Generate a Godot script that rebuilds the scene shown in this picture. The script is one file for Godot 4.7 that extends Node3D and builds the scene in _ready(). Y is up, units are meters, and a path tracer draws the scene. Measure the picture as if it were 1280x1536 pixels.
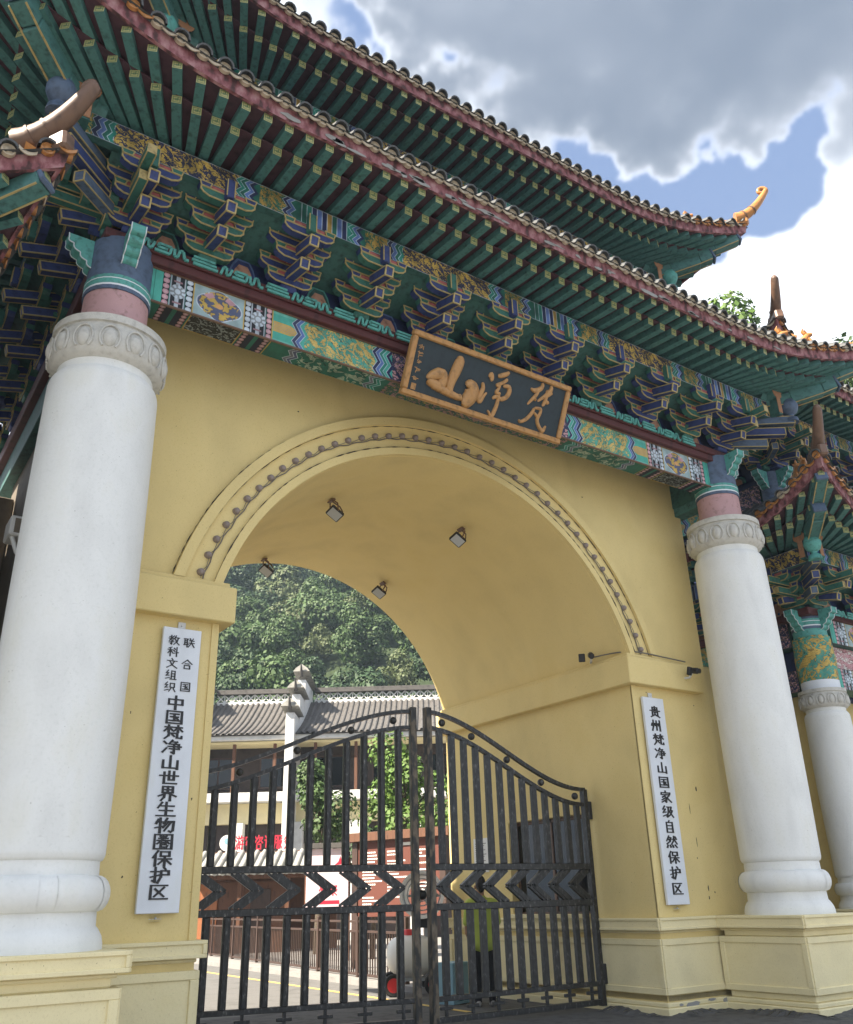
extends Node3D
# A painted ceremonial gateway with an arch, two side pavilions, iron gates and what lies behind it.
# World: x to the right along the front, y up, z towards the viewer; the front wall lies at z = 0, the arch is centred on x = 0.

var M := {}
var rng := RandomNumberGenerator.new()

class MB:
	var v := PackedVector3Array()
	var n := PackedVector3Array()
	var t := PackedVector2Array()
	var c := PackedColorArray()
	var col := Color.WHITE
	var use_col := false
	func tri(a: Vector3, b: Vector3, d: Vector3, nn: Vector3, ua := Vector2.ZERO, ub := Vector2.ZERO, ud := Vector2.ZERO) -> void:
		if (d - a).cross(b - a).dot(nn) < 0.0:
			v.append(a); v.append(d); v.append(b)
			t.append(ua); t.append(ud); t.append(ub)
		else:
			v.append(a); v.append(b); v.append(d)
			t.append(ua); t.append(ub); t.append(ud)
		n.append(nn); n.append(nn); n.append(nn)
		if use_col:
			c.append(col); c.append(col); c.append(col)
	func tri_s(a: Vector3, b: Vector3, d: Vector3, na: Vector3, nb: Vector3, nd: Vector3, ua := Vector2.ZERO, ub := Vector2.ZERO, ud := Vector2.ZERO) -> void:
		if (d - a).cross(b - a).dot(na + nb + nd) < 0.0:
			v.append(a); v.append(d); v.append(b)
			n.append(na); n.append(nd); n.append(nb)
			t.append(ua); t.append(ud); t.append(ub)
		else:
			v.append(a); v.append(b); v.append(d)
			n.append(na); n.append(nb); n.append(nd)
			t.append(ua); t.append(ub); t.append(ud)
		if use_col:
			c.append(col); c.append(col); c.append(col)
	func quad(a: Vector3, b: Vector3, d: Vector3, e: Vector3, hint: Vector3, uv := Rect2(0, 0, 1, 1)) -> void:
		var nn := (d - a).cross(e - b)
		if nn.length_squared() < 1e-16:
			return
		nn = nn.normalized()
		if nn.dot(hint) < 0.0:
			nn = -nn
		var p := uv.position
		var q := uv.end
		tri(a, b, d, nn, Vector2(p.x, q.y), Vector2(q.x, q.y), Vector2(q.x, p.y))
		tri(a, d, e, nn, Vector2(p.x, q.y), Vector2(q.x, p.y), Vector2(p.x, p.y))
	func box(mn: Vector3, mx: Vector3, ch := 0.0) -> void:
		obox(Transform3D(Basis(), (mn + mx) * 0.5), (mx - mn), ch)
	func obox(x: Transform3D, size: Vector3, ch := 0.0) -> void:
		var h := size * 0.5
		ch = minf(ch, minf(h.x, minf(h.y, h.z)) * 0.9)
		for ax in 3:
			var b := (ax + 1) % 3
			var d := (ax + 2) % 3
			for s in [-1.0, 1.0]:
				var q := []
				for k in [[-1, -1], [1, -1], [1, 1], [-1, 1]]:
					var p := Vector3.ZERO
					p[ax] = s * h[ax]
					p[b] = k[0] * (h[b] - ch)
					p[d] = k[1] * (h[d] - ch)
					q.append(x * p)
				var hn := Vector3.ZERO
				hn[ax] = s
				quad(q[0], q[1], q[2], q[3], x.basis * hn)
				if ch > 0.0:
					for s2 in [-1.0, 1.0]:
						var e := []
						for k in [-1.0, 1.0]:
							var p := Vector3.ZERO
							p[ax] = s * h[ax]
							p[b] = s2 * (h[b] - ch)
							p[d] = k * (h[d] - ch)
							var p2 := p
							p2[ax] = s * (h[ax] - ch)
							p2[b] = s2 * h[b]
							e.append(x * p)
							e.append(x * p2)
						var hn2 := Vector3.ZERO
						hn2[ax] = s
						hn2[b] = s2
						quad(e[0], e[1], e[3], e[2], x.basis * hn2)
		if ch > 0.0:
			for sx in [-1.0, 1.0]:
				for sy in [-1.0, 1.0]:
					for sz in [-1.0, 1.0]:
						tri(x * Vector3(sx * h.x, sy * (h.y - ch), sz * (h.z - ch)), x * Vector3(sx * (h.x - ch), sy * h.y, sz * (h.z - ch)), x * Vector3(sx * (h.x - ch), sy * (h.y - ch), sz * h.z), (x.basis * Vector3(sx, sy, sz)).normalized())
	func bar(a: Vector3, b: Vector3, w: float, h: float, up := Vector3.UP, ch := 0.0) -> void:
		var z := (b - a)
		var l := z.length()
		if l < 1e-5:
			return
		z /= l
		if absf(z.dot(up)) > 0.98:
			up = Vector3.FORWARD if absf(z.z) < 0.9 else Vector3.RIGHT
		var xx := up.cross(z).normalized()
		var yy := z.cross(xx).normalized()
		obox(Transform3D(Basis(xx, yy, z), (a + b) * 0.5), Vector3(w, h, l), ch)
	# polygon given in x,y (any winding), extruded from z = 0 to z = depth, placed by x
	func prism(poly: PackedVector2Array, depth: float, x := Transform3D()) -> void:
		var idx := Geometry2D.triangulate_polygon(poly)
		var nz := x.basis.z.normalized()
		for i in range(0, idx.size(), 3):
			var a := poly[idx[i]]
			var b := poly[idx[i + 1]]
			var d := poly[idx[i + 2]]
			tri(x * Vector3(a.x, a.y, depth), x * Vector3(b.x, b.y, depth), x * Vector3(d.x, d.y, depth), nz, a, b, d)
			tri(x * Vector3(a.x, a.y, 0), x * Vector3(b.x, b.y, 0), x * Vector3(d.x, d.y, 0), -nz, a, b, d)
		var area := 0.0
		for i in poly.size():
			var a := poly[i]
			var b := poly[(i + 1) % poly.size()]
			area += a.x * b.y - b.x * a.y
		for i in poly.size():
			var a := poly[i]
			var b := poly[(i + 1) % poly.size()]
			var e := (b - a)
			var hn := Vector3(e.y, -e.x, 0) * signf(area)
			quad(x * Vector3(a.x, a.y, 0), x * Vector3(b.x, b.y, 0), x * Vector3(b.x, b.y, depth), x * Vector3(a.x, a.y, depth), x.basis * hn)
	# profile: array of Vector2(radius, height); smooth round the axis, creases kept between rows
	func lathe(prof: Array, segs: int, x := Transform3D(), a0 := 0.0, a1 := TAU) -> void:
		for i in prof.size() - 1:
			var p: Vector2 = prof[i]
			var q: Vector2 = prof[i + 1]
			var e := q - p
			var nn := Vector2(e.y, -e.x).normalized()
			# blend with the neighbours when the turn is gentle
			var n0 := nn
			var n1 := nn
			if i > 0:
				var ep: Vector2 = p - prof[i - 1]
				var np := Vector2(ep.y, -ep.x).normalized()
				if np.dot(nn) > 0.6:
					n0 = (np + nn).normalized()
			if i < prof.size() - 2:
				var eq: Vector2 = prof[i + 2] - q
				var nq := Vector2(eq.y, -eq.x).normalized()
				if nq.dot(nn) > 0.6:
					n1 = (nq + nn).normalized()
			for k in segs:
				var a := a0 + (a1 - a0) * k / segs
				var b := a0 + (a1 - a0) * (k + 1) / segs
				var da := Vector3(cos(a), 0, sin(a))
				var db := Vector3(cos(b), 0, sin(b))
				var va := da * p.x + Vector3.UP * p.y
				var vb := db * p.x + Vector3.UP * p.y
				var vc := db * q.x + Vector3.UP * q.y
				var vd := da * q.x + Vector3.UP * q.y
				var na := x.basis * (da * n0.x + Vector3.UP * n0.y)
				var nb := x.basis * (db * n0.x + Vector3.UP * n0.y)
				var nc := x.basis * (db * n1.x + Vector3.UP * n1.y)
				var nd := x.basis * (da * n1.x + Vector3.UP * n1.y)
				var u0 := float(k) / segs
				var u1 := float(k + 1) / segs
				if p.x > 1e-6:
					tri_s(x * va, x * vb, x * vc, na, nb, nc, Vector2(u0, p.y), Vector2(u1, p.y), Vector2(u1, q.y))
				if q.x > 1e-6:
					tri_s(x * va, x * vc, x * vd, na, nc, nd, Vector2(u0, p.y), Vector2(u1, q.y), Vector2(u0, q.y))
	func ball(o: Vector3, r: Vector3, segs := 12, rings := 8) -> void:
		var pr := []
		for i in rings + 1:
			var a := -PI / 2 + PI * i / rings
			pr.append(Vector2(maxf(cos(a), 0.0), sin(a)))
		lathe(pr, segs, Transform3D(Basis.from_scale(r), o))
	func tube(pts: Array, rad, segs := 8, caps := true) -> void:
		var rings := []
		var nrm := Vector3.UP
		for i in pts.size():
			var d: Vector3 = (pts[mini(i + 1, pts.size() - 1)] - pts[maxi(i - 1, 0)]).normalized()
			if i == 0:
				nrm = Vector3.UP if absf(d.y) < 0.9 else Vector3.RIGHT
			var xx := nrm.cross(d).normalized()
			nrm = d.cross(xx).normalized()
			var r: float = rad[i] if rad is Array else rad
			var ring := []
			for k in segs:
				var a := TAU * k / segs
				var o: Vector3 = xx * cos(a) + nrm * sin(a)
				ring.append([pts[i] + o * r, o])
			rings.append(ring)
		for i in rings.size() - 1:
			for k in segs:
				var k2 := (k + 1) % segs
				var A = rings[i][k]
				var B = rings[i][k2]
				var C = rings[i + 1][k2]
				var D = rings[i + 1][k]
				tri_s(A[0], B[0], C[0], A[1], B[1], C[1])
				tri_s(A[0], C[0], D[0], A[1], C[1], D[1])
		if caps:
			for e in [0, rings.size() - 1]:
				var d: Vector3 = (pts[1] - pts[0]) if e == 0 else (pts[-2] - pts[-1])
				for k in range(1, segs - 1):
					tri(rings[e][0][0], rings[e][k][0], rings[e][k + 1][0], -d.normalized())
	func mesh(into: ArrayMesh = null) -> ArrayMesh:
		var m := into if into else ArrayMesh.new()
		if v.is_empty():
			return m
		var a := []
		a.resize(Mesh.ARRAY_MAX)
		a[Mesh.ARRAY_VERTEX] = v
		a[Mesh.ARRAY_NORMAL] = n
		a[Mesh.ARRAY_TEX_UV] = t
		if use_col:
			a[Mesh.ARRAY_COLOR] = c
		m.add_surface_from_arrays(Mesh.PRIMITIVE_TRIANGLES, a)
		return m

func node(parent: Node, called: String, at := Transform3D()) -> Node3D:
	var o := Node3D.new()
	o.name = called
	o.transform = at
	parent.add_child(o, true)
	return o

func put(parent: Node, called: String, shape, mat: Material, at := Transform3D()) -> MeshInstance3D:
	var o := MeshInstance3D.new()
	o.name = called
	o.mesh = shape.mesh() if shape is MB else shape
	if mat:
		if o.mesh.get_surface_count() == 1 and not o.mesh.surface_get_material(0):
			o.mesh.surface_set_material(0, mat)
		else:
			o.material_override = mat
	o.transform = at
	parent.add_child(o, true)
	return o

func tag(o: Node, label: String, category := "", group := "", kind := "") -> Node:
	if label:
		o.set_meta("label", label)
	if category:
		o.set_meta("category", category)
	if group:
		o.set_meta("group", group)
	if kind:
		o.set_meta("kind", kind)
	return o

func at(x: float, y: float, z: float, turn := 0.0) -> Transform3D:
	return Transform3D(Basis(Vector3.UP, turn), Vector3(x, y, z))

# ---------------------------------------------------------------- materials
func lin(r: float, g: float, b: float) -> Color:
	return Color(r, g, b).linear_to_srgb()

func noise(freq: float, octaves := 4, sd := 1, type := FastNoiseLite.TYPE_SIMPLEX_SMOOTH) -> FastNoiseLite:
	var f := FastNoiseLite.new()
	f.noise_type = type
	f.frequency = freq
	f.fractal_octaves = octaves
	f.seed = sd
	return f

func ntex(freq: float, stops: Array, size := 512, octaves := 4, sd := 1) -> NoiseTexture2D:
	var g := Gradient.new()
	var off := PackedFloat32Array()
	var cs := PackedColorArray()
	for s in stops:
		off.append(s[0])
		cs.append(s[1])
	g.offsets = off
	g.colors = cs
	var t := NoiseTexture2D.new()
	t.width = size
	t.height = size
	t.seamless = true
	t.noise = noise(freq, octaves, sd)
	t.color_ramp = g
	return t

func mat(called: String, c: Color, rough := 0.7, metal := 0.0) -> StandardMaterial3D:
	var m := StandardMaterial3D.new()
	m.resource_name = called
	m.albedo_color = c
	m.roughness = rough
	m.metallic = metal
	M[called] = m
	return m

# paint with a mottled tone (tex multiplies the colour) and a fine relief
func paint(called: String, c: Color, tex: Texture2D, scale: Vector3, rough := 0.7, bump: Texture2D = null, depth := 0.0, metal := 0.0) -> StandardMaterial3D:
	var m := mat(called, c, rough, metal)
	m.albedo_texture = tex
	m.uv1_triplanar = true
	m.uv1_world_triplanar = true
	m.uv1_scale = scale
	m.uv1_triplanar_sharpness = 4.0
	if bump:
		m.heightmap_enabled = true
		m.heightmap_texture = bump
		m.heightmap_scale = depth
	return m

func layer(m: StandardMaterial3D, tex: Texture2D, scale: Vector3) -> void:
	m.detail_enabled = true
	m.detail_blend_mode = BaseMaterial3D.BLEND_MODE_MUL
	m.detail_albedo = tex
	m.detail_uv_layer = BaseMaterial3D.DETAIL_UV_2
	m.uv2_triplanar = true
	m.uv2_world_triplanar = true
	m.uv2_scale = scale

func g8(x: float) -> Color:
	return Color(x, x, x)

func make_materials() -> void:
	var soft := ntex(0.006, [[0.0, g8(0.945)], [0.35, g8(0.98)], [0.6, g8(1.0)], [1.0, Color(0.985, 0.98, 0.96)]], 512, 5, 3)
	var blotch := ntex(0.012, [[0.0, g8(0.74)], [0.16, g8(0.9)], [0.4, g8(0.97)], [0.6, g8(1.0)], [1.0, g8(0.94)]], 512, 5, 7)
	var worn := ntex(0.009, [[0.0, g8(0.66)], [0.2, g8(0.84)], [0.38, g8(0.95)], [0.55, g8(1.0)], [0.8, g8(0.97)], [1.0, Color(0.93, 0.92, 0.9)]], 512, 5, 11)
	var grain := ntex(0.09, [[0.0, g8(0.0)], [1.0, g8(1.0)]], 512, 3, 5)
	var streak := ntex(0.012, [[0.0, Color(0.30, 0.27, 0.27)], [0.3, Color(0.50, 0.40, 0.41)], [0.42, Color(0.70, 0.53, 0.56)], [0.56, Color(0.78, 0.62, 0.65)], [0.66, Color(0.86, 0.76, 0.78)], [1.0, Color(1.0, 0.98, 0.98)]], 512, 5, 21)
	M.t_soft = soft
	M.t_blotch = blotch
	M.t_worn = worn
	M.t_grain = grain
	paint("wall_plaster", lin(0.755, 0.605, 0.275), soft, Vector3(0.22, 0.16, 0.22), 0.82, grain, 0.12)
	paint("trim_plaster", lin(0.83, 0.73, 0.44), soft, Vector3(0.3, 0.3, 0.3), 0.75, grain, 0.1)
	paint("column_white", lin(0.78, 0.79, 0.775), soft, Vector3(0.5, 0.22, 0.5), 0.6, grain, 0.1)
	paint("carved_white", lin(0.58, 0.57, 0.53), blotch, Vector3(1.0, 1.0, 1.0), 0.75, grain, 0.2)
	paint("pink_paint", lin(0.52, 0.315, 0.325), soft, Vector3(0.6, 0.6, 0.6), 0.6)
	paint("rafter_green", lin(0.066, 0.190, 0.182), worn, Vector3(1.7, 1.7, 1.7), 0.6)
	paint("deep_green", lin(0.038, 0.125, 0.112), worn, Vector3(1.3, 1.3, 1.3), 0.6)
	paint("arm_green", lin(0.038, 0.155, 0.122), worn, Vector3(1.6, 1.6, 1.6), 0.6)
	paint("arm_blue", lin(0.032, 0.052, 0.18), worn, Vector3(1.6, 1.6, 1.6), 0.6)
	paint("steel_blue", lin(0.09, 0.135, 0.22), worn, Vector3(1.3, 1.3, 1.3), 0.6)
	paint("panel_blue", lin(0.022, 0.036, 0.13), worn, Vector3(1.3, 1.3, 1.3), 0.65)
	paint("teal", lin(0.10, 0.365, 0.33), worn, Vector3(1.5, 1.5, 1.5), 0.6)
	paint("soffit_maroon", lin(0.075, 0.03, 0.042), worn, Vector3(0.9, 0.9, 0.9), 0.7)
	paint("dark_red", lin(0.085, 0.018, 0.018), worn, Vector3(1.0, 1.0, 1.0), 0.6)
	paint("pad_red", lin(0.44, 0.125, 0.12), worn, Vector3(1.6, 1.6, 1.6), 0.65)
	paint("flame_orange", lin(0.52, 0.28, 0.19), worn, Vector3(1.3, 1.3, 1.3), 0.7)
	paint("line_blue", lin(0.10, 0.17, 0.36), worn, Vector3(1.3, 1.3, 1.3), 0.65)
	paint("gilt_edge", lin(0.44, 0.345, 0.145), worn, Vector3(2.0, 2.0, 2.0), 0.5)
	paint("fascia_red", lin(0.43, 0.27, 0.275), streak, Vector3(0.9, 0.55, 0.9), 0.75)
	paint("end_grain", lin(0.40, 0.20, 0.105), blotch, Vector3(2.0, 2.0, 2.0), 0.7)
	paint("slate_tile", lin(0.075, 0.08, 0.085), worn, Vector3(1.2, 1.2, 1.2), 0.55, grain, 0.2)
	paint("cream_tile", lin(0.50, 0.42, 0.31), worn, Vector3(1.6, 1.6, 1.6), 0.5)
	paint("glazed_orange", lin(0.48, 0.215, 0.065), worn, Vector3(1.6, 1.6, 1.6), 0.3)
	paint("horn_brown", lin(0.16, 0.09, 0.058), worn, Vector3(1.2, 1.2, 1.2), 0.45)
	paint("iron", lin(0.19, 0.19, 0.188), ntex(0.03, [[0.0, g8(0.34)], [0.5, g8(0.44)], [0.68, g8(0.5)], [0.78, g8(0.72)], [1.0, Color(1.0, 0.97, 0.92)]], 512, 5, 31), Vector3(1.1, 0.5, 1.1), 0.4, grain, 0.1, 0.25)
	paint("iron_stile", lin(0.20, 0.19, 0.17), ntex(0.02, [[0.0, g8(0.3)], [0.45, g8(0.45)], [0.6, Color(0.75, 0.68, 0.6)], [1.0, Color(0.95, 0.9, 0.82)]], 256, 5, 37), Vector3(1.5, 0.7, 1.5), 0.5, null, 0.0, 0.25)
	var speck := ntex(0.055, [[0.0, Color(0.34, 0.3, 0.24)], [0.085, Color(0.55, 0.5, 0.42)], [0.12, g8(1.0)], [0.62, g8(1.0)], [0.85, Color(0.97, 0.965, 0.95)], [1.0, Color(0.93, 0.92, 0.89)]], 1024, 5, 83)
	var run_ := ntex(0.010, [[0.0, Color(0.72, 0.72, 0.70)], [0.25, Color(0.9, 0.9, 0.89)], [0.4, g8(1.0)], [1.0, g8(1.0)]], 512, 5, 87)
	var pit := ntex(0.05, [[0.0, Color(0.42, 0.41, 0.39)], [0.06, Color(0.66, 0.65, 0.62)], [0.085, g8(1.0)], [0.6, g8(1.0)], [1.0, Color(0.955, 0.96, 0.955)]], 1024, 3, 97)
	for k in ["wall_plaster", "trim_plaster", "carved_white"]:
		layer(M[k], speck, Vector3(0.55, 0.42, 0.55))
	layer(M.column_white, pit, Vector3(0.42, 0.36, 0.42))
	for k in ["rafter_green", "deep_green", "teal", "steel_blue", "pink_paint"]:
		layer(M[k], run_, Vector3(1.6, 1.1, 1.6))
	mat("iron_worn", lin(0.16, 0.14, 0.115), 0.6, 0.2)
	mat("black_plastic", lin(0.014, 0.014, 0.016), 0.45)
	mat("white_plastic", lin(0.62, 0.63, 0.63), 0.45)
	mat("cable_grey", lin(0.15, 0.135, 0.115), 0.6)
	mat("lamp_dome", lin(0.27, 0.22, 0.20), 0.45)
	mat("lamp_glass", lin(0.50, 0.52, 0.54), 0.25)
	mat("ink_black", lin(0.010, 0.010, 0.012), 0.5)
	paint("board_white", lin(0.74, 0.78, 0.84), soft, Vector3(0.6, 0.3, 0.6), 0.5)
	paint("plaque_navy", lin(0.020, 0.034, 0.044), blotch, Vector3(1.0, 1.0, 1.0), 0.7)
	paint("plaque_gold", lin(0.46, 0.245, 0.085), worn, Vector3(1.6, 1.6, 1.6), 0.45)
	paint("asphalt", lin(0.085, 0.085, 0.086), ntex(0.02, [[0.0, g8(0.7)], [0.5, g8(1.0)], [1.0, g8(1.2)]], 512, 6, 41), Vector3(0.35, 0.35, 0.35), 0.9, grain, 0.5)
	paint("concrete", lin(0.26, 0.25, 0.24), blotch, Vector3(0.2, 0.2, 0.2), 0.9, grain, 0.3)
	paint("bounce_paving", lin(0.17, 0.168, 0.162), blotch, Vector3(0.2, 0.2, 0.2), 0.9)
	mat("grime", lin(0.055, 0.046, 0.034), 0.9)
	mat("bare_cement", lin(0.30, 0.30, 0.29), 0.9)
	mat("road_yellow", lin(0.62, 0.44, 0.12), 0.8)
	mat("window_glass", lin(0.01, 0.012, 0.014), 0.08)
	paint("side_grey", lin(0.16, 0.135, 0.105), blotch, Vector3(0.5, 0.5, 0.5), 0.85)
	M.white_line = mat("white_line", lin(0.62, 0.68, 0.72), 0.6)

# ---------------------------------------------------------------- painted ornament (flat print on the timbers)
const TEAL := Color(0.30, 0.68, 0.62)
const TEAL2 := Color(0.16, 0.52, 0.47)
const NAVY := Color(0.13, 0.17, 0.34)
const MIDBLUE := Color(0.36, 0.47, 0.72)
const PALE := Color(0.78, 0.83, 0.88)
const GOLD := Color(0.80, 0.68, 0.34)
const GOLD2 := Color(0.70, 0.57, 0.28)
const GREEN := Color(0.12, 0.40, 0.35)
const ROSE := Color(0.80, 0.62, 0.66)
const BLACK := Color(0.08, 0.09, 0.11)

# coiling scrolls: a winding body with cloud curls round it
func scrolls(im: Image, r: Rect2i, ground: Color, ink: Color, ink2: Color, sd: int, px: float, body := 0.24) -> void:
	var a := noise(3.2 / px, 2, sd)
	var b := noise(6.5 / px, 2, sd + 9)
	var e := noise(2.0 / px, 1, sd + 17)
	var h := float(r.size.y)
	for y in r.size.y:
		for x in r.size.x:
			var fx := float(x)
			var fy := float(y)
			var w := a.get_noise_2d(fx, fy) * 0.30 * px
			var n1 := a.get_noise_2d(fx + w, fy * 1.15 + w)
			var n2 := b.get_noise_2d(fx + 50.0 + w * 0.6, fy)
			var mid := h * (0.5 + 0.26 * sin(fx / h * 3.3 + sd) + 0.12 * e.get_noise_2d(fx, 0.0))
			var d := absf(fy - mid) / h
			var c := ground
			if absf(n2) < 0.05:
				c = ink2
			var f := n1 + (0.12 if d < body else -0.04)
			if f > 0.03:
				c = ink if absf(n2) > 0.07 else ink2.darkened(0.2)
			elif f > -0.05:
				c = ground.darkened(0.35)
			im.set_pixel(r.position.x + x, r.position.y + y, c)

func zigzag(im: Image, x0: int, cols: Array, w: float, amp: float) -> void:
	var h := im.get_height()
	var tot := cols.size() * w
	for y in h:
		var f := float(y) / h
		var off := 0.0
		# three straight strokes, like a folded ribbon
		if f < 0.22:
			off = amp * (1.0 - f / 0.22 * 1.0)
		elif f < 0.5:
			off = amp * (f - 0.22) / 0.28
		elif f < 0.78:
			off = amp * (1.0 - (f - 0.5) / 0.28)
		else:
			off = amp * (f - 0.78) / 0.22
		for x in int(tot):
			var i := int(x / w)
			var fr := x / w - i
			var c: Color = cols[i]
			if fr < 0.14:
				c = PALE
			var px := x0 + x + int(off)
			if px >= 0 and px < im.get_width():
				im.set_pixel(px, y, c)

func pearls(im: Image, x0: int, w: int, c: Color) -> void:
	var h := im.get_height()
	im.fill_rect(Rect2i(x0, 0, w, h), BLACK)
	var k := maxi(1, int(round(float(h) / w)))
	for y in h:
		for x in w:
			var cy := (floorf(float(y) / h * k) + 0.5) * h / k
			var d := Vector2((x + 0.5 - w * 0.5) / (w * 0.46), (y + 0.5 - cy) / (h * 0.46 / k)).length()
			if d < 1.0:
				im.set_pixel(x0 + x, y, c.lightened(0.25) if d < 0.5 else c)

func post(im: Image, x0: int, w: int) -> void:
	var h := im.get_height()
	im.fill_rect(Rect2i(x0, 0, w, h), BLACK)
	for s in [[0.0, 0.1], [0.36, 0.64], [0.9, 1.0]]:
		im.fill_rect(Rect2i(x0 + int(w * s[0]), 0, maxi(1, int(w * (s[1] - s[0]))), h), PALE.darkened(0.12))
	for y in h:
		for x in w:
			var d := Vector2(x + 0.5 - w * 0.5, (y + 0.5 - h * 0.48) * 0.95).length() / (w * 0.5)
			if d < 1.0:
				var an := atan2(y - h * 0.48, x - w * 0.5)
				im.set_pixel(x0 + x, y, PALE if (sin(an * 8.0) > -0.2 and d > 0.55) or d < 0.35 else Color(0.55, 0.58, 0.6))
	for yy in [0.16, 0.80]:
		im.fill_rect(Rect2i(x0 + int(w * 0.22), int(h * yy), int(w * 0.56), maxi(2, int(h * 0.06))), ROSE.darkened(0.25))

func outline(im: Image, r: Rect2i, w: int, c: Color) -> void:
	im.fill_rect(Rect2i(r.position.x, r.position.y, r.size.x, w), c)
	im.fill_rect(Rect2i(r.position.x, r.end.y - w, r.size.x, w), c)
	im.fill_rect(Rect2i(r.position.x, r.position.y, w, r.size.y), c)
	im.fill_rect(Rect2i(r.end.x - w, r.position.y, w, r.size.y), c)

func weather(im: Image, sd: int, k := 0.18) -> void:
	var a := noise(0.02, 4, sd)
	for y in im.get_height():
		for x in im.get_width():
			var f := 1.0 - k * clampf(a.get_noise_2d(x, y * 0.6) + 0.35, 0.0, 1.0)
			var c := im.get_pixel(x, y)
			im.set_pixel(x, y, Color(c.r * f, c.g * f, c.b * f))

# one half of the great beam, from the column (left) to the middle; p pixels per metre
func beam_front() -> ImageTexture:
	var p := 190.0
	var im := Image.create(int(5.2 * p), 94, false, Image.FORMAT_RGB8)
	var h := im.get_height()
	im.fill(TEAL)
	var X := func(m: float) -> int: return int(m * p)
	im.fill_rect(Rect2i(X.call(0.06), 0, 2, h), TEAL2)
	pearls(im, X.call(0.165), X.call(0.09), ROSE)
	post(im, X.call(0.26), X.call(0.205))
	pearls(im, X.call(0.465), X.call(0.09), PALE)
	im.fill_rect(Rect2i(X.call(0.555), 0, X.call(0.70), h), Color(0.62, 0.72, 0.74))
	outline(im, Rect2i(X.call(0.555), 0, X.call(0.70), h), 3, GOLD)
	# square panel: a coiled gilt creature in a lobed blue field
	var cx := 0.905 * p
	var curl := noise(0.045, 2, 19)
	for y in h:
		for x in range(X.call(0.575), X.call(1.235)):
			var an := atan2(y - h * 0.5, x - cx)
			var rr := Vector2((x - cx) / (0.33 * p), (y - h * 0.5) / (h * 0.5)).length()
			var lob := 0.88 + 0.07 * cos(an * 4.0)
			if rr < lob:
				var q := NAVY.lightened(0.25)
				if rr > lob - 0.06:
					q = PALE
				var q1 := curl.get_noise_2d(x + 14.0 * curl.get_noise_2d(y, x), y)
				if q1 > -0.02 and rr < 0.82:
					q = GOLD if q1 > 0.05 else GOLD2.darkened(0.35)
				if rr < 0.16:
					q = Color(0.86, 0.66, 0.42)
				if absf(an + 0.75) < 0.3 and rr > 0.5 and rr < 0.78 or absf(an + 2.4) < 0.3 and rr > 0.5 and rr < 0.78:
					q = ROSE
				im.set_pixel(x, y, q)
	pearls(im, X.call(1.255), X.call(0.085), PALE)
	post(im, X.call(1.34), X.call(0.215))
	pearls(im, X.call(1.555), X.call(0.085), ROSE)
	# teal end with a lozenge
	im.fill_rect(Rect2i(X.call(1.64), 0, 3, h), GOLD)
	for y in h:
		for x in range(X.call(1.66), X.call(2.1)):
			var d := absf(float(y) / h - 0.5)
			var lim := 0.34 - maxf(0.0, d - 0.08) * 1.1
			var xm := float(x) / p - 1.66
			if d < 0.16 and xm < lim:
				im.set_pixel(x, y, GOLD if d > 0.135 or xm > lim - 0.02 or (int(x / 4.0) + int(y / 4.0)) % 2 == 0 else Color(0.72, 0.62, 0.5))
			elif d > 0.4:
				im.set_pixel(x, y, TEAL.lightened(0.2))
	scrolls(im, Rect2i(X.call(2.12), 0, X.call(1.12), h), TEAL.darkened(0.06), GOLD.lightened(0.12), GOLD.darkened(0.05), 5, 84.0, 0.2)
	zigzag(im, X.call(1.93), [NAVY.lightened(0.12), MIDBLUE, TEAL], 11.0, 16.0)
	zigzag(im, X.call(3.18), [NAVY, MIDBLUE, TEAL2, TEAL, NAVY], 11.0, 16.0)
	scrolls(im, Rect2i(X.call(3.52), 0, im.get_width() - X.call(3.52), h), NAVY.lightened(0.05), ROSE, GOLD2, 8, 80.0, 0.0)
	outline(im, Rect2i(0, 0, im.get_width(), h), 2, Color(0.32, 0.26, 0.22))
	weather(im, 61)
	return ImageTexture.create_from_image(im)

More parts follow.
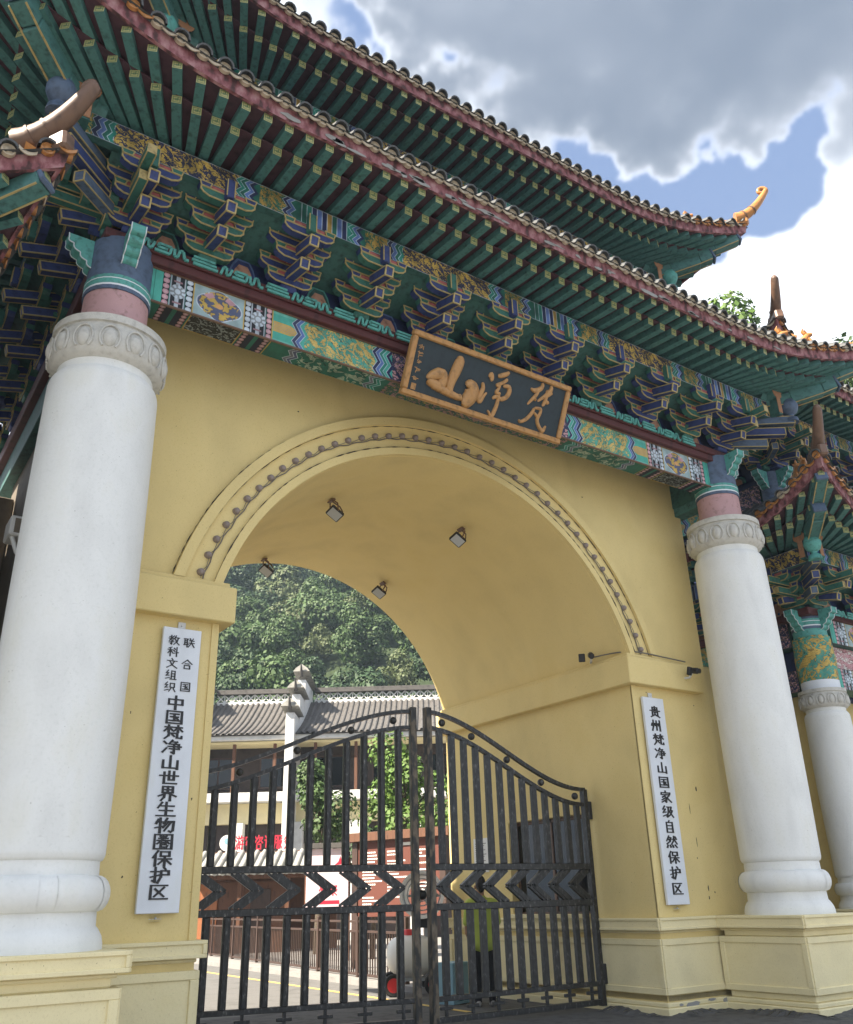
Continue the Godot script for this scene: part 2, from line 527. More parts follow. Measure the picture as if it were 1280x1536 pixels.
func beam_soffit() -> ImageTexture:
	var p := 190.0
	var im := Image.create(int(5.2 * p), 76, false, Image.FORMAT_RGB8)
	var h := im.get_height()
	var X := func(m: float) -> int: return int(m * p)
	im.fill(GREEN)
	for s in [[0.17, 0.46], [1.26, 1.55]]:
		pearls(im, X.call(s[0]), X.call(0.08), ROSE.darkened(0.2))
		im.fill_rect(Rect2i(X.call(s[0] + 0.08), 0, X.call(0.22), h), NAVY.darkened(0.4))
		im.fill_rect(Rect2i(X.call(s[0] + 0.16), 0, X.call(0.06), h), GREEN)
		pearls(im, X.call(s[1]), X.call(0.08), ROSE.darkened(0.2))
	scrolls(im, Rect2i(X.call(0.56), 0, X.call(0.68), h), BLACK, Color(0.52, 0.56, 0.56), Color(0.36, 0.4, 0.4), 15, 80.0, 0.0)
	outline(im, Rect2i(X.call(0.555), 0, X.call(0.69), h), 3, GOLD2)
	im.fill_rect(Rect2i(X.call(1.64), 0, 3, h), GOLD2)
	scrolls(im, Rect2i(X.call(2.1), 0, X.call(1.1), h), GREEN, Color(0.62, 0.68, 0.6), GREEN.lightened(0.1), 23, 150.0, 0.0)
	zigzag(im, X.call(1.93), [Color(0.42, 0.44, 0.5), Color(0.3, 0.33, 0.45), GREEN], 11.0, 14.0)
	zigzag(im, X.call(3.18), [Color(0.42, 0.44, 0.5), GREEN, TEAL2, GREEN], 11.0, 14.0)
	scrolls(im, Rect2i(X.call(3.5), 0, im.get_width() - X.call(3.5), h), GREEN.darkened(0.2), ROSE.darkened(0.25), GOLD2, 33, 85.0, 0.0)
	weather(im, 67)
	return ImageTexture.create_from_image(im)

# one repeat (4 m) of the eave band
func eave_band() -> ImageTexture:
	var p := 200.0
	var im := Image.create(800, 66, false, Image.FORMAT_RGB8)
	var h := im.get_height()
	im.fill(GREEN)
	scrolls(im, Rect2i(50, 0, 330, h), NAVY, GOLD, GOLD2, 44, 72.0, 0.2)
	outline(im, Rect2i(50, 0, 330, h), 2, PALE)
	zigzag(im, 352, [TEAL2, GREEN, MIDBLUE, NAVY], 12.0, 15.0)
	scrolls(im, Rect2i(418, 0, 74, h), GREEN, GOLD2, GOLD, 47, 70.0, 0.3)
	zigzag(im, 480, [NAVY, MIDBLUE, GREEN], 12.0, 15.0)
	var bands := [GREEN, TEAL2, NAVY, MIDBLUE, NAVY, GOLD2, GREEN, MIDBLUE, NAVY, TEAL2]
	for i in bands.size():
		im.fill_rect(Rect2i(536 + i * 15, 0, 15, h), bands[i])
		im.fill_rect(Rect2i(536 + i * 15, 0, 2, h), PALE)
	zigzag(im, 676, [TEAL2, MIDBLUE, NAVY], 12.0, 15.0)
	scrolls(im, Rect2i(730, 0, 70, h), GREEN, GOLD2, GOLD, 52, 70.0, 0.3)
	scrolls(im, Rect2i(0, 0, 4, h), GREEN, GOLD2, GOLD, 52, 70.0, 0.3)
	zigzag(im, 0, [NAVY, MIDBLUE, GREEN, TEAL2], 12.0, 10.0)
	im.fill_rect(Rect2i(0, 0, 800, 2), PALE.darkened(0.2))
	im.fill_rect(Rect2i(0, h - 2, 800, 2), PALE.darkened(0.2))
	weather(im, 71, 0.35)
	return ImageTexture.create_from_image(im)

func rafter_print() -> ImageTexture:
	var im := Image.create(24, 24, false, Image.FORMAT_RGB8)
	im.fill(Color(0.62, 0.62, 0.42))
	for k in 4:
		outline(im, Rect2i(k * 3, k * 3, 24 - k * 6, 24 - k * 6), 1, Color(0.26, 0.40, 0.30) if k % 2 == 1 else Color(0.70, 0.69, 0.48))
	im.fill_rect(Rect2i(4, 11, 16, 2), Color(0.26, 0.4, 0.3))
	im.fill_rect(Rect2i(14, 3, 2, 9), Color(0.26, 0.4, 0.3))
	return ImageTexture.create_from_image(im)

func neck_print() -> ImageTexture:
	var im := Image.create(512, 200, false, Image.FORMAT_RGB8)
	scrolls(im, Rect2i(0, 0, 512, 200), TEAL.darkened(0.1), GOLD, GOLD2, 90, 150.0, 0.2)
	weather(im, 93)
	return ImageTexture.create_from_image(im)

func print_mat(called: String, t: Texture2D, rough := 0.6) -> void:
	var m := mat(called, Color.WHITE, rough)
	m.albedo_texture = t

func make_prints() -> void:
	print_mat("beam_print", beam_front())
	print_mat("soffit_print", beam_soffit())
	print_mat("band_print", eave_band())
	print_mat("rafter_print", rafter_print())
	print_mat("neck_print", neck_print())
	var sc := Image.create(256, 64, false, Image.FORMAT_RGB8)
	scrolls(sc, Rect2i(0, 0, 256, 64), Color(0.74, 0.56, 0.58), Color(0.82, 0.8, 0.78), Color(0.5, 0.2, 0.22), 77, 70.0, 0.0)
	print_mat("scroll_print", ImageTexture.create_from_image(sc))

# ---------------------------------------------------------------- timber roofs
var rafter_mesh: ArrayMesh
var disc_mesh := {}
var drip_mesh := {}
var row_mesh := {}

func make_shared() -> void:
	var b := MB.new()
	var x0 := Vector3(-0.5, 0, 0)
	b.quad(Vector3(-0.5, 0, 0), Vector3(0.5, 0, 0), Vector3(0.5, 0, 1), Vector3(-0.5, 0, 1), Vector3.DOWN)
	b.quad(Vector3(-0.5, 1, 0), Vector3(0.5, 1, 0), Vector3(0.5, 1, 1), Vector3(-0.5, 1, 1), Vector3.UP)
	b.quad(Vector3(-0.5, 0, 0), Vector3(-0.5, 1, 0), Vector3(-0.5, 1, 1), Vector3(-0.5, 0, 1), Vector3.LEFT)
	b.quad(Vector3(0.5, 0, 0), Vector3(0.5, 1, 0), Vector3(0.5, 1, 1), Vector3(0.5, 0, 1), Vector3.RIGHT)
	b.quad(Vector3(-0.5, 0, 0), Vector3(0.5, 0, 0), Vector3(0.5, 1, 0), Vector3(-0.5, 1, 0), Vector3.FORWARD)
	rafter_mesh = b.mesh()
	var e := MB.new()
	e.quad(Vector3(-0.5, 0, 1), Vector3(0.5, 0, 1), Vector3(0.5, 1, 1), Vector3(-0.5, 1, 1), Vector3.BACK)
	e.mesh(rafter_mesh)
	rafter_mesh.surface_set_material(0, M.rafter_green)
	rafter_mesh.surface_set_material(1, M.rafter_print)
	for kind in ["cream_tile", "glazed_orange"]:
		var d := MB.new()
		d.lathe([Vector2(0.0, 0.010), Vector2(0.034, 0.008), Vector2(0.04, 0.0), Vector2(0.05, 0.0), Vector2(0.056, 0.010), Vector2(0.07, 0.008), Vector2(0.072, -0.01), Vector2(0.072, -0.04)], 14, Transform3D(Basis(Vector3.RIGHT, PI / 2), Vector3.ZERO))
		disc_mesh[kind] = d.mesh()
		disc_mesh[kind].surface_set_material(0, M[kind])
		# drip tile: a curved tongue that hangs between two rows
		var r := MB.new()
		for i in 8:
			var a0 := -1.0 + i * 0.25
			var a1 := a0 + 0.25
			var f := func(a: float) -> Array: return [Vector3(a * 0.09, -0.045 * (1.0 - a * a), 0.0), Vector3(a * 0.085, -0.05 - 0.045 * (1.0 - pow(absf(a), 1.6)), 0.008)]
			var p = f.call(a0)
			var q = f.call(a1)
			r.quad(p[1], q[1], q[0], p[0], Vector3.BACK)
			r.quad(p[1] - Vector3(0, 0, 0.014), q[1] - Vector3(0, 0, 0.014), q[0] - Vector3(0, 0, 0.014), p[0] - Vector3(0, 0, 0.014), Vector3.FORWARD)
			r.quad(p[1], q[1], q[1] - Vector3(0, 0, 0.014), p[1] - Vector3(0, 0, 0.014), Vector3.DOWN)
			r.quad(p[0], q[0], q[0] - Vector3(0, -0.12, 0.4), p[0] - Vector3(0, -0.12, 0.4), Vector3.UP)
		drip_mesh[kind] = r.mesh()
		drip_mesh[kind].surface_set_material(0, M[kind])

# One side of a roof: o = middle of its purlin at the top of the painted band, t = along, n = outwards
class Flank:
	var o: Vector3
	var t: Vector3
	var n: Vector3
	var h: float
	var e := 1.03
	var out := 0.42
	var rise := 0.6
	var cl := 3.6
	var depth := 2.4
	var fan := 1.6
	func k(s: float) -> float:
		return pow(clampf((absf(s) - (h + e - cl)) / cl, 0.0, 1.0), 2.5)
	func eave(s: float) -> Vector3:   # along, outwards, lift
		var q := k(s)
		return Vector3(s + signf(s) * out * q, e + out * q, rise * q)
	func base(s: float) -> float:
		var a := absf(s)
		if a <= h - fan:
			return s
		return signf(s) * (h - fan + (a - h + fan) / (e + fan) * fan)
	func p(s: float, q: float, y: float) -> Vector3:
		var ev := eave(s)
		var a := lerpf(base(s), ev.x, q)
		return o + t * a + n * (ev.y * q) + Vector3.UP * (y + ev.z * pow(maxf(q, 0.0), 1.3))
	func at(a: float, d: float, y: float) -> Vector3:
		return o + t * a + n * d + Vector3.UP * y
	func tile(s: float, f: float, y: float) -> Vector3:
		var ev := eave(s)
		var d0 := ev.y + 0.1
		var d1 := maxf(absf(ev.x) - h, -depth)
		var d := lerpf(d0, d1, f)
		var kk := d0 - d
		return o + t * ev.x + n * d + Vector3.UP * (y + 0.42 * kk + 0.07 * kk * kk + ev.z * maxf(0.0, 1.0 - kk / 3.0))

func side(o: Vector3, t: Vector3, n: Vector3, h: float) -> Flank:
	var s := Flank.new()
	s.o = o
	s.t = t
	s.n = n
	s.h = h
	return s

func place_rafter(parent: Node, called: String, a: Vector3, b: Vector3, w: float, h: float) -> void:
	var z := b - a
	var xx := Vector3.UP.cross(z).normalized()
	var yy := z.cross(xx).normalized()
	put(parent, called, rafter_mesh, null, Transform3D(Basis(xx * w, yy * h, z), a))

# s0..s1: the stretch that is built
func eave(parent: Node, sd: Flank, s0: float, s1: float, rafters := true) -> void:
	var H := sd.h + sd.e
	s0 = maxf(s0, -H)
	s1 = minf(s1, H)
	var step := 0.275
	if rafters:
		var cnt := int(H / step)
		for i in range(-cnt, cnt + 1):
			var s := i * step
			if s < s0 or s > s1:
				continue
			place_rafter(parent, "rafter", sd.p(s, -0.12, 0.085), sd.p(s, 0.6, -0.005), 0.112, 0.112)
			place_rafter(parent, "flying_rafter", sd.p(s, 0.22, 0.16), sd.p(s, 0.925, 0.07), 0.108, 0.105)
	# boards between and above the rafters
	var N := maxi(8, int((s1 - s0) / 0.3))
	for set_ in [[-0.12, 0.197, 0.61, 0.112, "soffit_board"], [0.45, 0.24, 0.97, 0.176, "soffit_board"]]:
		var b := MB.new()
		for i in N:
			var a := lerpf(s0, s1, float(i) / N)
			var c := lerpf(s0, s1, float(i + 1) / N)
			b.quad(sd.p(a, set_[0], set_[1]), sd.p(c, set_[0], set_[1]), sd.p(c, set_[2], set_[3]), sd.p(a, set_[2], set_[3]), Vector3.DOWN)
			b.quad(sd.p(a, set_[0], set_[1] + 0.02), sd.p(c, set_[0], set_[1] + 0.02), sd.p(c, set_[2], set_[3] + 0.02), sd.p(a, set_[2], set_[3] + 0.02), Vector3.UP)
			b.quad(sd.p(a, set_[2], set_[3]), sd.p(c, set_[2], set_[3]), sd.p(c, set_[2], set_[3] + 0.02), sd.p(a, set_[2], set_[3] + 0.02), sd.n)
		put(parent, set_[4], b, M.soffit_maroon)
	# fascia
	var f := MB.new()
	var NF := maxi(12, int((s1 - s0) / 0.16))
	for i in NF:
		var a := lerpf(s0, s1, float(i) / NF)
		var c := lerpf(s0, s1, float(i + 1) / NF)
		var A := [sd.p(a, 0.955, 0.15), sd.p(a, 0.995, 0.15), sd.p(a, 1.02, 0.355), sd.p(a, 0.955, 0.355)]
		var C := [sd.p(c, 0.955, 0.15), sd.p(c, 0.995, 0.15), sd.p(c, 1.02, 0.355), sd.p(c, 0.955, 0.355)]
		f.quad(A[0], C[0], C[1], A[1], Vector3.DOWN)
		f.quad(A[1], C[1], C[2], A[2], sd.n)
		f.quad(A[2], C[2], C[3], A[3], Vector3.UP)
		f.quad(A[3], C[3], C[0], A[0], -sd.n)
	put(parent, "fascia", f, M.fascia_red)
	# tile bed
	var r := MB.new()
	for i in N:
		var a := lerpf(s0, s1, float(i) / N)
		var c := lerpf(s0, s1, float(i + 1) / N)
		for j in 5:
			r.quad(sd.tile(a, j / 5.0, 0.33), sd.tile(c, j / 5.0, 0.33), sd.tile(c, (j + 1) / 5.0, 0.33), sd.tile(a, (j + 1) / 5.0, 0.33), Vector3.UP)
		r.quad(sd.tile(a, 0.0, 0.33), sd.tile(c, 0.0, 0.33), sd.p(c, 0.96, 0.34), sd.p(a, 0.96, 0.34), Vector3.DOWN)
	put(parent, "tile_bed", r, M.slate_tile)
	# cover rows, end discs, drip tiles
	var cnt2 := int(H / 0.25)
	for i in range(-cnt2, cnt2 + 1):
		var s := i * 0.25
		if s < s0 or s > s1:
			continue
		var kind := "glazed_orange" if absf(s) > H - 1.5 and (i * 7 + 3) % 4 != 0 else "cream_tile"
		var pts := []
		for j in 6:
			pts.append(sd.tile(s, j / 5.0, 0.355))
		var b := MB.new()
		for j in 5:
			var d0: Vector3 = (pts[j + 1] - pts[j]).normalized()
			var upv := sd.t.cross(d0).normalized()
			if upv.y < 0:
				upv = -upv
			for k in 6:
				var a0 := PI * k / 6.0
				var a1 := PI * (k + 1) / 6.0
				var n0 := sd.t * cos(a0) + upv * sin(a0)
				var n1 := sd.t * cos(a1) + upv * sin(a1)
				b.tri_s(pts[j] + n0 * 0.1, pts[j] + n1 * 0.1, pts[j + 1] + n1 * 0.1, n0, n1, n1)
				b.tri_s(pts[j] + n0 * 0.1, pts[j + 1] + n1 * 0.1, pts[j + 1] + n0 * 0.1, n0, n1, n0)
				if j == 0:
					b.quad(pts[0] + n0 * 0.1, pts[0] + n1 * 0.1, pts[0] + n1 * 0.078, pts[0] + n0 * 0.078, sd.n)
					b.quad(pts[0] + n0 * 0.078, pts[0] + n1 * 0.078, pts[1] + n1 * 0.078, pts[1] + n0 * 0.078, -n0)
		put(parent, "cover_tile", b, M.slate_tile)
		var turn := Basis(Vector3.UP.cross(sd.n).normalized(), Vector3.UP, sd.n)
		put(parent, "tile_end", disc_mesh[kind], null, Transform3D(turn, pts[0] + Vector3(0, 0.006, 0) - sd.n * 0.035))
		if s + 0.125 < H:
			put(parent, "drip_tile", drip_mesh[kind], null, Transform3D(turn, sd.tile(s + 0.125, 0.0, 0.365) - sd.n * 0.02))

# hip at the corner between two sides: c = purlin crossing, dir = outward 45 degrees
func hip(parent: Node, sd: Flank, end: float, tall: bool, horn: String) -> void:
	var H := sd.h + sd.e
	var along := sd.t * end
	var diag := (along + sd.n).normalized()
	var tipd := sd.e + sd.out
	var P := func(d: float, y: float) -> Vector3: return sd.o + along * (sd.h + d) + sd.n * d + Vector3.UP * (y + sd.rise * pow(maxf(d / tipd, 0.0), 1.6))
	var b := MB.new()
	var acr := Vector3.UP.cross(diag)
	for seg in [[-0.5, 0.3], [0.3, 0.72], [0.72, 0.9]]:
		b.bar(P.call(seg[0], 0.02), P.call(seg[1], -0.02), 0.21, 0.24, Vector3.UP, 0.015)
	put(parent, "hip_beam", b, M.rafter_green)
	var b2 := MB.new()
	b2.bar(P.call(0.55, 0.18), P.call(0.95, 0.14), 0.2, 0.2, Vector3.UP, 0.012)
	b2.bar(P.call(0.95, 0.14), P.call(1.3, 0.10), 0.2, 0.2, Vector3.UP, 0.012)
	put(parent, "flying_hip_beam", b2, M.rafter_green)
	var tr := MB.new()
	for sgn in [-1.0, 1.0]:
		for seg in [[-0.3, 0.3, -0.1], [0.3, 0.72, -0.14], [0.72, 0.9, -0.14]]:
			tr.bar(P.call(seg[0], seg[2]) + acr * sgn * 0.098, P.call(seg[1], -0.14) + acr * sgn * 0.098, 0.02, 0.012)
		tr.bar(P.call(0.92, 0.035) + acr * sgn * 0.092, P.call(1.3, -0.005) + acr * sgn * 0.092, 0.02, 0.012)
	put(parent, "hip_gilding", tr, M.gilt_edge)
	for q in [[0.9, -0.02, 0.23, 0.26], [1.3, 0.1, 0.21, 0.21]]:
		var cap := MB.new()
		cap.bar(P.call(q[0], q[1]), P.call(q[0] + 0.03, q[1]), q[2], q[3], Vector3.UP, 0.01)
		put(parent, "hip_beam_end", cap, M.steel_blue)
	# vase under the hip beam
	var va := MB.new()
	va.lathe([Vector2(0.0, -0.34), Vector2(0.13, -0.34), Vector2(0.12, -0.26), Vector2(0.06, -0.22), Vector2(0.06, -0.18), Vector2(0.13, -0.13), Vector2(0.165, -0.04), Vector2(0.165, 0.03), Vector2(0.13, 0.11), Vector2(0.085, 0.15), Vector2(0.1, 0.2), Vector2(0.1, 0.26), Vector2(0.06, 0.3)], 20, Transform3D(Basis(), sd.o + along * (sd.h + 0.28) + sd.n * 0.26 + Vector3.UP * -0.1))
	put(parent, "vase", va, M.teal if tall else M.steel_blue)
	# ridge over the hip, with figures and a horn
	var rd := MB.new()
	var last := Vector3.ZERO
	for i in 9:
		var f := i / 8.0
		var s: float = lerpf(H, sd.h - 0.3, f) * end
		var q := sd.tile(s, 1.0, 0.40) if i > 0 else sd.tile(s, 0.03, 0.42)
		if i > 0:
			rd.bar(last, q, 0.17, 0.22, Vector3.UP, 0.03)
		last = q
	put(parent, "hip_ridge", rd, M.glazed_orange if horn == "curl" else M.horn_brown)
	var tip := sd.tile(H * end, 0.03, 0.46)
	var hn := MB.new()
	var pts := []
	var rad := []
	if horn == "curl":
		for i in 9:
			var f := i / 8.0
			pts.append(tip + diag * (-0.25 + 0.72 * f) + Vector3.UP * (0.02 + 0.62 * pow(f, 1.9)))
			rad.append(0.135 - 0.075 * f)
		var c: Vector3 = pts[-1] + diag * -0.09
		for i in range(1, 9):
			var a := -0.3 + i * 0.62
			var rr := 0.1 - i * 0.007
			pts.append(c + diag * cos(a) * rr + Vector3.UP * sin(a) * rr)
			rad.append(0.055 - i * 0.0025)
	else:
		for i in 10:
			var f := i / 9.0
			pts.append(tip + diag * (-0.62 + 0.78 * f) + Vector3.UP * (0.06 + 0.62 * pow(f, 2.1)))
			rad.append(0.15 - 0.07 * f)
		var c: Vector3 = pts[-1] + diag * -0.05
		for i in range(1, 6):
			var a := 0.2 + i * 0.7
			pts.append(c + diag * cos(a) * 0.055 + Vector3.UP * sin(a) * 0.05)
			rad.append(0.065 - i * 0.005)
	hn.tube(pts, rad, 10)
	put(parent, "horn", hn, M.glazed_orange if horn == "curl" else M.horn_brown)
	var cl := MB.new()
	for q in [2, 4]:
		var d: Vector3 = (pts[q + 1] - pts[q]).normalized()
		cl.tube([pts[q] - d * 0.015, pts[q] + d * 0.015], [rad[q] + 0.012, rad[q] + 0.012], 12)
	put(parent, "horn_collar", cl, M.horn_brown)
	# seated beasts on the ridge
	for i in [1, 2]:
		var s: float = lerpf(H, sd.h - 0.3, 0.26 + 0.2 * i) * end
		figure(parent, sd.tile(s, 1.0, 0.5), diag, 0.30 + 0.06 * i)

func figure(parent: Node, o: Vector3, fwd: Vector3, sz: float) -> void:
	var b := MB.new()
	var x := Transform3D(Basis(Vector3.UP.cross(fwd), Vector3.UP, fwd), o)
	var P := func(a: float, y: float, z: float) -> Vector3: return x * (Vector3(a, y, z) * sz)
	b.tube([P.call(0, 0.0, -0.35), P.call(0, 0.35, -0.3), P.call(0, 0.6, -0.05), P.call(0, 0.8, 0.12), P.call(0, 0.86, 0.34)], [0.22 * sz, 0.26 * sz, 0.22 * sz, 0.17 * sz, 0.09 * sz], 8)
	for s in [-1, 1]:
		b.tube([P.call(0.12 * s, 0.55, 0.1), P.call(0.13 * s, 0.25, 0.26), P.call(0.13 * s, 0.0, 0.3)], [0.08 * sz, 0.07 * sz, 0.08 * sz], 6)
		b.tube([P.call(0.1 * s, 0.9, 0.05), P.call(0.17 * s, 1.08, -0.05)], [0.06 * sz, 0.02 * sz], 5)
	b.tube([P.call(0, 0.1, -0.45), P.call(0, 0.5, -0.62), P.call(0, 0.85, -0.5), P.call(0, 1.05, -0.68)], [0.08 * sz, 0.12 * sz, 0.1 * sz, 0.02 * sz], 6)
	b.tube([P.call(0, 0.92, 0.0), P.call(0, 1.1, -0.12), P.call(0, 1.28, -0.05)], [0.12 * sz, 0.09 * sz, 0.02 * sz], 6)
	put(parent, "ridge_beast", b, M.glazed_orange)

# round purlin with the painted band under it; ends cut square and painted orange
func purlin(parent: Node, sd: Flank, s0: float, s1: float, flip := false) -> void:
	var b := MB.new()
	b.tube([sd.at(s0 + 0.5, -0.17, -0.02), sd.at(s1 - 0.5, -0.17, -0.02)], 0.105, 14, false)
	for q in [[s0, s0 + 0.5], [s1 - 0.5, s1]]:
		b.tube([sd.at(q[0], 0.0, 0.14), sd.at(q[1], 0.0, 0.10)], 0.125, 14, false)
	put(parent, "purlin", b, M.rafter_green)
	var m := MB.new()
	m.bar(sd.at(s0, 0.0, -0.165), sd.at(s1, 0.0, -0.165), 0.11, 0.33)
	put(parent, "painted_band", m, M.deep_green)
	var p := MB.new()
	var off := 0.55
	p.quad(sd.at(s0 + 0.02, 0.058, -0.33), sd.at(s1 - 0.02, 0.058, -0.33), sd.at(s1 - 0.02, 0.058, 0.0), sd.at(s0 + 0.02, 0.058, 0.0), sd.n, Rect2(s0 / 4.0 + off, 0, (s1 - s0) / 4.0, 1))
	put(parent, "band_ornament", p, M.band_print)
	for s in [[s0, -1.0], [s1, 1.0]]:
		var e := MB.new()
		var q := sd.at(s[0], 0.0, 0.14)
		var ax: Vector3 = sd.t * s[1]
		e.tube([q, q + ax * 0.012], [0.132, 0.132], 16)
		e.bar(sd.at(s[0], 0.0, -0.12), sd.at(s[0], 0.0, -0.12) + ax * 0.011, 0.105, 0.36)
		put(parent, "purlin_end", e, M.end_grain)

func trim_poly(b: MB, poly: PackedVector2Array, z: float, w: float, x := Transform3D()) -> void:
	for i in poly.size():
		var p := poly[i]
		var q := poly[(i + 1) % poly.size()]
		var d := (q - p).normalized() * w * 0.4
		b.bar(x * Vector3(p.x - d.x, p.y - d.y, z), x * Vector3(q.x + d.x, q.y + d.y, z), w, w * 0.7, x.basis.z)

var set_cache := {}
# bracket cluster: x along the wall, z outwards from the column line, y from the plate
func bracket_set(parent: Node, where: Transform3D, alt: bool, called := "bracket_set") -> Node3D:
	if set_cache.has(alt):
		var o: Node3D = set_cache[alt].duplicate()
		o.name = called
		o.transform = where
		parent.add_child(o, true)
		return o
	var root := node(parent, called, where)
	var main: Material = M.arm_green if alt else M.arm_blue
	var other: Material = M.arm_blue if alt else M.arm_green
	var tr := MB.new()
	var arms := [[0.28, 0.09, 0.62], [0.28, 0.285, 0.86], [0.56, 0.29, 0.66], [0.56, 0.49, 0.88], [0.84, 0.49, 0.7]]
	for a in arms:
		var L: float = a[2]
		var hh := 0.115
		var poly := PackedVector2Array([Vector2(-L / 2, hh), Vector2(L / 2, hh), Vector2(L / 2, hh * 0.62), Vector2(L / 2 - 0.035, hh * 0.28), Vector2(L / 2 - 0.11, 0.0), Vector2(-L / 2 + 0.11, 0.0), Vector2(-L / 2 + 0.035, hh * 0.28), Vector2(-L / 2, hh * 0.62)])
		var x := Transform3D(Basis(), Vector3(0, a[1], a[0] - 0.055))
		var b := MB.new()
		b.prism(poly, 0.11, x)
		put(root, "cross_arm", b, main)
		trim_poly(tr, poly, 0.11, 0.019, x)
		for s in [-1.0, 1.0]:
			var bl := MB.new()
			var c: float = s * (L / 2 - 0.055)
			var bp := PackedVector2Array([Vector2(c - 0.055, hh), Vector2(c + 0.055, hh), Vector2(c + 0.075, hh + 0.072), Vector2(c - 0.075, hh + 0.072)])
			bl.prism(bp, 0.13, Transform3D(Basis(), x.origin + Vector3(0, 0, -0.01)))
			trim_poly(tr, bp, 0.12, 0.016, x)
			put(root, "bearing_block", bl, other)
		var pd := MB.new()
		pd.box(Vector3(-L / 2 + 0.13, a[1] + hh + 0.002, a[0] - 0.03), Vector3(L / 2 - 0.13, a[1] + hh + 0.07, a[0] + 0.05))
		put(root, "bearing_pad", pd, M.pad_red)
	# projecting noses
	for q in [[0.1, 0.30, 0.78, 0.135], [0.32, 0.52, 1.04, 0.315]]:
		var n := MB.new()
		var p0 := Vector3(0, q[1], q[0])
		var p1 := Vector3(0, q[3], q[2])
		n.bar(p0, p1, 0.12, 0.14, Vector3.UP, 0.01)
		put(root, "nose", n, other if alt else main)
		var dz := (p1 - p0).normalized()
		var upn := dz.cross(Vector3.RIGHT).normalized()
		for sx in [-1.0, 1.0]:
			tr.bar(p1 + Vector3(sx * 0.057, 0, 0) - upn * 0.07, p1 + Vector3(sx * 0.057, 0, 0) + upn * 0.07, 0.02, 0.018, Vector3.BACK)
			tr.bar(p1 + upn * sx * 0.067 - Vector3(0.06, 0, 0), p1 + upn * sx * 0.067 + Vector3(0.06, 0, 0), 0.02, 0.018)
			for s2 in [-1.0, 1.0]:
				tr.bar(p0 + Vector3(sx * 0.057, 0, 0) + upn * s2 * 0.067, p1 + Vector3(sx * 0.057, 0, 0) + upn * s2 * 0.067, 0.016, 0.016)
		var blk := MB.new()
		blk.box(Vector3(-0.085, q[1] - 0.13, q[0] + 0.12), Vector3(0.085, q[1] - 0.05, q[0] + 0.29), 0.012)
		put(root, "cup_block", blk, main)
	var hd := MB.new()
	hd.box(Vector3(-0.055, 0.52, 0.84), Vector3(0.055, 0.80, 0.985), 0.012)
	put(root, "beam_head", hd, other)
	for sx in [-1.0, 1.0]:
		tr.bar(Vector3(sx * 0.05, 0.53, 0.985), Vector3(sx * 0.05, 0.79, 0.985), 0.014, 0.012, Vector3.BACK)
	var st := MB.new()
	st.box(Vector3(-0.12, 0.0, 0.08), Vector3(0.12, 0.1, 0.32), 0.02)
	put(root, "base_block", st, main)
	put(root, "gilding", tr, M.gilt_edge)
	set_cache[alt] = root
	return root

func corner_noses(parent: Node, where: Transform3D) -> void:
	# diagonal arms at a corner; local z points outwards along the diagonal
	var root := node(parent, "corner_bracket", where)
	var tr := MB.new()
	for q in [[0.2, 0.26, 1.05, 0.16, 0.13], [0.4, 0.46, 1.4, 0.36, 0.14], [0.4, 0.68, 1.6, 0.58, 0.15]]:
		var n := MB.new()
		var p0 := Vector3(0, q[1], q[0])
		var p1 := Vector3(0, q[3], q[2])
		n.bar(p0, p1, q[4], 0.15, Vector3.UP, 0.012)
		put(root, "diagonal_arm", n, M.arm_blue if q[0] > 0.3 and q[1] < 0.6 else M.steel_blue)
		for sx in [-1.0, 1.0]:
			for s2 in [-1.0, 1.0]:
				tr.bar(p0 + Vector3(sx * q[4] * 0.48, s2 * 0.072, 0), p1 + Vector3(sx * q[4] * 0.48, s2 * 0.072, 0), 0.014, 0.014)
			tr.bar(p1 + Vector3(sx * q[4] * 0.48, -0.075, 0.004), p1 + Vector3(sx * q[4] * 0.48, 0.075, 0.004), 0.014, 0.014, Vector3.BACK)
			tr.bar(p1 + Vector3(-q[4] * 0.5, sx * 0.072, 0.004), p1 + Vector3(q[4] * 0.5, sx * 0.072, 0.004), 0.014, 0.014)
	for sgn in [-1.0, 1.0]:
		# arms that turn the corner
		for q in [[0.62, 0.32, 0.9], [0.9, 0.5, 1.15]]:
			var a := MB.new()
			var d := Vector3(sgn, 0, 1).normalized()
			var p0: Vector3 = d * 0.2 + Vector3(0, q[1], 0.15)
			var p1: Vector3 = d * q[2] + Vector3(0, q[1] - 0.02, 0.15)
			a.bar(p0, p1, 0.11, 0.13, Vector3.UP, 0.012)
			put(root, "corner_arm", a, M.arm_green)
			for s2 in [-1.0, 1.0]:
				for s3 in [-1.0, 1.0]:
					var of: Vector3 = Vector3.UP.cross(d) * 0.052 * s2 + Vector3.UP * 0.062 * s3
					tr.bar(p0 + of, p1 + of, 0.013, 0.013)
			tr.bar(p1 + Vector3(0, -0.065, 0), p1 + Vector3(0, 0.065, 0), 0.11, 0.006, d)
	put(root, "gilding", tr, M.gilt_edge)

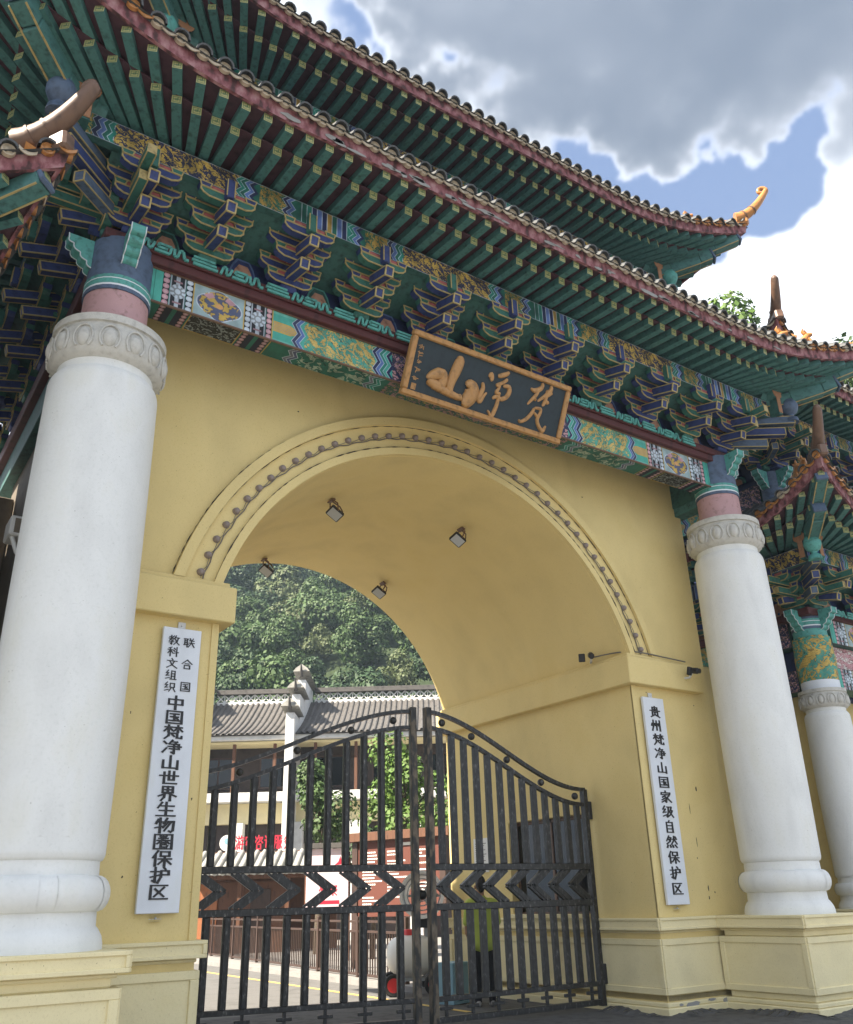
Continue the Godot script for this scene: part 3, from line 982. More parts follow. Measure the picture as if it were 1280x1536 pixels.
# boards, cloud panels, key fret between the clusters of one side
func bracket_wall(parent: Node, sd: Flank, s0: float, s1: float, spots: Array, setback: float) -> void:
	# setback: distance from the purlin back to the column line
	var F := func(a: float, d: float, y: float) -> Vector3: return sd.at(a, d - setback, y - 1.0)
	var b := MB.new()
	b.quad(F.call(s0, 0.05, 0.0), F.call(s1, 0.05, 0.0), F.call(s1, 0.05, 0.46), F.call(s0, 0.05, 0.46), sd.n)
	b.quad(F.call(s0, 0.03, 0.0), F.call(s1, 0.03, 0.0), F.call(s1, 0.03, 0.46), F.call(s0, 0.03, 0.46), -sd.n)
	put(parent, "bracket_board", b, M.panel_blue)
	var g := MB.new()
	g.quad(F.call(s0, 0.05, 0.44), F.call(s1, 0.05, 0.44), F.call(s1, setback - 0.06, 0.69), F.call(s0, setback - 0.06, 0.69), Vector3.DOWN)
	g.quad(F.call(s0, 0.05, 0.46), F.call(s1, 0.05, 0.46), F.call(s1, setback - 0.06, 0.71), F.call(s0, setback - 0.06, 0.71), Vector3.UP)
	put(parent, "slanting_board", g, M.deep_green)
	var turn := Basis(Vector3.UP.cross(sd.n).normalized(), Vector3.UP, sd.n)
	var cloud := [Vector2(-0.27, 0), Vector2(-0.26, 0.07), Vector2(-0.2, 0.11), Vector2(-0.14, 0.12), Vector2(-0.11, 0.2), Vector2(-0.06, 0.27), Vector2(0.06, 0.27), Vector2(0.11, 0.2), Vector2(0.14, 0.12), Vector2(0.2, 0.11), Vector2(0.26, 0.07), Vector2(0.27, 0)]
	for i in spots.size() - 1:
		var mid: float = (spots[i] + spots[i + 1]) * 0.5
		if mid < s0 or mid > s1:
			continue
		var x := Transform3D(turn, F.call(mid, 0.052, 0.0))
		var pn := node(parent, "cloud_panel", x)
		var lay := [[1.36, 0.006, M.teal if i % 2 == 0 else M.line_blue], [1.22, 0.012, M.arm_blue if i % 2 == 1 else M.deep_green], [1.02, 0.02, M.flame_orange]]
		for l in lay:
			var poly := PackedVector2Array()
			for q in cloud:
				poly.append(q * Vector2(1.0, 1.25) * l[0])
			var mb := MB.new()
			mb.prism(poly, l[1])
			put(pn, "cloud_layer", mb, l[2])
		var st := MB.new()
		st.ball(Vector3(0, 0.12, 0.02), Vector3(0.028, 0.028, 0.028), 10, 6)
		put(pn, "stud", st, M.line_blue)

var fret_mesh: ArrayMesh
func key_fret(parent: Node, sd: Flank, s0: float, s1: float, d: float, y: float) -> void:
	if not fret_mesh:
		var b := MB.new()
		var strokes := [[[0.0, 0.0], [0.035, 0.12], [0.075, 0.12], [0.075, 0.02], [0.115, 0.02], [0.15, 0.12]], [[0.155, 0.015], [0.34, 0.015], [0.36, 0.12], [0.20, 0.12], [0.19, 0.068], [0.31, 0.068]], [[0.395, 0.12], [0.40, 0.015], [0.44, 0.015], [0.465, 0.12], [0.505, 0.12], [0.53, 0.015], [0.58, 0.015]], [[0.64, 0.018], [0.96, 0.018]], [[0.62, 0.068], [0.94, 0.068]], [[0.64, 0.118], [0.92, 0.118]]]
		for s in strokes:
			for i in s.size() - 1:
				b.bar(Vector3(s[i][0], s[i][1], 0.015), Vector3(s[i + 1][0], s[i + 1][1], 0.015), 0.026, 0.034, Vector3.UP if absf(s[i][1] - s[i + 1][1]) < 0.01 else Vector3.RIGHT)
		fret_mesh = b.mesh()
		fret_mesh.surface_set_material(0, M.teal)
	var turn := Basis(Vector3.UP.cross(sd.n).normalized(), Vector3.UP, sd.n)
	var s := s0
	while s + 0.95 < s1 + 0.1:
		put(parent, "key_fret", fret_mesh, null, Transform3D(turn.scaled_local(Vector3.ONE), sd.at(s if turn.x.dot(sd.t) > 0 else s + 1.0, d, y)))
		s += 1.0

# ---------------------------------------------------------------- the gateway
const AR := 3.716      # radius of the arch
const AY := 4.18       # height of its centre
const HX := 3.55       # half width of the passage
const DEPTH := -5.3

func arch_y(x: float) -> float:
	return AY + sqrt(maxf(AR * AR - x * x, 0.0))

# moulded plinth round a block; f = faces to panel ("f" front, "l" left, "r" right)
func plinth(parent: Node, called: String, x0: float, x1: float, z0: float, z1: float, faces: String) -> void:
	var o := node(parent, called)
	var b := MB.new()
	var lay := [[0.0, 0.10, 0.075], [0.10, 0.165, 0.055], [0.165, 0.26, 0.0], [0.26, 0.985, 0.035], [0.985, 1.10, -0.02], [1.10, 1.27, 0.085]]
	for l in lay:
		b.box(Vector3(x0 - l[2], l[0] + (0.0005 if l[0] > 0 else -0.1), z0 - l[2]), Vector3(x1 + l[2], l[1], z1 + l[2]), 0.014)
	# scotia under the ledge and over the foot
	b.box(Vector3(x0 - 0.02, 1.06, z0 - 0.02), Vector3(x1 + 0.02, 1.099, z1 + 0.02), 0.012)
	put(o, "plinth_body", b, M.trim_plaster)
	# raised frames: the panel reads as sunk between them
	var fr := MB.new()
	for spec in [[0.26, 0.985, 0.035, 0.085], [1.10, 1.27, 0.085, 0.038]]:
		var d: float = spec[2]
		var w: float = spec[3]
		for f in faces:
			var a := Vector3.ZERO
			var t := Vector3.RIGHT
			var n := Vector3.BACK
			var L := 0.0
			if f == "f":
				a = Vector3(x0 - d, 0, z1 + d)
				L = x1 - x0 + 2 * d
			elif f == "l":
				a = Vector3(x0 - d, 0, z0 - d)
				t = Vector3.BACK
				n = Vector3.LEFT
				L = z1 - z0 + 2 * d
			else:
				a = Vector3(x1 + d, 0, z0 - d)
				t = Vector3.BACK
				n = Vector3.RIGHT
				L = z1 - z0 + 2 * d
			var y0: float = spec[0]
			var y1: float = spec[1]
			for q in [[0.0, L, y0, y0 + w], [0.0, L, y1 - w, y1], [0.0, w, y0 + w, y1 - w], [L - w, L, y0 + w, y1 - w]]:
				var c: Vector3 = a + t * (q[0] + q[1]) * 0.5 + Vector3.UP * (q[2] + q[3]) * 0.5 + n * 0.006
				fr.obox(Transform3D(Basis(t, Vector3.UP, t.cross(Vector3.UP)), c), Vector3(q[1] - q[0], q[3] - q[2], 0.03), 0.006)
	put(o, "panel_frame", fr, M.trim_plaster)

func gateway_wall(g: Node) -> void:
	var T := 9.05
	var W := 5.46
	# front and back faces
	for side_ in [[0.0, Vector3.BACK], [DEPTH, Vector3.FORWARD]]:
		var w := MB.new()
		var z: float = side_[0]
		var nn: Vector3 = side_[1]
		var N := 48
		for i in N:
			var a := -HX + 2 * HX * i / N
			var c := -HX + 2 * HX * (i + 1) / N
			w.quad(Vector3(a, arch_y(a), z), Vector3(c, arch_y(c), z), Vector3(c, T, z), Vector3(a, T, z), nn)
		for s in [-1.0, 1.0]:
			w.quad(Vector3(s * HX, 0, z), Vector3(s * W, 0, z), Vector3(s * W, T, z), Vector3(s * HX, T, z), nn)
		put(g, "wall", w, M.wall_plaster)
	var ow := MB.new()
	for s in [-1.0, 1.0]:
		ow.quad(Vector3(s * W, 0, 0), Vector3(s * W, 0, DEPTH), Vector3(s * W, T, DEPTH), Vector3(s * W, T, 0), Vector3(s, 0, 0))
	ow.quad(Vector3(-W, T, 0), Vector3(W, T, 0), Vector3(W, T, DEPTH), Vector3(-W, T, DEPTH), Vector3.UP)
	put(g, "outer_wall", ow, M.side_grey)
	# vault and jambs
	var v := MB.new()
	var a0 := asin(HX / AR)
	var N := 64
	for i in N:
		var p := lerpf(-a0, a0, float(i) / N)
		var q := lerpf(-a0, a0, float(i + 1) / N)
		var P := Vector3(sin(p) * AR, AY + cos(p) * AR, 0)
		var Q := Vector3(sin(q) * AR, AY + cos(q) * AR, 0)
		var np := -Vector3(sin(p), cos(p), 0)
		var nq := -Vector3(sin(q), cos(q), 0)
		var D := Vector3(0, 0, DEPTH)
		v.tri_s(P, Q, Q + D, np, nq, nq)
		v.tri_s(P, Q + D, P + D, np, nq, np)
	put(g, "vault", v, M.wall_plaster)
	for s in [-1.0, 1.0]:
		var j := MB.new()
		if s < 0:
			j.quad(Vector3(-HX, 0, 0), Vector3(-HX, 0, DEPTH), Vector3(-HX, 5.28, DEPTH), Vector3(-HX, 5.28, 0), Vector3.RIGHT)
		else:
			# opening for the ticket window
			var z0 := -1.42
			var z1 := -3.4
			var y0 := 1.3
			var y1 := 2.86
			for r in [[0.0, z0, 0.0, 5.28], [z1, DEPTH, 0.0, 5.28], [z0, z1, 0.0, y0], [z0, z1, y1, 5.28]]:
				j.quad(Vector3(HX, r[2], r[0]), Vector3(HX, r[2], r[1]), Vector3(HX, r[3], r[1]), Vector3(HX, r[3], r[0]), Vector3.LEFT)
			# reveals of the opening
			j.quad(Vector3(HX, y0, z0), Vector3(HX, y0, z1), Vector3(HX + 0.22, y0, z1), Vector3(HX + 0.22, y0, z0), Vector3.UP)
			j.quad(Vector3(HX, y1, z0), Vector3(HX, y1, z1), Vector3(HX + 0.22, y1, z1), Vector3(HX + 0.22, y1, z0), Vector3.DOWN)
			j.quad(Vector3(HX, y0, z0), Vector3(HX, y1, z0), Vector3(HX + 0.22, y1, z0), Vector3(HX + 0.22, y0, z0), Vector3.FORWARD)
			j.quad(Vector3(HX, y0, z1), Vector3(HX, y1, z1), Vector3(HX + 0.22, y1, z1), Vector3(HX + 0.22, y0, z1), Vector3.BACK)
			var win := node(g, "window")
			var fr := MB.new()
			for q in [[z0, z0 - 0.06, y0, y1], [z1 + 0.06, z1, y0, y1], [-2.38, -2.44, y0, y1], [z0, z1, y0, y0 + 0.06], [z0, z1, y1 - 0.06, y1]]:
				fr.box(Vector3(HX + 0.15, q[2], minf(q[0], q[1])), Vector3(HX + 0.2, q[3], maxf(q[0], q[1])), 0.006)
			put(win, "window_frame", fr, M.horn_brown)
			for q in [[z0, -2.38], [-2.44, z1]]:
				var gl := MB.new()
				gl.box(Vector3(HX + 0.172, y0 + 0.04, q[1]), Vector3(HX + 0.178, y1 - 0.04, q[0]))
				put(win, "pane", gl, M.window_glass)
			var sl := MB.new()
			sl.box(Vector3(HX - 0.14, y0 - 0.04, z1 - 0.08), Vector3(HX + 0.1, y0 + 0.03, z0 + 0.08), 0.012)
			put(win, "sill", sl, M.trim_plaster)
		put(g, "jamb", j, M.wall_plaster)
	# mouldings round the arch
	for spec in [[3.722, 3.83, 0.075, "inner_arch_moulding"], [4.20, 4.33, 0.09, "outer_arch_moulding"], [3.83, 4.20, 0.03, "arch_band"]]:
		for zz in [[0.0, 1.0], [DEPTH, -1.0]]:
			if zz[1] < 0 and spec[3] != "inner_arch_moulding":
				continue
			var m := MB.new()
			var r0: float = spec[0]
			var r1: float = spec[1]
			var pr: float = spec[2] * zz[1]
			var b0 := acos((5.26 - AY) / r0)
			var b1 := acos((5.26 - AY) / r1)
			var K := 72
			for i in K:
				var f0 := -1.0 + 2.0 * i / K
				var f1 := -1.0 + 2.0 * (i + 1) / K
				var pi_ := Vector3(sin(f0 * b0) * r0, AY + cos(f0 * b0) * r0, zz[0])
				var qi := Vector3(sin(f1 * b0) * r0, AY + cos(f1 * b0) * r0, zz[0])
				var po := Vector3(sin(f0 * b1) * r1, AY + cos(f0 * b1) * r1, zz[0])
				var qo := Vector3(sin(f1 * b1) * r1, AY + cos(f1 * b1) * r1, zz[0])
				var D := Vector3(0, 0, pr)
				m.quad(pi_ + D, qi + D, qo + D, po + D, D)
				m.quad(pi_, qi, qi + D, pi_ + D, Vector3(0, AY, 0) - pi_)
				m.quad(po, qo, qo + D, po + D, po - Vector3(0, AY, 0))
			put(g, spec[3], m, M.wall_plaster)
	# dirt that has gathered along the mouldings
	var rg := RandomNumberGenerator.new()
	rg.seed = 44
	for q in [[4.336, 0.012], [3.836, 0.078], [4.196, 0.036]]:
		var pts := []
		var rad := []
		var lim := acos((5.3 - AY) / q[0])
		for i in 161:
			var a: float = lerpf(-lim, lim, i / 160.0)
			pts.append(Vector3(sin(a) * q[0], AY + cos(a) * q[0], q[1]))
			rad.append(maxf(0.0015, rg.randf_range(-0.004, 0.011)))
		var dm := MB.new()
		dm.tube(pts, rad, 5)
		put(g, "dirt_line", dm, M.grime)
	# flaked paint: [x, y, width, height, bare cement]
	for q in [[4.80, 3.16, 0.03, 0.10, 0], [4.76, 1.66, 0.02, 0.08, 0], [4.75, 1.52, 0.022, 0.055, 0], [4.58, 2.85, 0.012, 0.14, 0], [4.64, 2.35, 0.012, 0.16, 0], [4.6, 2.1, 0.02, 0.03, 0], [4.9, 1.6, 0.02, 0.03, 0], [5.05, 4.55, 0.02, 0.025, 0], [3.9, 4.66, 0.02, 0.02, 0], [-3.72, 2.7, 0.015, 0.03, 0], [-4.5, 3.6, 0.012, 0.03, 0], [-4.4, 1.9, 0.02, 0.025, 0], [2.9, 8.0, 0.03, 0.02, 0], [-2.6, 8.05, 0.03, 0.02, 0]]:
		var fl := MB.new()
		var poly := PackedVector2Array()
		for i in 9:
			var a := TAU * i / 9.0
			var rr := rg.randf_range(0.3, 0.62)
			poly.append(Vector2(cos(a) * q[2] * rr, sin(a) * q[3] * rr))
		fl.prism(poly, 0.003, at(q[0], q[1], 0.0))
		put(g, "paint_flake", fl, M.grime)
	for q in [[4.0, 0.11, 0.34, 0.075], [4.42, 0.15, 0.2, 0.03], [3.75, 0.13, 0.1, 0.03], [4.75, 0.12, 0.16, 0.06]]:
		var fl := MB.new()
		var poly := PackedVector2Array()
		for i in 11:
			var a := TAU * i / 11.0
			var rr := rg.randf_range(0.35, 0.55)
			poly.append(Vector2(cos(a) * q[2] * rr, clampf(sin(a) * q[3] * rr * 1.3, -0.06, 0.05)))
		fl.prism(poly, 0.003, at(q[0], q[1], 0.0575 if q[1] > 0.1 else 0.0775))
		put(g, "bare_patch", fl, M.bare_cement)
	# impost blocks
	for s in [-1.0, 1.0]:
		var b := MB.new()
		var x0: float = s * (HX - 0.15)
		var x1: float = s * 5.2
		b.box(Vector3(minf(x0, x1), 4.75, DEPTH - 0.14), Vector3(maxf(x0, x1), 5.20, 0.15), 0.012)
		b.box(Vector3(minf(s * (HX - 0.08), x1), 5.2005, DEPTH - 0.08), Vector3(maxf(s * (HX - 0.08), x1), 5.27, 0.08), 0.01)
		put(g, "impost", b, M.wall_plaster)
		# corner strips of the piers
		var st := MB.new()
		st.box(Vector3(minf(s * (HX - 0.0), s * (HX + 0.09)), 1.27, -0.02), Vector3(maxf(s * HX, s * (HX + 0.09)), 4.75, 0.02), 0.004)
		put(g, "corner_strip", st, M.wall_plaster)
		plinth(g, "pier_plinth", HX + 0.0 if s > 0 else -5.3, 5.3 if s > 0 else -HX, DEPTH, 0.0, "fl" if s > 0 else "fr")

func column_top(parent: Node, x: float, z: float, y0: float, y1: float, r: float, mat_: Material, out: float) -> void:
	# painted neck over the stone capital, up to the plate; out = side on which the beam ends show
	var m := MB.new()
	m.lathe([Vector2(r, y0 - 0.1), Vector2(r * 0.985, y0 + (y1 - y0) * 0.4)], 28, at(x, 0, z))
	put(parent, "neck", m, mat_)
	var hb := y0 + (y1 - y0) * 0.4
	var bands := [[M.steel_blue, 0.05], [M.board_white, 0.025], [M.teal, 0.07], [M.board_white, 0.012], [M.teal, 0.045]]
	var y := hb
	for k in bands:
		var q := MB.new()
		q.lathe([Vector2(0, y), Vector2(r * 1.03, y), Vector2(r * 1.03, y + k[1]), Vector2(0, y + k[1])], 28, at(x, 0, z))
		put(parent, "neck_band", q, k[0])
		y += k[1]
	var t := MB.new()
	t.lathe([Vector2(r * 0.99, y), Vector2(r * 0.99, y1), Vector2(0, y1)], 28, at(x, 0, z))
	put(parent, "neck_head", t, M.steel_blue)
	# wave-cut beam ends
	var prof := PackedVector2Array([Vector2(0, 0.0), Vector2(0.30, 0.42), Vector2(0.36, 0.50), Vector2(0.36, 0.60), Vector2(0, 0.60)])
	var wave := PackedVector2Array([Vector2(0, 0.0)])
	var lobes := [[0.04, 0.0, 0.13, 0.13], [0.13, 0.13, 0.23, 0.27], [0.23, 0.27, 0.33, 0.42], [0.33, 0.42, 0.40, 0.52]]
	for l in lobes:
		for i in 6:
			var f := i / 5.0
			var px: float = lerpf(l[0], l[2], f)
			var py: float = lerpf(l[1], l[3], f)
			var bul := sin(f * PI) * 0.032
			wave.append(Vector2(px + bul, py - bul * 0.75))
	for i in wave.size():
		wave[i] = wave[i] * Vector2(0.85, 0.66)
	wave.append(Vector2(0.41 * 0.85, 0.40))
	wave.append(Vector2(0, 0.40))
	for dirv in [Vector3(0, 0, 1), Vector3(out, 0, 0)]:
		var e := MB.new()
		var bas := Basis(dirv, Vector3.UP, dirv.cross(Vector3.UP))
		var x0 := Transform3D(bas, Vector3(x, y1 - 0.40, z) + dirv * (r * 0.82) - bas.z * 0.085)
		e.prism(wave, 0.17, x0)
		put(parent, "wave_beam_end", e, M.teal)
		for zz in [0.0, 0.17]:
			var ln := MB.new()
			for i in wave.size() - 2:
				ln.bar(x0 * Vector3(wave[i].x, wave[i].y, zz), x0 * Vector3(wave[i + 1].x, wave[i + 1].y, zz), 0.012, 0.012)
			put(parent, "white_edging", ln, M.white_line)

func stone_column(g: Node, x: float, z: float, y0: float, y1: float, r: float, called := "column") -> void:
	var o := node(g, called)
	var k := r / 0.6
	var H := y1 - y0
	var sh := MB.new()
	var pr := []
	var yb := y0 + 0.72 * k
	var yt := y1 - 0.62 * k
	pr.append(Vector2(r * 0.86, yb))
	pr.append(Vector2(r * 0.93, yb + 0.012 * k))
	for i in 5:
		var f := i / 4.0
		pr.append(Vector2(r * (0.955 + 0.035 * sin(f * PI / 2)), yb + 0.02 * k + 0.06 * k * f))
	for i in 9:
		var f := i / 8.0
		pr.append(Vector2(r * (0.99 + 0.03 * sin(f * PI)), lerpf(yb + 0.1 * k, yt - 0.16 * k, f)))
	for i in 7:
		var f := i / 6.0
		pr.append(Vector2(r * (0.99 - 0.12 * (1.0 - cos(f * PI / 2))), yt - 0.15 * k + 0.15 * k * sin(f * PI / 2)))
	sh.lathe(pr, 64, at(x, 0, z))
	put(o, "shaft", sh, M.column_white)
	# base: collar, fat ring with lobes, collar, flared foot
	var b := MB.new()
	var bp := [Vector2(r * 1.09, y0), Vector2(r * 1.085, y0 + 0.05 * k), Vector2(r * 1.06, y0 + 0.11 * k), Vector2(r * 1.0, y0 + 0.17 * k), Vector2(r * 0.965, y0 + 0.19 * k), Vector2(r * 0.955, y0 + 0.31 * k)]
	b.lathe(bp, 64, at(x, 0, z))
	put(o, "base_foot", b, M.column_white)
	var bc := MB.new()
	bc.lathe([Vector2(r * 0.93, y0 + 0.6 * k), Vector2(r * 0.92, y0 + 0.73 * k)], 64, at(x, 0, z))
	put(o, "base_collar", bc, M.column_white)
	var rg := MB.new()
	var rp := []
	for i in 13:
		var a := -PI / 2 + PI * i / 12.0
		rp.append(Vector2(r * 0.93 + cos(a) * 0.11 * k, y0 + 0.455 * k + sin(a) * 0.15 * k))
	rg.lathe(rp, 64, at(x, 0, z))
	put(o, "base_ring", rg, M.column_white)
	# raised cushions on the ring
	for i in 8:
		var a0 := TAU * i / 8.0 + 0.12
		var c := MB.new()
		var cp := []
		for j in 9:
			var a := -1.05 + 2.4 * j / 8.0
			cp.append(Vector2(r * 0.93 + cos(a) * 0.116 * k, y0 + 0.455 * k + sin(a) * 0.156 * k))
		c.lathe(cp, 12, at(x, 0, z), a0, a0 + TAU / 8.0 - 0.24)
		put(o, "base_cushion", c, M.column_white)
	# capital: neck, then a drum carved with beads and lobes
	var cap := MB.new()
	cap.lathe([Vector2(r * 0.87, yt - 0.01), Vector2(r * 0.87, yt + 0.11 * k)], 64, at(x, 0, z))
	put(o, "capital_neck", cap, M.column_white)
	var dr := MB.new()
	dr.lathe([Vector2(r * 0.87, yt + 0.10 * k), Vector2(r * 0.97, yt + 0.12 * k), Vector2(r * 1.03, yt + 0.17 * k), Vector2(r * 1.06, yt + 0.25 * k), Vector2(r * 1.055, yt + 0.40 * k), Vector2(r * 1.0, yt + 0.50 * k), Vector2(r * 1.0, yt + 0.515 * k), Vector2(r * 1.05, yt + 0.52 * k), Vector2(r * 1.05, yt + 0.61 * k), Vector2(0, yt + 0.62 * k)], 64, at(x, 0, z))
	put(o, "capital_drum", dr, M.carved_white)
	for i in 14:
		var a := TAU * i / 14.0
		var d := Vector3(cos(a), 0, sin(a))
		var lob := MB.new()
		var c := Vector3(x, yt + 0.30 * k, z) + d * r * 1.035
		var tg := Vector3(-d.z, 0, d.x)
		lob.ball(Vector3.ZERO, Vector3.ONE, 10, 6)
		put(o, "lobe", lob, M.carved_white, Transform3D(Basis(tg * 0.08 * k, Vector3.UP * 0.12 * k, d * 0.055 * k), c))
		var rim := MB.new()
		var pts := []
		for j in 15:
			var b2 := -0.9 + (PI + 1.8) * j / 14.0
			pts.append(c + d * 0.012 + tg * cos(b2) * 0.108 * k + Vector3.UP * sin(b2) * 0.155 * k)
		rim.tube(pts, 0.014 * k, 6)
		put(o, "lobe_rim", rim, M.carved_white)

func great_beam(g: Node) -> void:
	var o := node(g, "great_beam")
	var b := MB.new()
	var yb := 8.31
	var yt := 8.80
	b.box(Vector3(-5.14, yb, 0.70), Vector3(5.14, yt, 1.05))
	put(o, "beam_core", b, M.deep_green)
	for s in [-1.0, 1.0]:
		var f := MB.new()
		var u := Rect2(0, 0, 1, 1)
		f.quad(Vector3(s * 5.14, yb, 1.054), Vector3(0, yb, 1.054), Vector3(0, yt, 1.054), Vector3(s * 5.14, yt, 1.054), Vector3.BACK, u)
		put(o, "beam_ornament", f, M.beam_print)
		var q := MB.new()
		q.quad(Vector3(s * 5.14, yb - 0.004, 0.70), Vector3(0, yb - 0.004, 0.70), Vector3(0, yb - 0.004, 1.05), Vector3(s * 5.14, yb - 0.004, 1.05), Vector3.DOWN, u)
		put(o, "soffit_ornament", q, M.soffit_print)
	var e := MB.new()
	e.box(Vector3(-5.15, yb - 0.012, 1.04), Vector3(5.15, yb + 0.014, 1.072), 0.004)
	e.box(Vector3(-5.15, yt - 0.012, 1.04), Vector3(5.15, yt + 0.012, 1.072), 0.004)
	put(o, "beam_bead", e, M.horn_brown)
	var r := MB.new()
	r.box(Vector3(-5.6, 8.805, 0.66), Vector3(5.6, 8.92, 1.15), 0.01)
	put(o, "red_plate", r, M.dark_red)
	var p := MB.new()
	p.box(Vector3(-5.75, 8.921, 0.62), Vector3(5.75, 9.05, 1.19), 0.012)
	put(o, "bracket_plate", p, M.dark_red)

func gateway() -> Node3D:
	var g := node(self, "gateway")
	tag(g, "large yellow arched gateway with white columns and painted double-eaved roof", "gateway")
	gateway_wall(g)
	print("wall")
	for s in [-1.0, 1.0]:
		plinth(g, "pedestal", s * 5.45 - 0.64, s * 5.45 + 0.64, 0.1, 0.9 + 0.64, "fl" if s > 0 else "fr")
		stone_column(g, s * 5.45, 0.9, 1.27, 7.64, 0.6)
		var top := node(g, "column_head")
		column_top(top, s * 5.45, 0.9, 7.64, 8.93, 0.375, M.pink_paint, s)
		# tie beam from the column back to the wall
		var tb := MB.new()
		tb.box(Vector3(s * 5.45 - 0.14, 8.15, -0.2), Vector3(s * 5.45 + 0.14, 8.75, 0.62), 0.01)
		put(g, "tie_beam", tb, M.rafter_green)
		# side beams run back along the flank
		var sb := MB.new()
		sb.box(Vector3(s * 5.45 - 0.17, 8.31, -6.2), Vector3(s * 5.45 + 0.17, 8.80, 0.58), 0.01)
		put(g, "flank_beam", sb, M.deep_green)
		var sp := MB.new()
		sp.box(Vector3(s * 5.45 - 0.28, 8.801, -6.4), Vector3(s * 5.45 + 0.28, 9.05, 0.61), 0.01)
		put(g, "flank_plate", sp, M.dark_red)
	great_beam(g)
	# lower roof
	var Y := 10.05
	var lo := node(g, "lower_roof")
	var F := side(Vector3(0, Y, 1.74), Vector3.RIGHT, Vector3.BACK, 6.29)
	var zc := (1.74 - 6.4) / 2
	var L := side(Vector3(-6.29, Y, zc), Vector3.BACK, Vector3.LEFT, 1.74 - zc)
	var R := side(Vector3(6.29, Y, zc), Vector3.FORWARD, Vector3.RIGHT, 1.74 - zc)
	eave(lo, F, -99, 99)
	eave(lo, L, -99, 99)
	eave(lo, R, -99, 0.5, false)
	# plaster that has come away from the fascia
	var pr := RandomNumberGenerator.new()
	pr.seed = 61
	for i in 34:
		var sp := pr.randf_range(-4.5, 5.5)
		var c := F.p(sp, 1.0, pr.randf_range(0.16, 0.22)) + Vector3(0, 0, 0.006)
		var poly := PackedVector2Array()
		var w := pr.randf_range(0.05, 0.22)
		var h := pr.randf_range(0.02, 0.05)
		for k in 11:
			var a := TAU * k / 11.0
			var rr := pr.randf_range(0.45, 1.0)
			poly.append(Vector2(cos(a) * w * rr, sin(a) * h * rr))
		var fm := MB.new()
		fm.prism(poly, 0.006, Transform3D(Basis(), c))
		put(lo, "bare_patch", fm, M.bare_cement)
	hip(lo, F, -1.0, false, "curl")
	hip(lo, F, 1.0, false, "curl")
	purlin(lo, F, -6.54, 6.54)
	purlin(lo, L, -L.h, L.h + 0.25)
	purlin(lo, R, -R.h - 0.25, 3.5)
	print("lower roof")
	# bracket clusters
	var br := node(g, "bracket_tier")
	var spots := [-5.45]
	for i in range(-4, 5):
		spots.append(i * 1.125)
	spots.append(5.45)
	for i in spots.size():
		bracket_set(br, at(spots[i], Y - 1.0, 0.9), i % 2 == 1)
	bracket_wall(br, F, -5.9, 5.9, spots, 0.84)
	key_fret(br, F, -5.32, 5.4, -0.84 + 0.30, -1.12)
	var fl := []
	for i in 7:
		var z := 0.9 - i * 1.1
		fl.append(z - zc)
		bracket_set(br, Transform3D(Basis(Vector3.UP, -PI / 2), Vector3(-5.45, Y - 1.0, z)), i % 2 == 0)
	fl.reverse()
	bracket_wall(br, L, -3.2, L.h - 0.5, fl, 0.84)
	for s in [-1.0, 1.0]:
		corner_noses(br, at(s * 5.45, Y - 1.0, 0.9, s * PI / 4))
	# upper storey
	var up := node(g, "upper_roof")
	var Y2 := 13.37
	var F2 := side(Vector3(0, Y2, 0.53), Vector3.RIGHT, Vector3.BACK, 5.02)
	var zc2 := (0.53 - 5.8) / 2
	var L2 := side(Vector3(-5.02, Y2, zc2), Vector3.BACK, Vector3.LEFT, 0.53 - zc2)
	var R2 := side(Vector3(5.02, Y2, zc2), Vector3.FORWARD, Vector3.RIGHT, 0.53 - zc2)
	F2.cl = 3.2
	L2.cl = 3.2
	R2.cl = 3.2
	eave(up, F2, -99, 99)
	eave(up, L2, -1, 99, false)
	eave(up, R2, -99, 1, true)
	hip(up, F2, -1.0, true, "curl")
	hip(up, F2, 1.0, true, "curl")
	purlin(up, F2, -5.27, 5.27)
	purlin(up, L2, -3.0, L2.h + 0.25)
	purlin(up, R2, -R2.h - 0.25, 3.0)
	var bw := MB.new()
	bw.box(Vector3(-4.85, 10.9, -5.6), Vector3(4.85, 13.05, 0.36))
	put(up, "upper_wall", bw, M.deep_green)
	var tp := MB.new()
	tp.bar(Vector3(-4.2, 15.6, zc2), Vector3(4.2, 15.6, zc2), 0.3, 0.5, Vector3.UP, 0.03)
	put(up, "main_ridge", tp, M.horn_brown)
	print("upper roof")
	return g

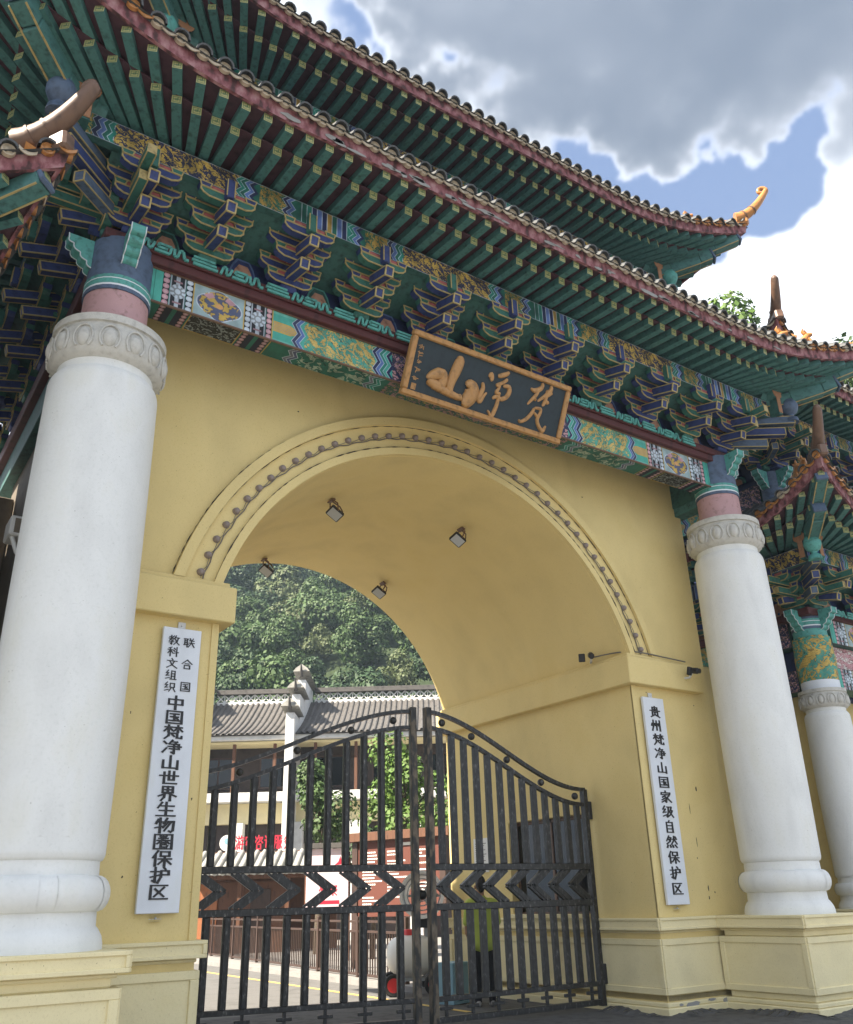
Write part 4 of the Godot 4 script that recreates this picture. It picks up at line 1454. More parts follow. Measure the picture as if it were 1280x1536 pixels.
# ---------------------------------------------------------------- side pavilions
func pavilion(s: float, label: String) -> void:
	var g := node(self, "side_pavilion" if s > 0 else "side_pavilion_001")
	tag(g, label, "pavilion", "pavilions beside the arch")
	var cx := s * 11.0
	var Y := 7.75
	var zc := (1.0 - 6.0) / 2
	var lo := node(g, "lower_roof")
	# "inner" = the flank that faces the gateway
	var F := side(Vector3(cx, Y, 1.0), Vector3.RIGHT, Vector3.BACK, 3.1)
	var I := side(Vector3(cx - s * 3.1, Y, zc), Vector3.BACK if s > 0 else Vector3.FORWARD, Vector3.LEFT * s, 1.0 - zc)
	for q in [F, I]:
		q.cl = 2.6
		q.depth = 1.6
		q.rise = 0.62
	var fa := -99.0
	var fb := 99.0
	eave(lo, F, fa, fb)
	if s > 0:
		eave(lo, I, 0.3, 99)
	else:
		eave(lo, I, -99, -0.3)
	hip(lo, F, -s, true, "tall")
	purlin(lo, F, -3.35, 3.35)
	purlin(lo, I, -I.h - 0.25 if s < 0 else -1.0, I.h + 0.25 if s > 0 else 1.0)
	# body
	var w := MB.new()
	w.box(Vector3(cx - 2.0, 0, -5.0), Vector3(cx + 2.0, 5.2, -0.45), 0.02)
	put(g, "wall", w, M.wall_plaster)
	var w2 := MB.new()
	w2.box(Vector3(cx - 2.05, 5.2, -5.0), Vector3(cx + 2.05, 7.2, -0.3), 0.02)
	put(g, "upper_wall", w2, M.panel_blue)
	for e in [-1.0, 1.0]:
		if s < 0 and e < 0:
			continue
		var px: float = cx + e * 2.2
		plinth(g, "pedestal", px - 0.5, px + 0.5, -0.4, 0.6, "f" + ("l" if s > 0 else "r"))
		stone_column(g, px, 0.1, 1.27, 5.15, 0.42)
		var t := MB.new()
		t.lathe([Vector2(0.36, 5.1), Vector2(0.36, 5.32)], 28, at(px, 0, 0.1))
		put(g, "neck_band", t, M.board_white)
		var nk := MB.new()
		nk.lathe([Vector2(0.36, 5.32), Vector2(0.385, 5.7), Vector2(0.36, 6.2)], 36, at(px, 0, 0.1))
		for i in nk.t.size():
			nk.t[i] = Vector2(nk.t[i].x, 1.0 - (nk.t[i].y - 5.32) / 0.88)
		put(g, "neck", nk, M.neck_print)
		column_top(node(g, "column_head"), px, 0.1, 6.1, 6.72, 0.33, M.teal, -s)
	# beams between the columns
	for q in [[5.2, 5.62, 0.30, "lower_beam"], [6.1, 6.6, 0.36, "upper_beam"]]:
		var b := MB.new()
		b.box(Vector3(cx - 1.9, q[0], -0.1), Vector3(cx + 1.9, q[1], q[2]))
		put(g, q[3], b, M.deep_green)
		var p := MB.new()
		p.quad(Vector3(cx - 1.9, q[0], q[2] + 0.004), Vector3(cx + 1.9, q[0], q[2] + 0.004), Vector3(cx + 1.9, q[1], q[2] + 0.004), Vector3(cx - 1.9, q[1], q[2] + 0.004), Vector3.BACK, Rect2(0, 0, 0.72, 1))
		put(g, "beam_ornament", p, M.beam_print)
		# the same beams run back along the inner flank
		var ib := MB.new()
		var ix := cx - s * 2.2
		ib.box(Vector3(ix - 0.17, q[0], -5.4), Vector3(ix + 0.17, q[1], -0.24))
		put(g, "flank_beam", ib, M.deep_green)
		var ip := MB.new()
		var fx := ix - s * 0.175
		ip.quad(Vector3(fx, q[0], -5.4), Vector3(fx, q[0], -0.24), Vector3(fx, q[1], -0.24), Vector3(fx, q[1], -5.4), Vector3(-s, 0, 0), Rect2(0, 0, 1, 1))
		put(g, "flank_ornament", ip, M.beam_print)
	var pk := MB.new()
	pk.box(Vector3(cx - 1.85, 5.63, 0.0), Vector3(cx + 1.85, 6.09, 0.22))
	put(g, "scroll_panel", pk, M.scroll_print)
	var pl := MB.new()
	pl.box(Vector3(cx - 2.6, 6.6, -0.2), Vector3(cx + 2.6, 6.75, 0.42), 0.012)
	put(g, "bracket_plate", pl, M.dark_red)
	var pl2 := MB.new()
	pl2.box(Vector3(cx - s * 2.2 - 0.3, 6.6, -5.4), Vector3(cx - s * 2.2 + 0.3, 6.75, -0.201), 0.012)
	put(g, "bracket_plate", pl2, M.dark_red)
	var br := node(g, "bracket_tier")
	var spots := [-2.2, -0.75, 0.75, 2.2]
	for i in spots.size():
		bracket_set(br, at(cx + spots[i], Y - 1.0, 0.1), i % 2 == 0)
	bracket_wall(br, F, -2.5, 2.5, spots, 0.9)
	key_fret(br, F, -2.1, 2.2, -0.9 + 0.44, -1.125)
	var il := []
	for i in 5:
		var z := 0.1 - i * 1.1
		bracket_set(br, Transform3D(Basis(Vector3.UP, -s * PI / 2), Vector3(cx - s * 2.2, Y - 1.0, z)), i % 2 == 0)
		il.append((z - zc) * s)
	if s > 0:
		il.reverse()
		bracket_wall(br, I, -2.4, 2.4, il, 0.9)
	else:
		bracket_wall(br, I, -2.4, 2.4, il, 0.9)
	corner_noses(br, at(cx - s * 2.2, Y - 1.0, 0.1, -s * PI / 4))
	# upper roof, set back
	var up := node(g, "upper_roof")
	var Y2 := 11.25
	var F2 := side(Vector3(cx, Y2, 0.47), Vector3.RIGHT, Vector3.BACK, 2.57)
	var zc2 := (0.47 - 5.4) / 2
	var I2 := side(Vector3(cx - s * 2.57, Y2, zc2), Vector3.BACK if s > 0 else Vector3.FORWARD, Vector3.LEFT * s, 0.47 - zc2)
	for q in [F2, I2]:
		q.cl = 2.4
		q.depth = 2.2
	eave(up, F2, fa, fb, s > 0)
	if s > 0:
		eave(up, I2, 0.5, 99)
	else:
		eave(up, I2, -99, -0.5, false)
	hip(up, F2, -s, true, "tall")
	purlin(up, F2, -2.8, 2.8)
	purlin(up, I2, -I2.h - 0.25 if s < 0 else -1.0, I2.h + 0.25 if s > 0 else 1.0)
	var uw := MB.new()
	uw.box(Vector3(cx - 1.72, 8.3, -5.0), Vector3(cx + 1.72, 10.9, -0.37))
	put(up, "upper_wall", uw, M.panel_blue)
	var core := MB.new()  # unseen block added inside the open roof to stop sun passing through
	core.box(Vector3(cx - 2.1, 11.3, -4.9), Vector3(cx + 2.1, 13.4, -0.4), 0.05)
	put(up, "sun_blocker", core, M.slate_tile)
	for q in [[9.55, 10.05], [8.95, 9.4]]:
		var fp := MB.new()
		fp.box(Vector3(cx - 1.6, q[0], -0.369), Vector3(cx + 1.6, q[1], -0.25))
		put(up, "storey_beam", fp, M.deep_green)
		var fo := MB.new()
		fo.quad(Vector3(cx - 1.6, q[0], -0.246), Vector3(cx + 1.6, q[0], -0.246), Vector3(cx + 1.6, q[1], -0.246), Vector3(cx - 1.6, q[1], -0.246), Vector3.BACK, Rect2(0, 0, 0.62, 1))
		put(up, "storey_ornament", fo, M.beam_print)
		var xi := cx - s * 1.73
		var ib := MB.new()
		ib.box(Vector3(xi - 0.14, q[0], -4.8), Vector3(xi + 0.14, q[1], -0.6))
		put(up, "storey_beam", ib, M.deep_green)
		var io := MB.new()
		var xo := xi - s * 0.144
		io.quad(Vector3(xo, q[0], -4.8), Vector3(xo, q[0], -0.6), Vector3(xo, q[1], -0.6), Vector3(xo, q[1], -4.8), Vector3(-s, 0, 0), Rect2(0, 0, 0.8, 1))
		put(up, "storey_ornament", io, M.beam_print)
	column_top(node(up, "post_head"), cx - s * 1.73, -0.37, 8.4, 10.2, 0.24, M.dark_red, -s)
	if s > 0:
		for i in 4:
			bracket_set(up, Transform3D(Basis(Vector3.UP, -PI / 2), Vector3(cx - 1.73, Y2 - 1.0, -0.37 - i * 1.1)), i % 2 == 0)
		for i in 4:
			bracket_set(up, at(cx - 1.73 + i * 1.15, Y2 - 1.0, -0.37), i % 2 == 1)
		bracket_wall(up, F2, -2.2, 2.2, [-1.73, -0.58, 0.57, 1.72], 0.84)
		bracket_wall(up, I2, -2.2, 2.2, [-1.6, -0.5, 0.6, 1.7], 0.84)
		corner_noses(up, at(cx - 1.73, Y2 - 1.0, -0.37, -PI / 4))

func link_wall(s: float, label: String) -> void:
	# plain wall that closes the gap between the gateway and its pavilion
	var b := MB.new()
	var zw := -2.2 if s > 0 else -4.8
	b.box(Vector3(minf(s * 5.47, s * 8.95), 0, zw - 0.4), Vector3(maxf(s * 5.47, s * 8.95), 6.1 if s > 0 else 7.9, zw), 0.02)
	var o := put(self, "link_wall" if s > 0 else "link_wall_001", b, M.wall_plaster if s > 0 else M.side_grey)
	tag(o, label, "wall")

# ---------------------------------------------------------------- lettering: strokes of each character on a 100 x 100 field, y down
const SILK := "26,4 8,30 30,30 8,58 34,54;6,88 38,76;"
const HAN := {
	"zhong": "15,28 85,28 85,64 15,64 15,28;50,4 50,98",
	"guo": "12,8 88,8 88,93 12,93 12,8;28,27 72,27;30,48 70,48;24,74 76,74;50,27 50,74;60,55 69,65",
	"shan": "50,6 50,88;14,38 14,88 86,88;86,38 86,94",
	"shi": "4,36 96,36;26,14 26,88 90,88;50,6 50,64;74,8 74,64;50,64 74,64",
	"jie": "25,5 75,5 75,44 25,44 25,5;25,25 75,25;50,5 50,44;50,46 8,68;50,46 92,68;36,60 34,76 20,97;64,60 64,97",
	"sheng": "28,6 10,40;20,28 88,28;18,58 82,58;50,5 50,92;4,92 96,92",
	"wu": "18,12 8,38;14,28 44,28;28,4 28,97;5,66 46,54;60,5 46,38;56,24 94,24 91,82 82,93 73,86;68,26 44,64;82,26 50,84",
	"quan": "8,5 92,5 92,95 8,95 8,5;36,14 42,23;64,14 58,23;28,28 72,28;20,42 80,42;50,16 44,42 22,62;58,42 78,60;38,56 62,56 62,68 40,68;40,56 40,84 68,84 72,76",
	"bao": "30,4 8,45;20,30 20,97;44,9 86,9 86,36 44,36 44,9;34,54 97,54;65,36 65,97;62,56 36,86;68,56 96,86",
	"hu": "5,28 42,28;26,4 26,92 14,84;5,62 44,50;66,3 74,14;54,24 90,24 90,48 54,48;54,24 54,62 40,97",
	"qu": "12,9 90,9;12,9 12,91 93,91;74,22 30,76;32,30 74,76",
	"lian": "4,12 44,12;12,12 12,74;34,12 34,97;12,32 34,32;12,50 34,50;4,76 44,68;58,5 64,20;86,5 78,20;52,28 95,28;48,52 98,52;72,28 70,54 46,95;74,54 98,93",
	"he": "50,3 6,44;50,3 94,44;32,42 68,42;26,60 74,60 74,93 26,93 26,60",
	"jiao": "8,20 44,20;26,4 26,36;4,36 52,36;48,8 8,60;18,52 42,52 30,64;30,64 30,95 20,88;6,76 48,68;66,4 54,36;62,24 97,24;86,24 78,60 50,95;62,44 74,72 97,95",
	"ke": "38,5 12,16;4,32 46,32;26,13 26,97;24,36 6,68;28,38 46,60;58,14 68,26;54,36 66,48;50,68 98,56;82,4 82,97",
	"wen": "46,2 56,15;6,26 94,26;70,26 52,66 8,96;30,28 50,66 94,96",
	"zu": SILK + "54,9 84,9 84,92;54,9 54,92;54,36 84,36;54,62 84,62;42,92 98,92",
	"zhi": SILK + "52,13 88,13 88,52 52,52 52,13;60,62 44,93;78,62 97,93",
	"fan": "8,16 46,16;27,3 27,50;26,18 6,44;28,18 46,38;54,16 95,16;74,3 74,50;73,18 54,42;76,18 97,42;30,58 28,76 10,97;30,58 72,58 72,89 95,91 95,78;46,66 57,79",
	"jing": "10,14 22,27;6,86 24,58;52,3 36,28;48,14 76,14 64,29;40,30 86,30 86,62;32,46 98,46;40,62 86,62;62,30 62,93 50,86",
	"gui": "28,10 72,10 72,28 28,28 28,10;50,2 50,39;5,40 95,40;26,52 26,80;26,52 74,52 74,80;50,58 48,76 12,97;58,80 90,97",
	"zhou": "22,4 20,60 8,96;50,8 50,91;80,4 80,96;10,34 5,52;34,32 39,50;64,32 69,50",
	"jia": "50,1 50,12;10,30 12,16 90,16 85,30;22,32 78,32;52,32 20,54;40,44 56,66 50,95 40,87;48,58 14,76;54,72 12,95;78,42 58,58;58,56 95,93",
	"ji": SILK + "46,11 84,11 76,42 92,42 78,70 44,96;58,13 56,50 40,93;58,40 97,95",
	"zi": "50,1 42,14;24,15 76,15 76,96 24,96 24,15;24,42 76,42;24,69 76,69",
	"ran": "30,3 8,40;26,16 46,16 36,46 8,66;22,28 32,36;52,28 97,28;74,5 70,40 48,68;74,30 97,66;86,10 92,18;14,78 7,95;34,78 39,93;56,78 62,93;78,76 93,95",
	"you": "8,10 18,20;4,34 14,42;4,93 20,58;36,3 40,12;24,20 56,20;38,20 36,60 24,95;38,44 54,44 50,91 42,86;68,3 60,24;64,16 97,16;64,34 90,34 78,48;78,48 78,95 70,90;58,62 98,62",
	"kek": "50,1 50,10;8,28 10,14 92,14 87,28;44,24 14,52;38,34 70,34 14,66;34,40 93,66;30,68 70,68 70,95 30,95 30,68",
	"zix": "8,14 18,24;6,50 24,34;46,5 34,26;42,18 90,18 82,30;62,22 52,46 32,56;62,34 93,54;28,64 72,64 72,96 28,96 28,64",
	"xun": "12,8 22,18;4,36 22,36 22,84 34,72;54,3 40,30;50,18 92,18 92,91 80,95;50,38 74,38 74,74 50,74 50,38;50,56 74,56",
	"fu": "12,8 40,8 40,93 32,90;12,8 12,60 4,96;12,32 40,32;12,56 40,56;54,8 90,8 90,30 78,32;54,8 54,97;58,44 92,44 80,70 60,95;64,52 95,95",
	"ning": "10,12 18,24;6,54 20,36;42,6 28,16;30,6 30,30 46,30 49,22;38,34 30,48;34,42 52,42;26,58 52,58;40,42 38,62 24,95;42,64 52,80;60,8 92,8 78,20;70,16 80,26;56,32 95,32 90,42;74,32 74,90;74,58 92,58;60,52 58,80 50,95;60,78 97,93",
	"ju": "6,8 52,8;14,8 14,48;44,8 44,52;14,22 44,22;14,36 44,36;4,52 54,44;58,14 92,14 62,48;62,22 95,48;50,56 50,97;48,56 20,62;46,66 12,74;44,78 10,95;88,58 56,68;56,68 93,95;8,62 22,82",
	"wux": "40,2 12,34;34,14 76,14 14,50;30,22 93,50;18,60 80,60 74,93 60,88;50,50 44,74 14,97",
}
var han_mesh := {}

# a raised character, one unit high, centred; heavy = stroke width
func han(which: String, heavy: float) -> ArrayMesh:
	var key := which + str(heavy)
	if han_mesh.has(key):
		return han_mesh[key]
	var b := MB.new()
	var n := 0
	for st in HAN[which].split(";", false):
		var pts := []
		for q in st.split(" ", false):
			var c: PackedStringArray = q.split(",")
			pts.append(Vector3(c[0].to_float() / 100.0 - 0.5, 0.5 - c[1].to_float() / 100.0, 0.0))
		for i in pts.size() - 1:
			var a: Vector3 = pts[i]
			var d: Vector3 = pts[i + 1]
			var dir := (d - a).normalized()
			var flat := absf(dir.x) > 0.9
			var w := heavy * (0.72 if flat else 1.0)
			var side_ := Vector3(-dir.y, dir.x, 0)
			# brush-like: the stroke swells a little towards its end
			var e0 := a - dir * w * 0.42
			var e1 := d + dir * w * 0.42
			var w0 := w * 0.46
			var w1 := w * (0.56 if flat or dir.y < -0.9 else 0.40)
			var z := 0.030 + 0.0012 * (n % 7)
			n += 1
			b.quad(e0 - side_ * w0 + Vector3(0, 0, z), e1 - side_ * w1 + Vector3(0, 0, z), e1 + side_ * w1 + Vector3(0, 0, z), e0 + side_ * w0 + Vector3(0, 0, z), Vector3.BACK)
			for q in [[e0 - side_ * w0, e1 - side_ * w1, -side_], [e0 + side_ * w0, e1 + side_ * w1, side_], [e0 - side_ * w0, e0 + side_ * w0, -dir], [e1 - side_ * w1, e1 + side_ * w1, dir]]:
				b.quad(q[0], q[1], q[1] + Vector3(0, 0, z), q[0] + Vector3(0, 0, z), q[2])
	han_mesh[key] = b.mesh()
	han_mesh[key].surface_set_material(0, M.ink_black)
	return han_mesh[key]

func sign_board(called: String, x0: float, x1: float, y0: float, y1: float, label: String) -> Node3D:
	var o := node(self, called, at((x0 + x1) * 0.5, (y0 + y1) * 0.5, 0.0))
	tag(o, label, "sign", "upright name boards on the piers")
	var b := MB.new()
	var w := x1 - x0
	var h := y1 - y0
	b.box(Vector3(-w / 2, -h / 2, 0.025), Vector3(w / 2, h / 2, 0.075), 0.006)
	put(o, "board", b, M.board_white)
	for s in [-1.0, 1.0]:
		var k := MB.new()
		k.box(Vector3(-0.045, s * h / 2 - 0.03, 0.005), Vector3(0.045, s * h / 2 + 0.06 * maxf(s, 0.0) + (0.03 if s > 0 else -0.075), 0.024), 0.003)
		k.ball(Vector3(0, s * (h / 2 + 0.045), 0.025), Vector3(0.012, 0.012, 0.01), 8, 5)
		put(o, "hanger", k, M.white_plastic)
	return o

func signs() -> void:
	var o := sign_board("name_board", -4.245, -3.785, 1.54, 4.615, "pale vertical name board with two small columns of characters above, beside the thicker column")
	var main := ["zhong", "guo", "fan", "jing", "shan", "shi", "jie", "sheng", "wu", "quan", "bao", "hu", "qu"]
	for i in main.size():
		put(o, "character", han(main[i], 0.125), null, Transform3D(Basis.from_scale(Vector3(0.225, 0.158, 0.3)), Vector3(-0.01, 0.66 - i * 0.166, 0.0755)))
	var l := ["jiao", "ke", "wen", "zu", "zhi"]
	for i in l.size():
		put(o, "character", han(l[i], 0.1), null, Transform3D(Basis.from_scale(Vector3(0.135, 0.115, 0.25)), Vector3(-0.095, 1.385 - i * 0.138, 0.0755)))
	var r := ["lian", "he", "guo"]
	for i in r.size():
		put(o, "character", han(r[i], 0.1), null, Transform3D(Basis.from_scale(Vector3(0.135, 0.115, 0.25)), Vector3(0.085, 1.375 - i * 0.262, 0.0755)))
	o = sign_board("name_board_001", 3.72, 4.205, 1.44, 4.565, "pale vertical name board with one column of thirteen characters, beside the gate hinge")
	main = ["gui", "zhou", "fan", "jing", "shan", "guo", "jia", "ji", "zi", "ran", "bao", "hu", "qu"]
	for i in main.size():
		put(o, "character", han(main[i], 0.12), null, Transform3D(Basis.from_scale(Vector3(0.25, 0.178, 0.3)), Vector3(0.0, 1.33 - i * 0.2225, 0.0755)))

# brush lettering of the plaque: each stroke a chain of x, y, width (field 100 x 100, y down)
const BRUSH := {
	"shan": ["56,6,6 60,14,15 57,34,17 53,52,15 51,70,13 55,82,10", "4,66,5 14,58,15 28,50,20 34,48,12 36,60,15 32,72,16 16,72,15 6,70,9", "16,74,15 34,77,14 52,80,13 70,82,11 78,80,12", "82,56,10 90,52,20 96,58,24 96,72,25 88,86,22 80,90,13"],
	"jing": ["24,26,4 29,20,9 32,28,10 30,32,5", "12,40,5 16,50,9 14,60,11 12,72,13 16,76,9 22,64,6 28,56,4", "72,4,5 66,10,9 54,16,9 46,19,7", "72,18,6 62,28,7 48,36,6 56,38,5", "56,28,5 54,42,6 50,50,7 62,50,6", "64,34,6 78,32,9 82,42,10 76,54,9 64,60,8", "44,64,5 52,58,8 66,60,6 72,60,4", "58,50,6 58,72,8 54,90,9 50,98,6 44,92,5 38,88,4"],
	"fan": ["26,20,4 36,22,9 48,16,9 52,8,7 50,3,5", "46,12,6 42,28,7 34,40,6 26,52,4", "36,34,5 44,40,6", "72,2,5 74,10,8 66,22,8 56,32,6 48,40,4", "78,14,7 70,22,7 60,30,5", "66,12,6 66,30,7 62,46,6", "62,32,5 70,36,8 74,34,6", "44,54,5 40,66,7 30,80,7 18,88,6 14,84,4", "44,54,5 58,52,6 60,60,6 56,74,7 64,86,7 74,92,8 78,84,5 80,80,3", "46,62,4 54,68,6 58,66,4"],
}

func brush(parent: Node, which: String, x: Transform3D, dep: float) -> void:
	var b := MB.new()
	for st in BRUSH[which]:
		var pts := []
		for q in st.split(" ", false):
			var c: PackedStringArray = q.split(",")
			pts.append(Vector3(c[0].to_float() / 100.0 - 0.5, 0.5 - c[1].to_float() / 100.0, c[2].to_float() / 100.0))
		# smooth the chain, then sweep a flattened round section along it
		var sm := []
		for i in pts.size() - 1:
			var p0: Vector3 = pts[maxi(i - 1, 0)]
			var p3: Vector3 = pts[mini(i + 2, pts.size() - 1)]
			for k in 4:
				sm.append(pts[i].cubic_interpolate(pts[i + 1], p0, p3, k / 4.0))
		sm.append(pts[-1])
		var rows := []
		for i in sm.size():
			var d: Vector3 = sm[mini(i + 1, sm.size() - 1)] - sm[maxi(i - 1, 0)]
			d.z = 0
			d = d.normalized()
			var sdv := Vector3(-d.y, d.x, 0)
			var w: float = sm[i].z * (0.58 if which == "shan" else 0.53)
			if i == 0 or i == sm.size() - 1:
				w *= 0.35
			var row := []
			for k in 7:
				var a := PI * k / 6.0
				row.append([Vector3(sm[i].x, sm[i].y, 0) + sdv * cos(a) * w + Vector3(0, 0, pow(sin(a), 0.6) * minf(dep, w * 0.9)), (sdv * cos(a) + Vector3(0, 0, sin(a))).normalized()])
			rows.append(row)
		for i in rows.size() - 1:
			for k in 6:
				var A = rows[i][k]
				var B = rows[i + 1][k]
				var C = rows[i + 1][k + 1]
				var D = rows[i][k + 1]
				b.tri_s(x * A[0], x * B[0], x * C[0], (x.basis * A[1]).normalized(), (x.basis * B[1]).normalized(), (x.basis * C[1]).normalized())
				b.tri_s(x * A[0], x * C[0], x * D[0], (x.basis * A[1]).normalized(), (x.basis * C[1]).normalized(), (x.basis * D[1]).normalized())
	put(parent, "character", b, M.plaque_gold)

func plaque() -> void:
	# hangs from the bracket plate, tilted forwards
	var lowp := Vector3(-0.13, 8.09, 1.13)
	var top := Vector3(-0.13, 8.93, 1.53)
	var upv := (top - lowp).normalized()
	var h := (top - lowp).length()
	var w := 2.94
	var o := node(self, "name_plaque", Transform3D(Basis(Vector3.RIGHT, upv, Vector3.RIGHT.cross(upv)), (lowp + top) * 0.5))
	tag(o, "dark plaque in gilt frame with three gold brush characters, hung on the great beam", "plaque")
	var b := MB.new()
	b.box(Vector3(-w / 2 + 0.04, -h / 2 + 0.04, -0.03), Vector3(w / 2 - 0.04, h / 2 - 0.04, 0.02))
	put(o, "board", b, M.plaque_navy)
	for q in [[-w / 2, w / 2, -h / 2, -h / 2 + 0.085], [-w / 2, w / 2, h / 2 - 0.085, h / 2], [-w / 2, -w / 2 + 0.085, -h / 2 + 0.0851, h / 2 - 0.0851], [w / 2 - 0.085, w / 2, -h / 2 + 0.0851, h / 2 - 0.0851]]:
		var f := MB.new()
		f.box(Vector3(q[0], q[2], -0.05), Vector3(q[1], q[3], 0.062), 0.018)
		put(o, "frame_rail", f, M.plaque_gold)
	var cs := 0.74
	brush(o, "shan", Transform3D(Basis.from_scale(Vector3(0.86, 0.76, 1.0)), Vector3(-0.72, -0.02, 0.02)), 0.05)
	brush(o, "jing", Transform3D(Basis.from_scale(Vector3(0.72, 0.78, 1.0)), Vector3(0.10, -0.01, 0.02)), 0.03)
	brush(o, "fan", Transform3D(Basis.from_scale(Vector3(0.80, 0.80, 1.0)), Vector3(0.90, -0.01, 0.02)), 0.03)
	# the small inscription down one edge
	var rb := RandomNumberGenerator.new()
	rb.seed = 19
	for i in 5:
		var dab := MB.new()
		for k in 6:
			var c := Vector3(-1.29 + rb.randf_range(-0.028, 0.028), 0.26 - i * 0.115 + rb.randf_range(-0.032, 0.032), 0.022)
			var a := rb.randf_range(-0.5, 0.5) + (PI / 2 if k % 3 == 0 else 0.0)
			var l := rb.randf_range(0.015, 0.032)
			dab.bar(c - Vector3(cos(a), sin(a), 0) * l, c + Vector3(cos(a), sin(a), 0) * l, 0.009, 0.006, Vector3.BACK)
		put(o, "small_brush_mark", dab, M.plaque_gold)
	var sl := MB.new()
	sl.box(Vector3(-1.33, -0.36, 0.02), Vector3(-1.25, -0.27, 0.026), 0.002)
	put(o, "seal", sl, M.plaque_gold)

# ---------------------------------------------------------------- iron gates
func leaf_top(f: float) -> float:
	# height of the top rail along the leaf, 0 at the hinge, 1 at the free stile
	return 3.22 + 1.02 * smoothstep(0.02, 1.02, f)

func gate_leaf(called: String, hinge: Vector3, free: Vector3, label: String) -> void:
	var d := free - hinge
	var L := d.length()
	d /= L
	var o := node(self, called, Transform3D(Basis(d, Vector3.UP, d.cross(Vector3.UP)), hinge))
	tag(o, label, "gate", "pair of iron gate leaves")
	var box_ := func(nm: String, a: Vector3, b: Vector3, ch := 0.006, mt: Material = null) -> void:
		var m := MB.new()
		m.box(a, b, ch)
		put(o, nm, m, mt if mt else M.iron)
	# stiles
	box_.call("hinge_stile", Vector3(0.0, 0.06, -0.05), Vector3(0.09, 3.22, 0.05))
	box_.call("meeting_stile", Vector3(L - 0.1, 0.05, -0.055), Vector3(L, 4.30, 0.055), 0.006, M.iron_stile)
	# rails
	for q in [[0.075, 0.15], [0.33, 0.395], [1.46, 1.55], [1.985, 2.075]]:
		box_.call("rail", Vector3(0.0901, q[0], -0.045), Vector3(L - 0.1001, q[1], 0.045))
	# two swept top rails
	for off in [0.0, -0.24]:
		var m := MB.new()
		var K := 26
		for i in K:
			var f0 := float(i) / K
			var f1 := float(i + 1) / K
			m.bar(Vector3(0.03 + f0 * (L - 0.1), leaf_top(f0) + off, 0), Vector3(0.03 + f1 * (L - 0.1) + 0.004, leaf_top(f1) + off, 0), 0.07, 0.055, Vector3.UP)
		put(o, "top_rail", m, M.iron)
	# balls between the top rails
	for f in [0.07, 0.3, 0.52, 0.74, 0.92]:
		var m := MB.new()
		m.ball(Vector3(0.03 + f * (L - 0.1), leaf_top(f) - 0.12, 0), Vector3(0.056, 0.056, 0.056), 14, 10)
		put(o, "ball", m, M.iron)
	# bars: broad flat tube with a rib in front
	var n := 13
	for i in n:
		var x := 0.075 + (i + 0.75) * (L - 0.16) / (n + 0.5)
		var f := (x - 0.03) / (L - 0.1)
		for q in [[0.3951, 1.4599], [2.0751, leaf_top(f) - 0.262]]:
			var m := MB.new()
			m.box(Vector3(x - 0.05, q[0], -0.045), Vector3(x + 0.05, q[1], 0.025), 0.008)
			m.box(Vector3(x - 0.03, q[0], 0.0252), Vector3(x + 0.03, q[1], 0.044), 0.006)
			put(o, "bar", m, M.iron)
	# chevrons that point to the meeting stile
	var c := 7
	for i in c:
		var x := 0.12 + (i + 0.06) * (L - 0.25) / c
		for sgn in [-1.0, 1.0]:
			var m := MB.new()
			for w in [[0.0, 0.06, 0.04], [0.075, 0.045, 0.025], [-0.062, 0.03, 0.025]]:
				var p0 := Vector3(x + w[0], 1.7675 + sgn * 0.212, 0)
				var p1 := Vector3(x + 0.30 + w[0], 1.7675 + sgn * 0.0, 0)
				m.bar(p0, p1, w[1], 0.03 + w[2], Vector3.BACK)
			put(o, "chevron", m, M.iron)
	# short posts with crosses under the low rail
	for i in 7:
		var x := 0.25 + i * (L - 0.5) / 6.0
		var m := MB.new()
		m.box(Vector3(x - 0.022, 0.1501, -0.02), Vector3(x + 0.022, 0.3449, 0.02), 0.004)
		m.box(Vector3(x - 0.1, 0.225, -0.026), Vector3(x + 0.1, 0.268, 0.026), 0.006)
		put(o, "cross", m, M.iron)
	for y in [0.35, 2.75]:
		var m := MB.new()
		m.box(Vector3(-0.075, y, -0.05), Vector3(-0.0005, y + 0.28, 0.05), 0.01)
		put(o, "hinge", m, M.black_plastic)

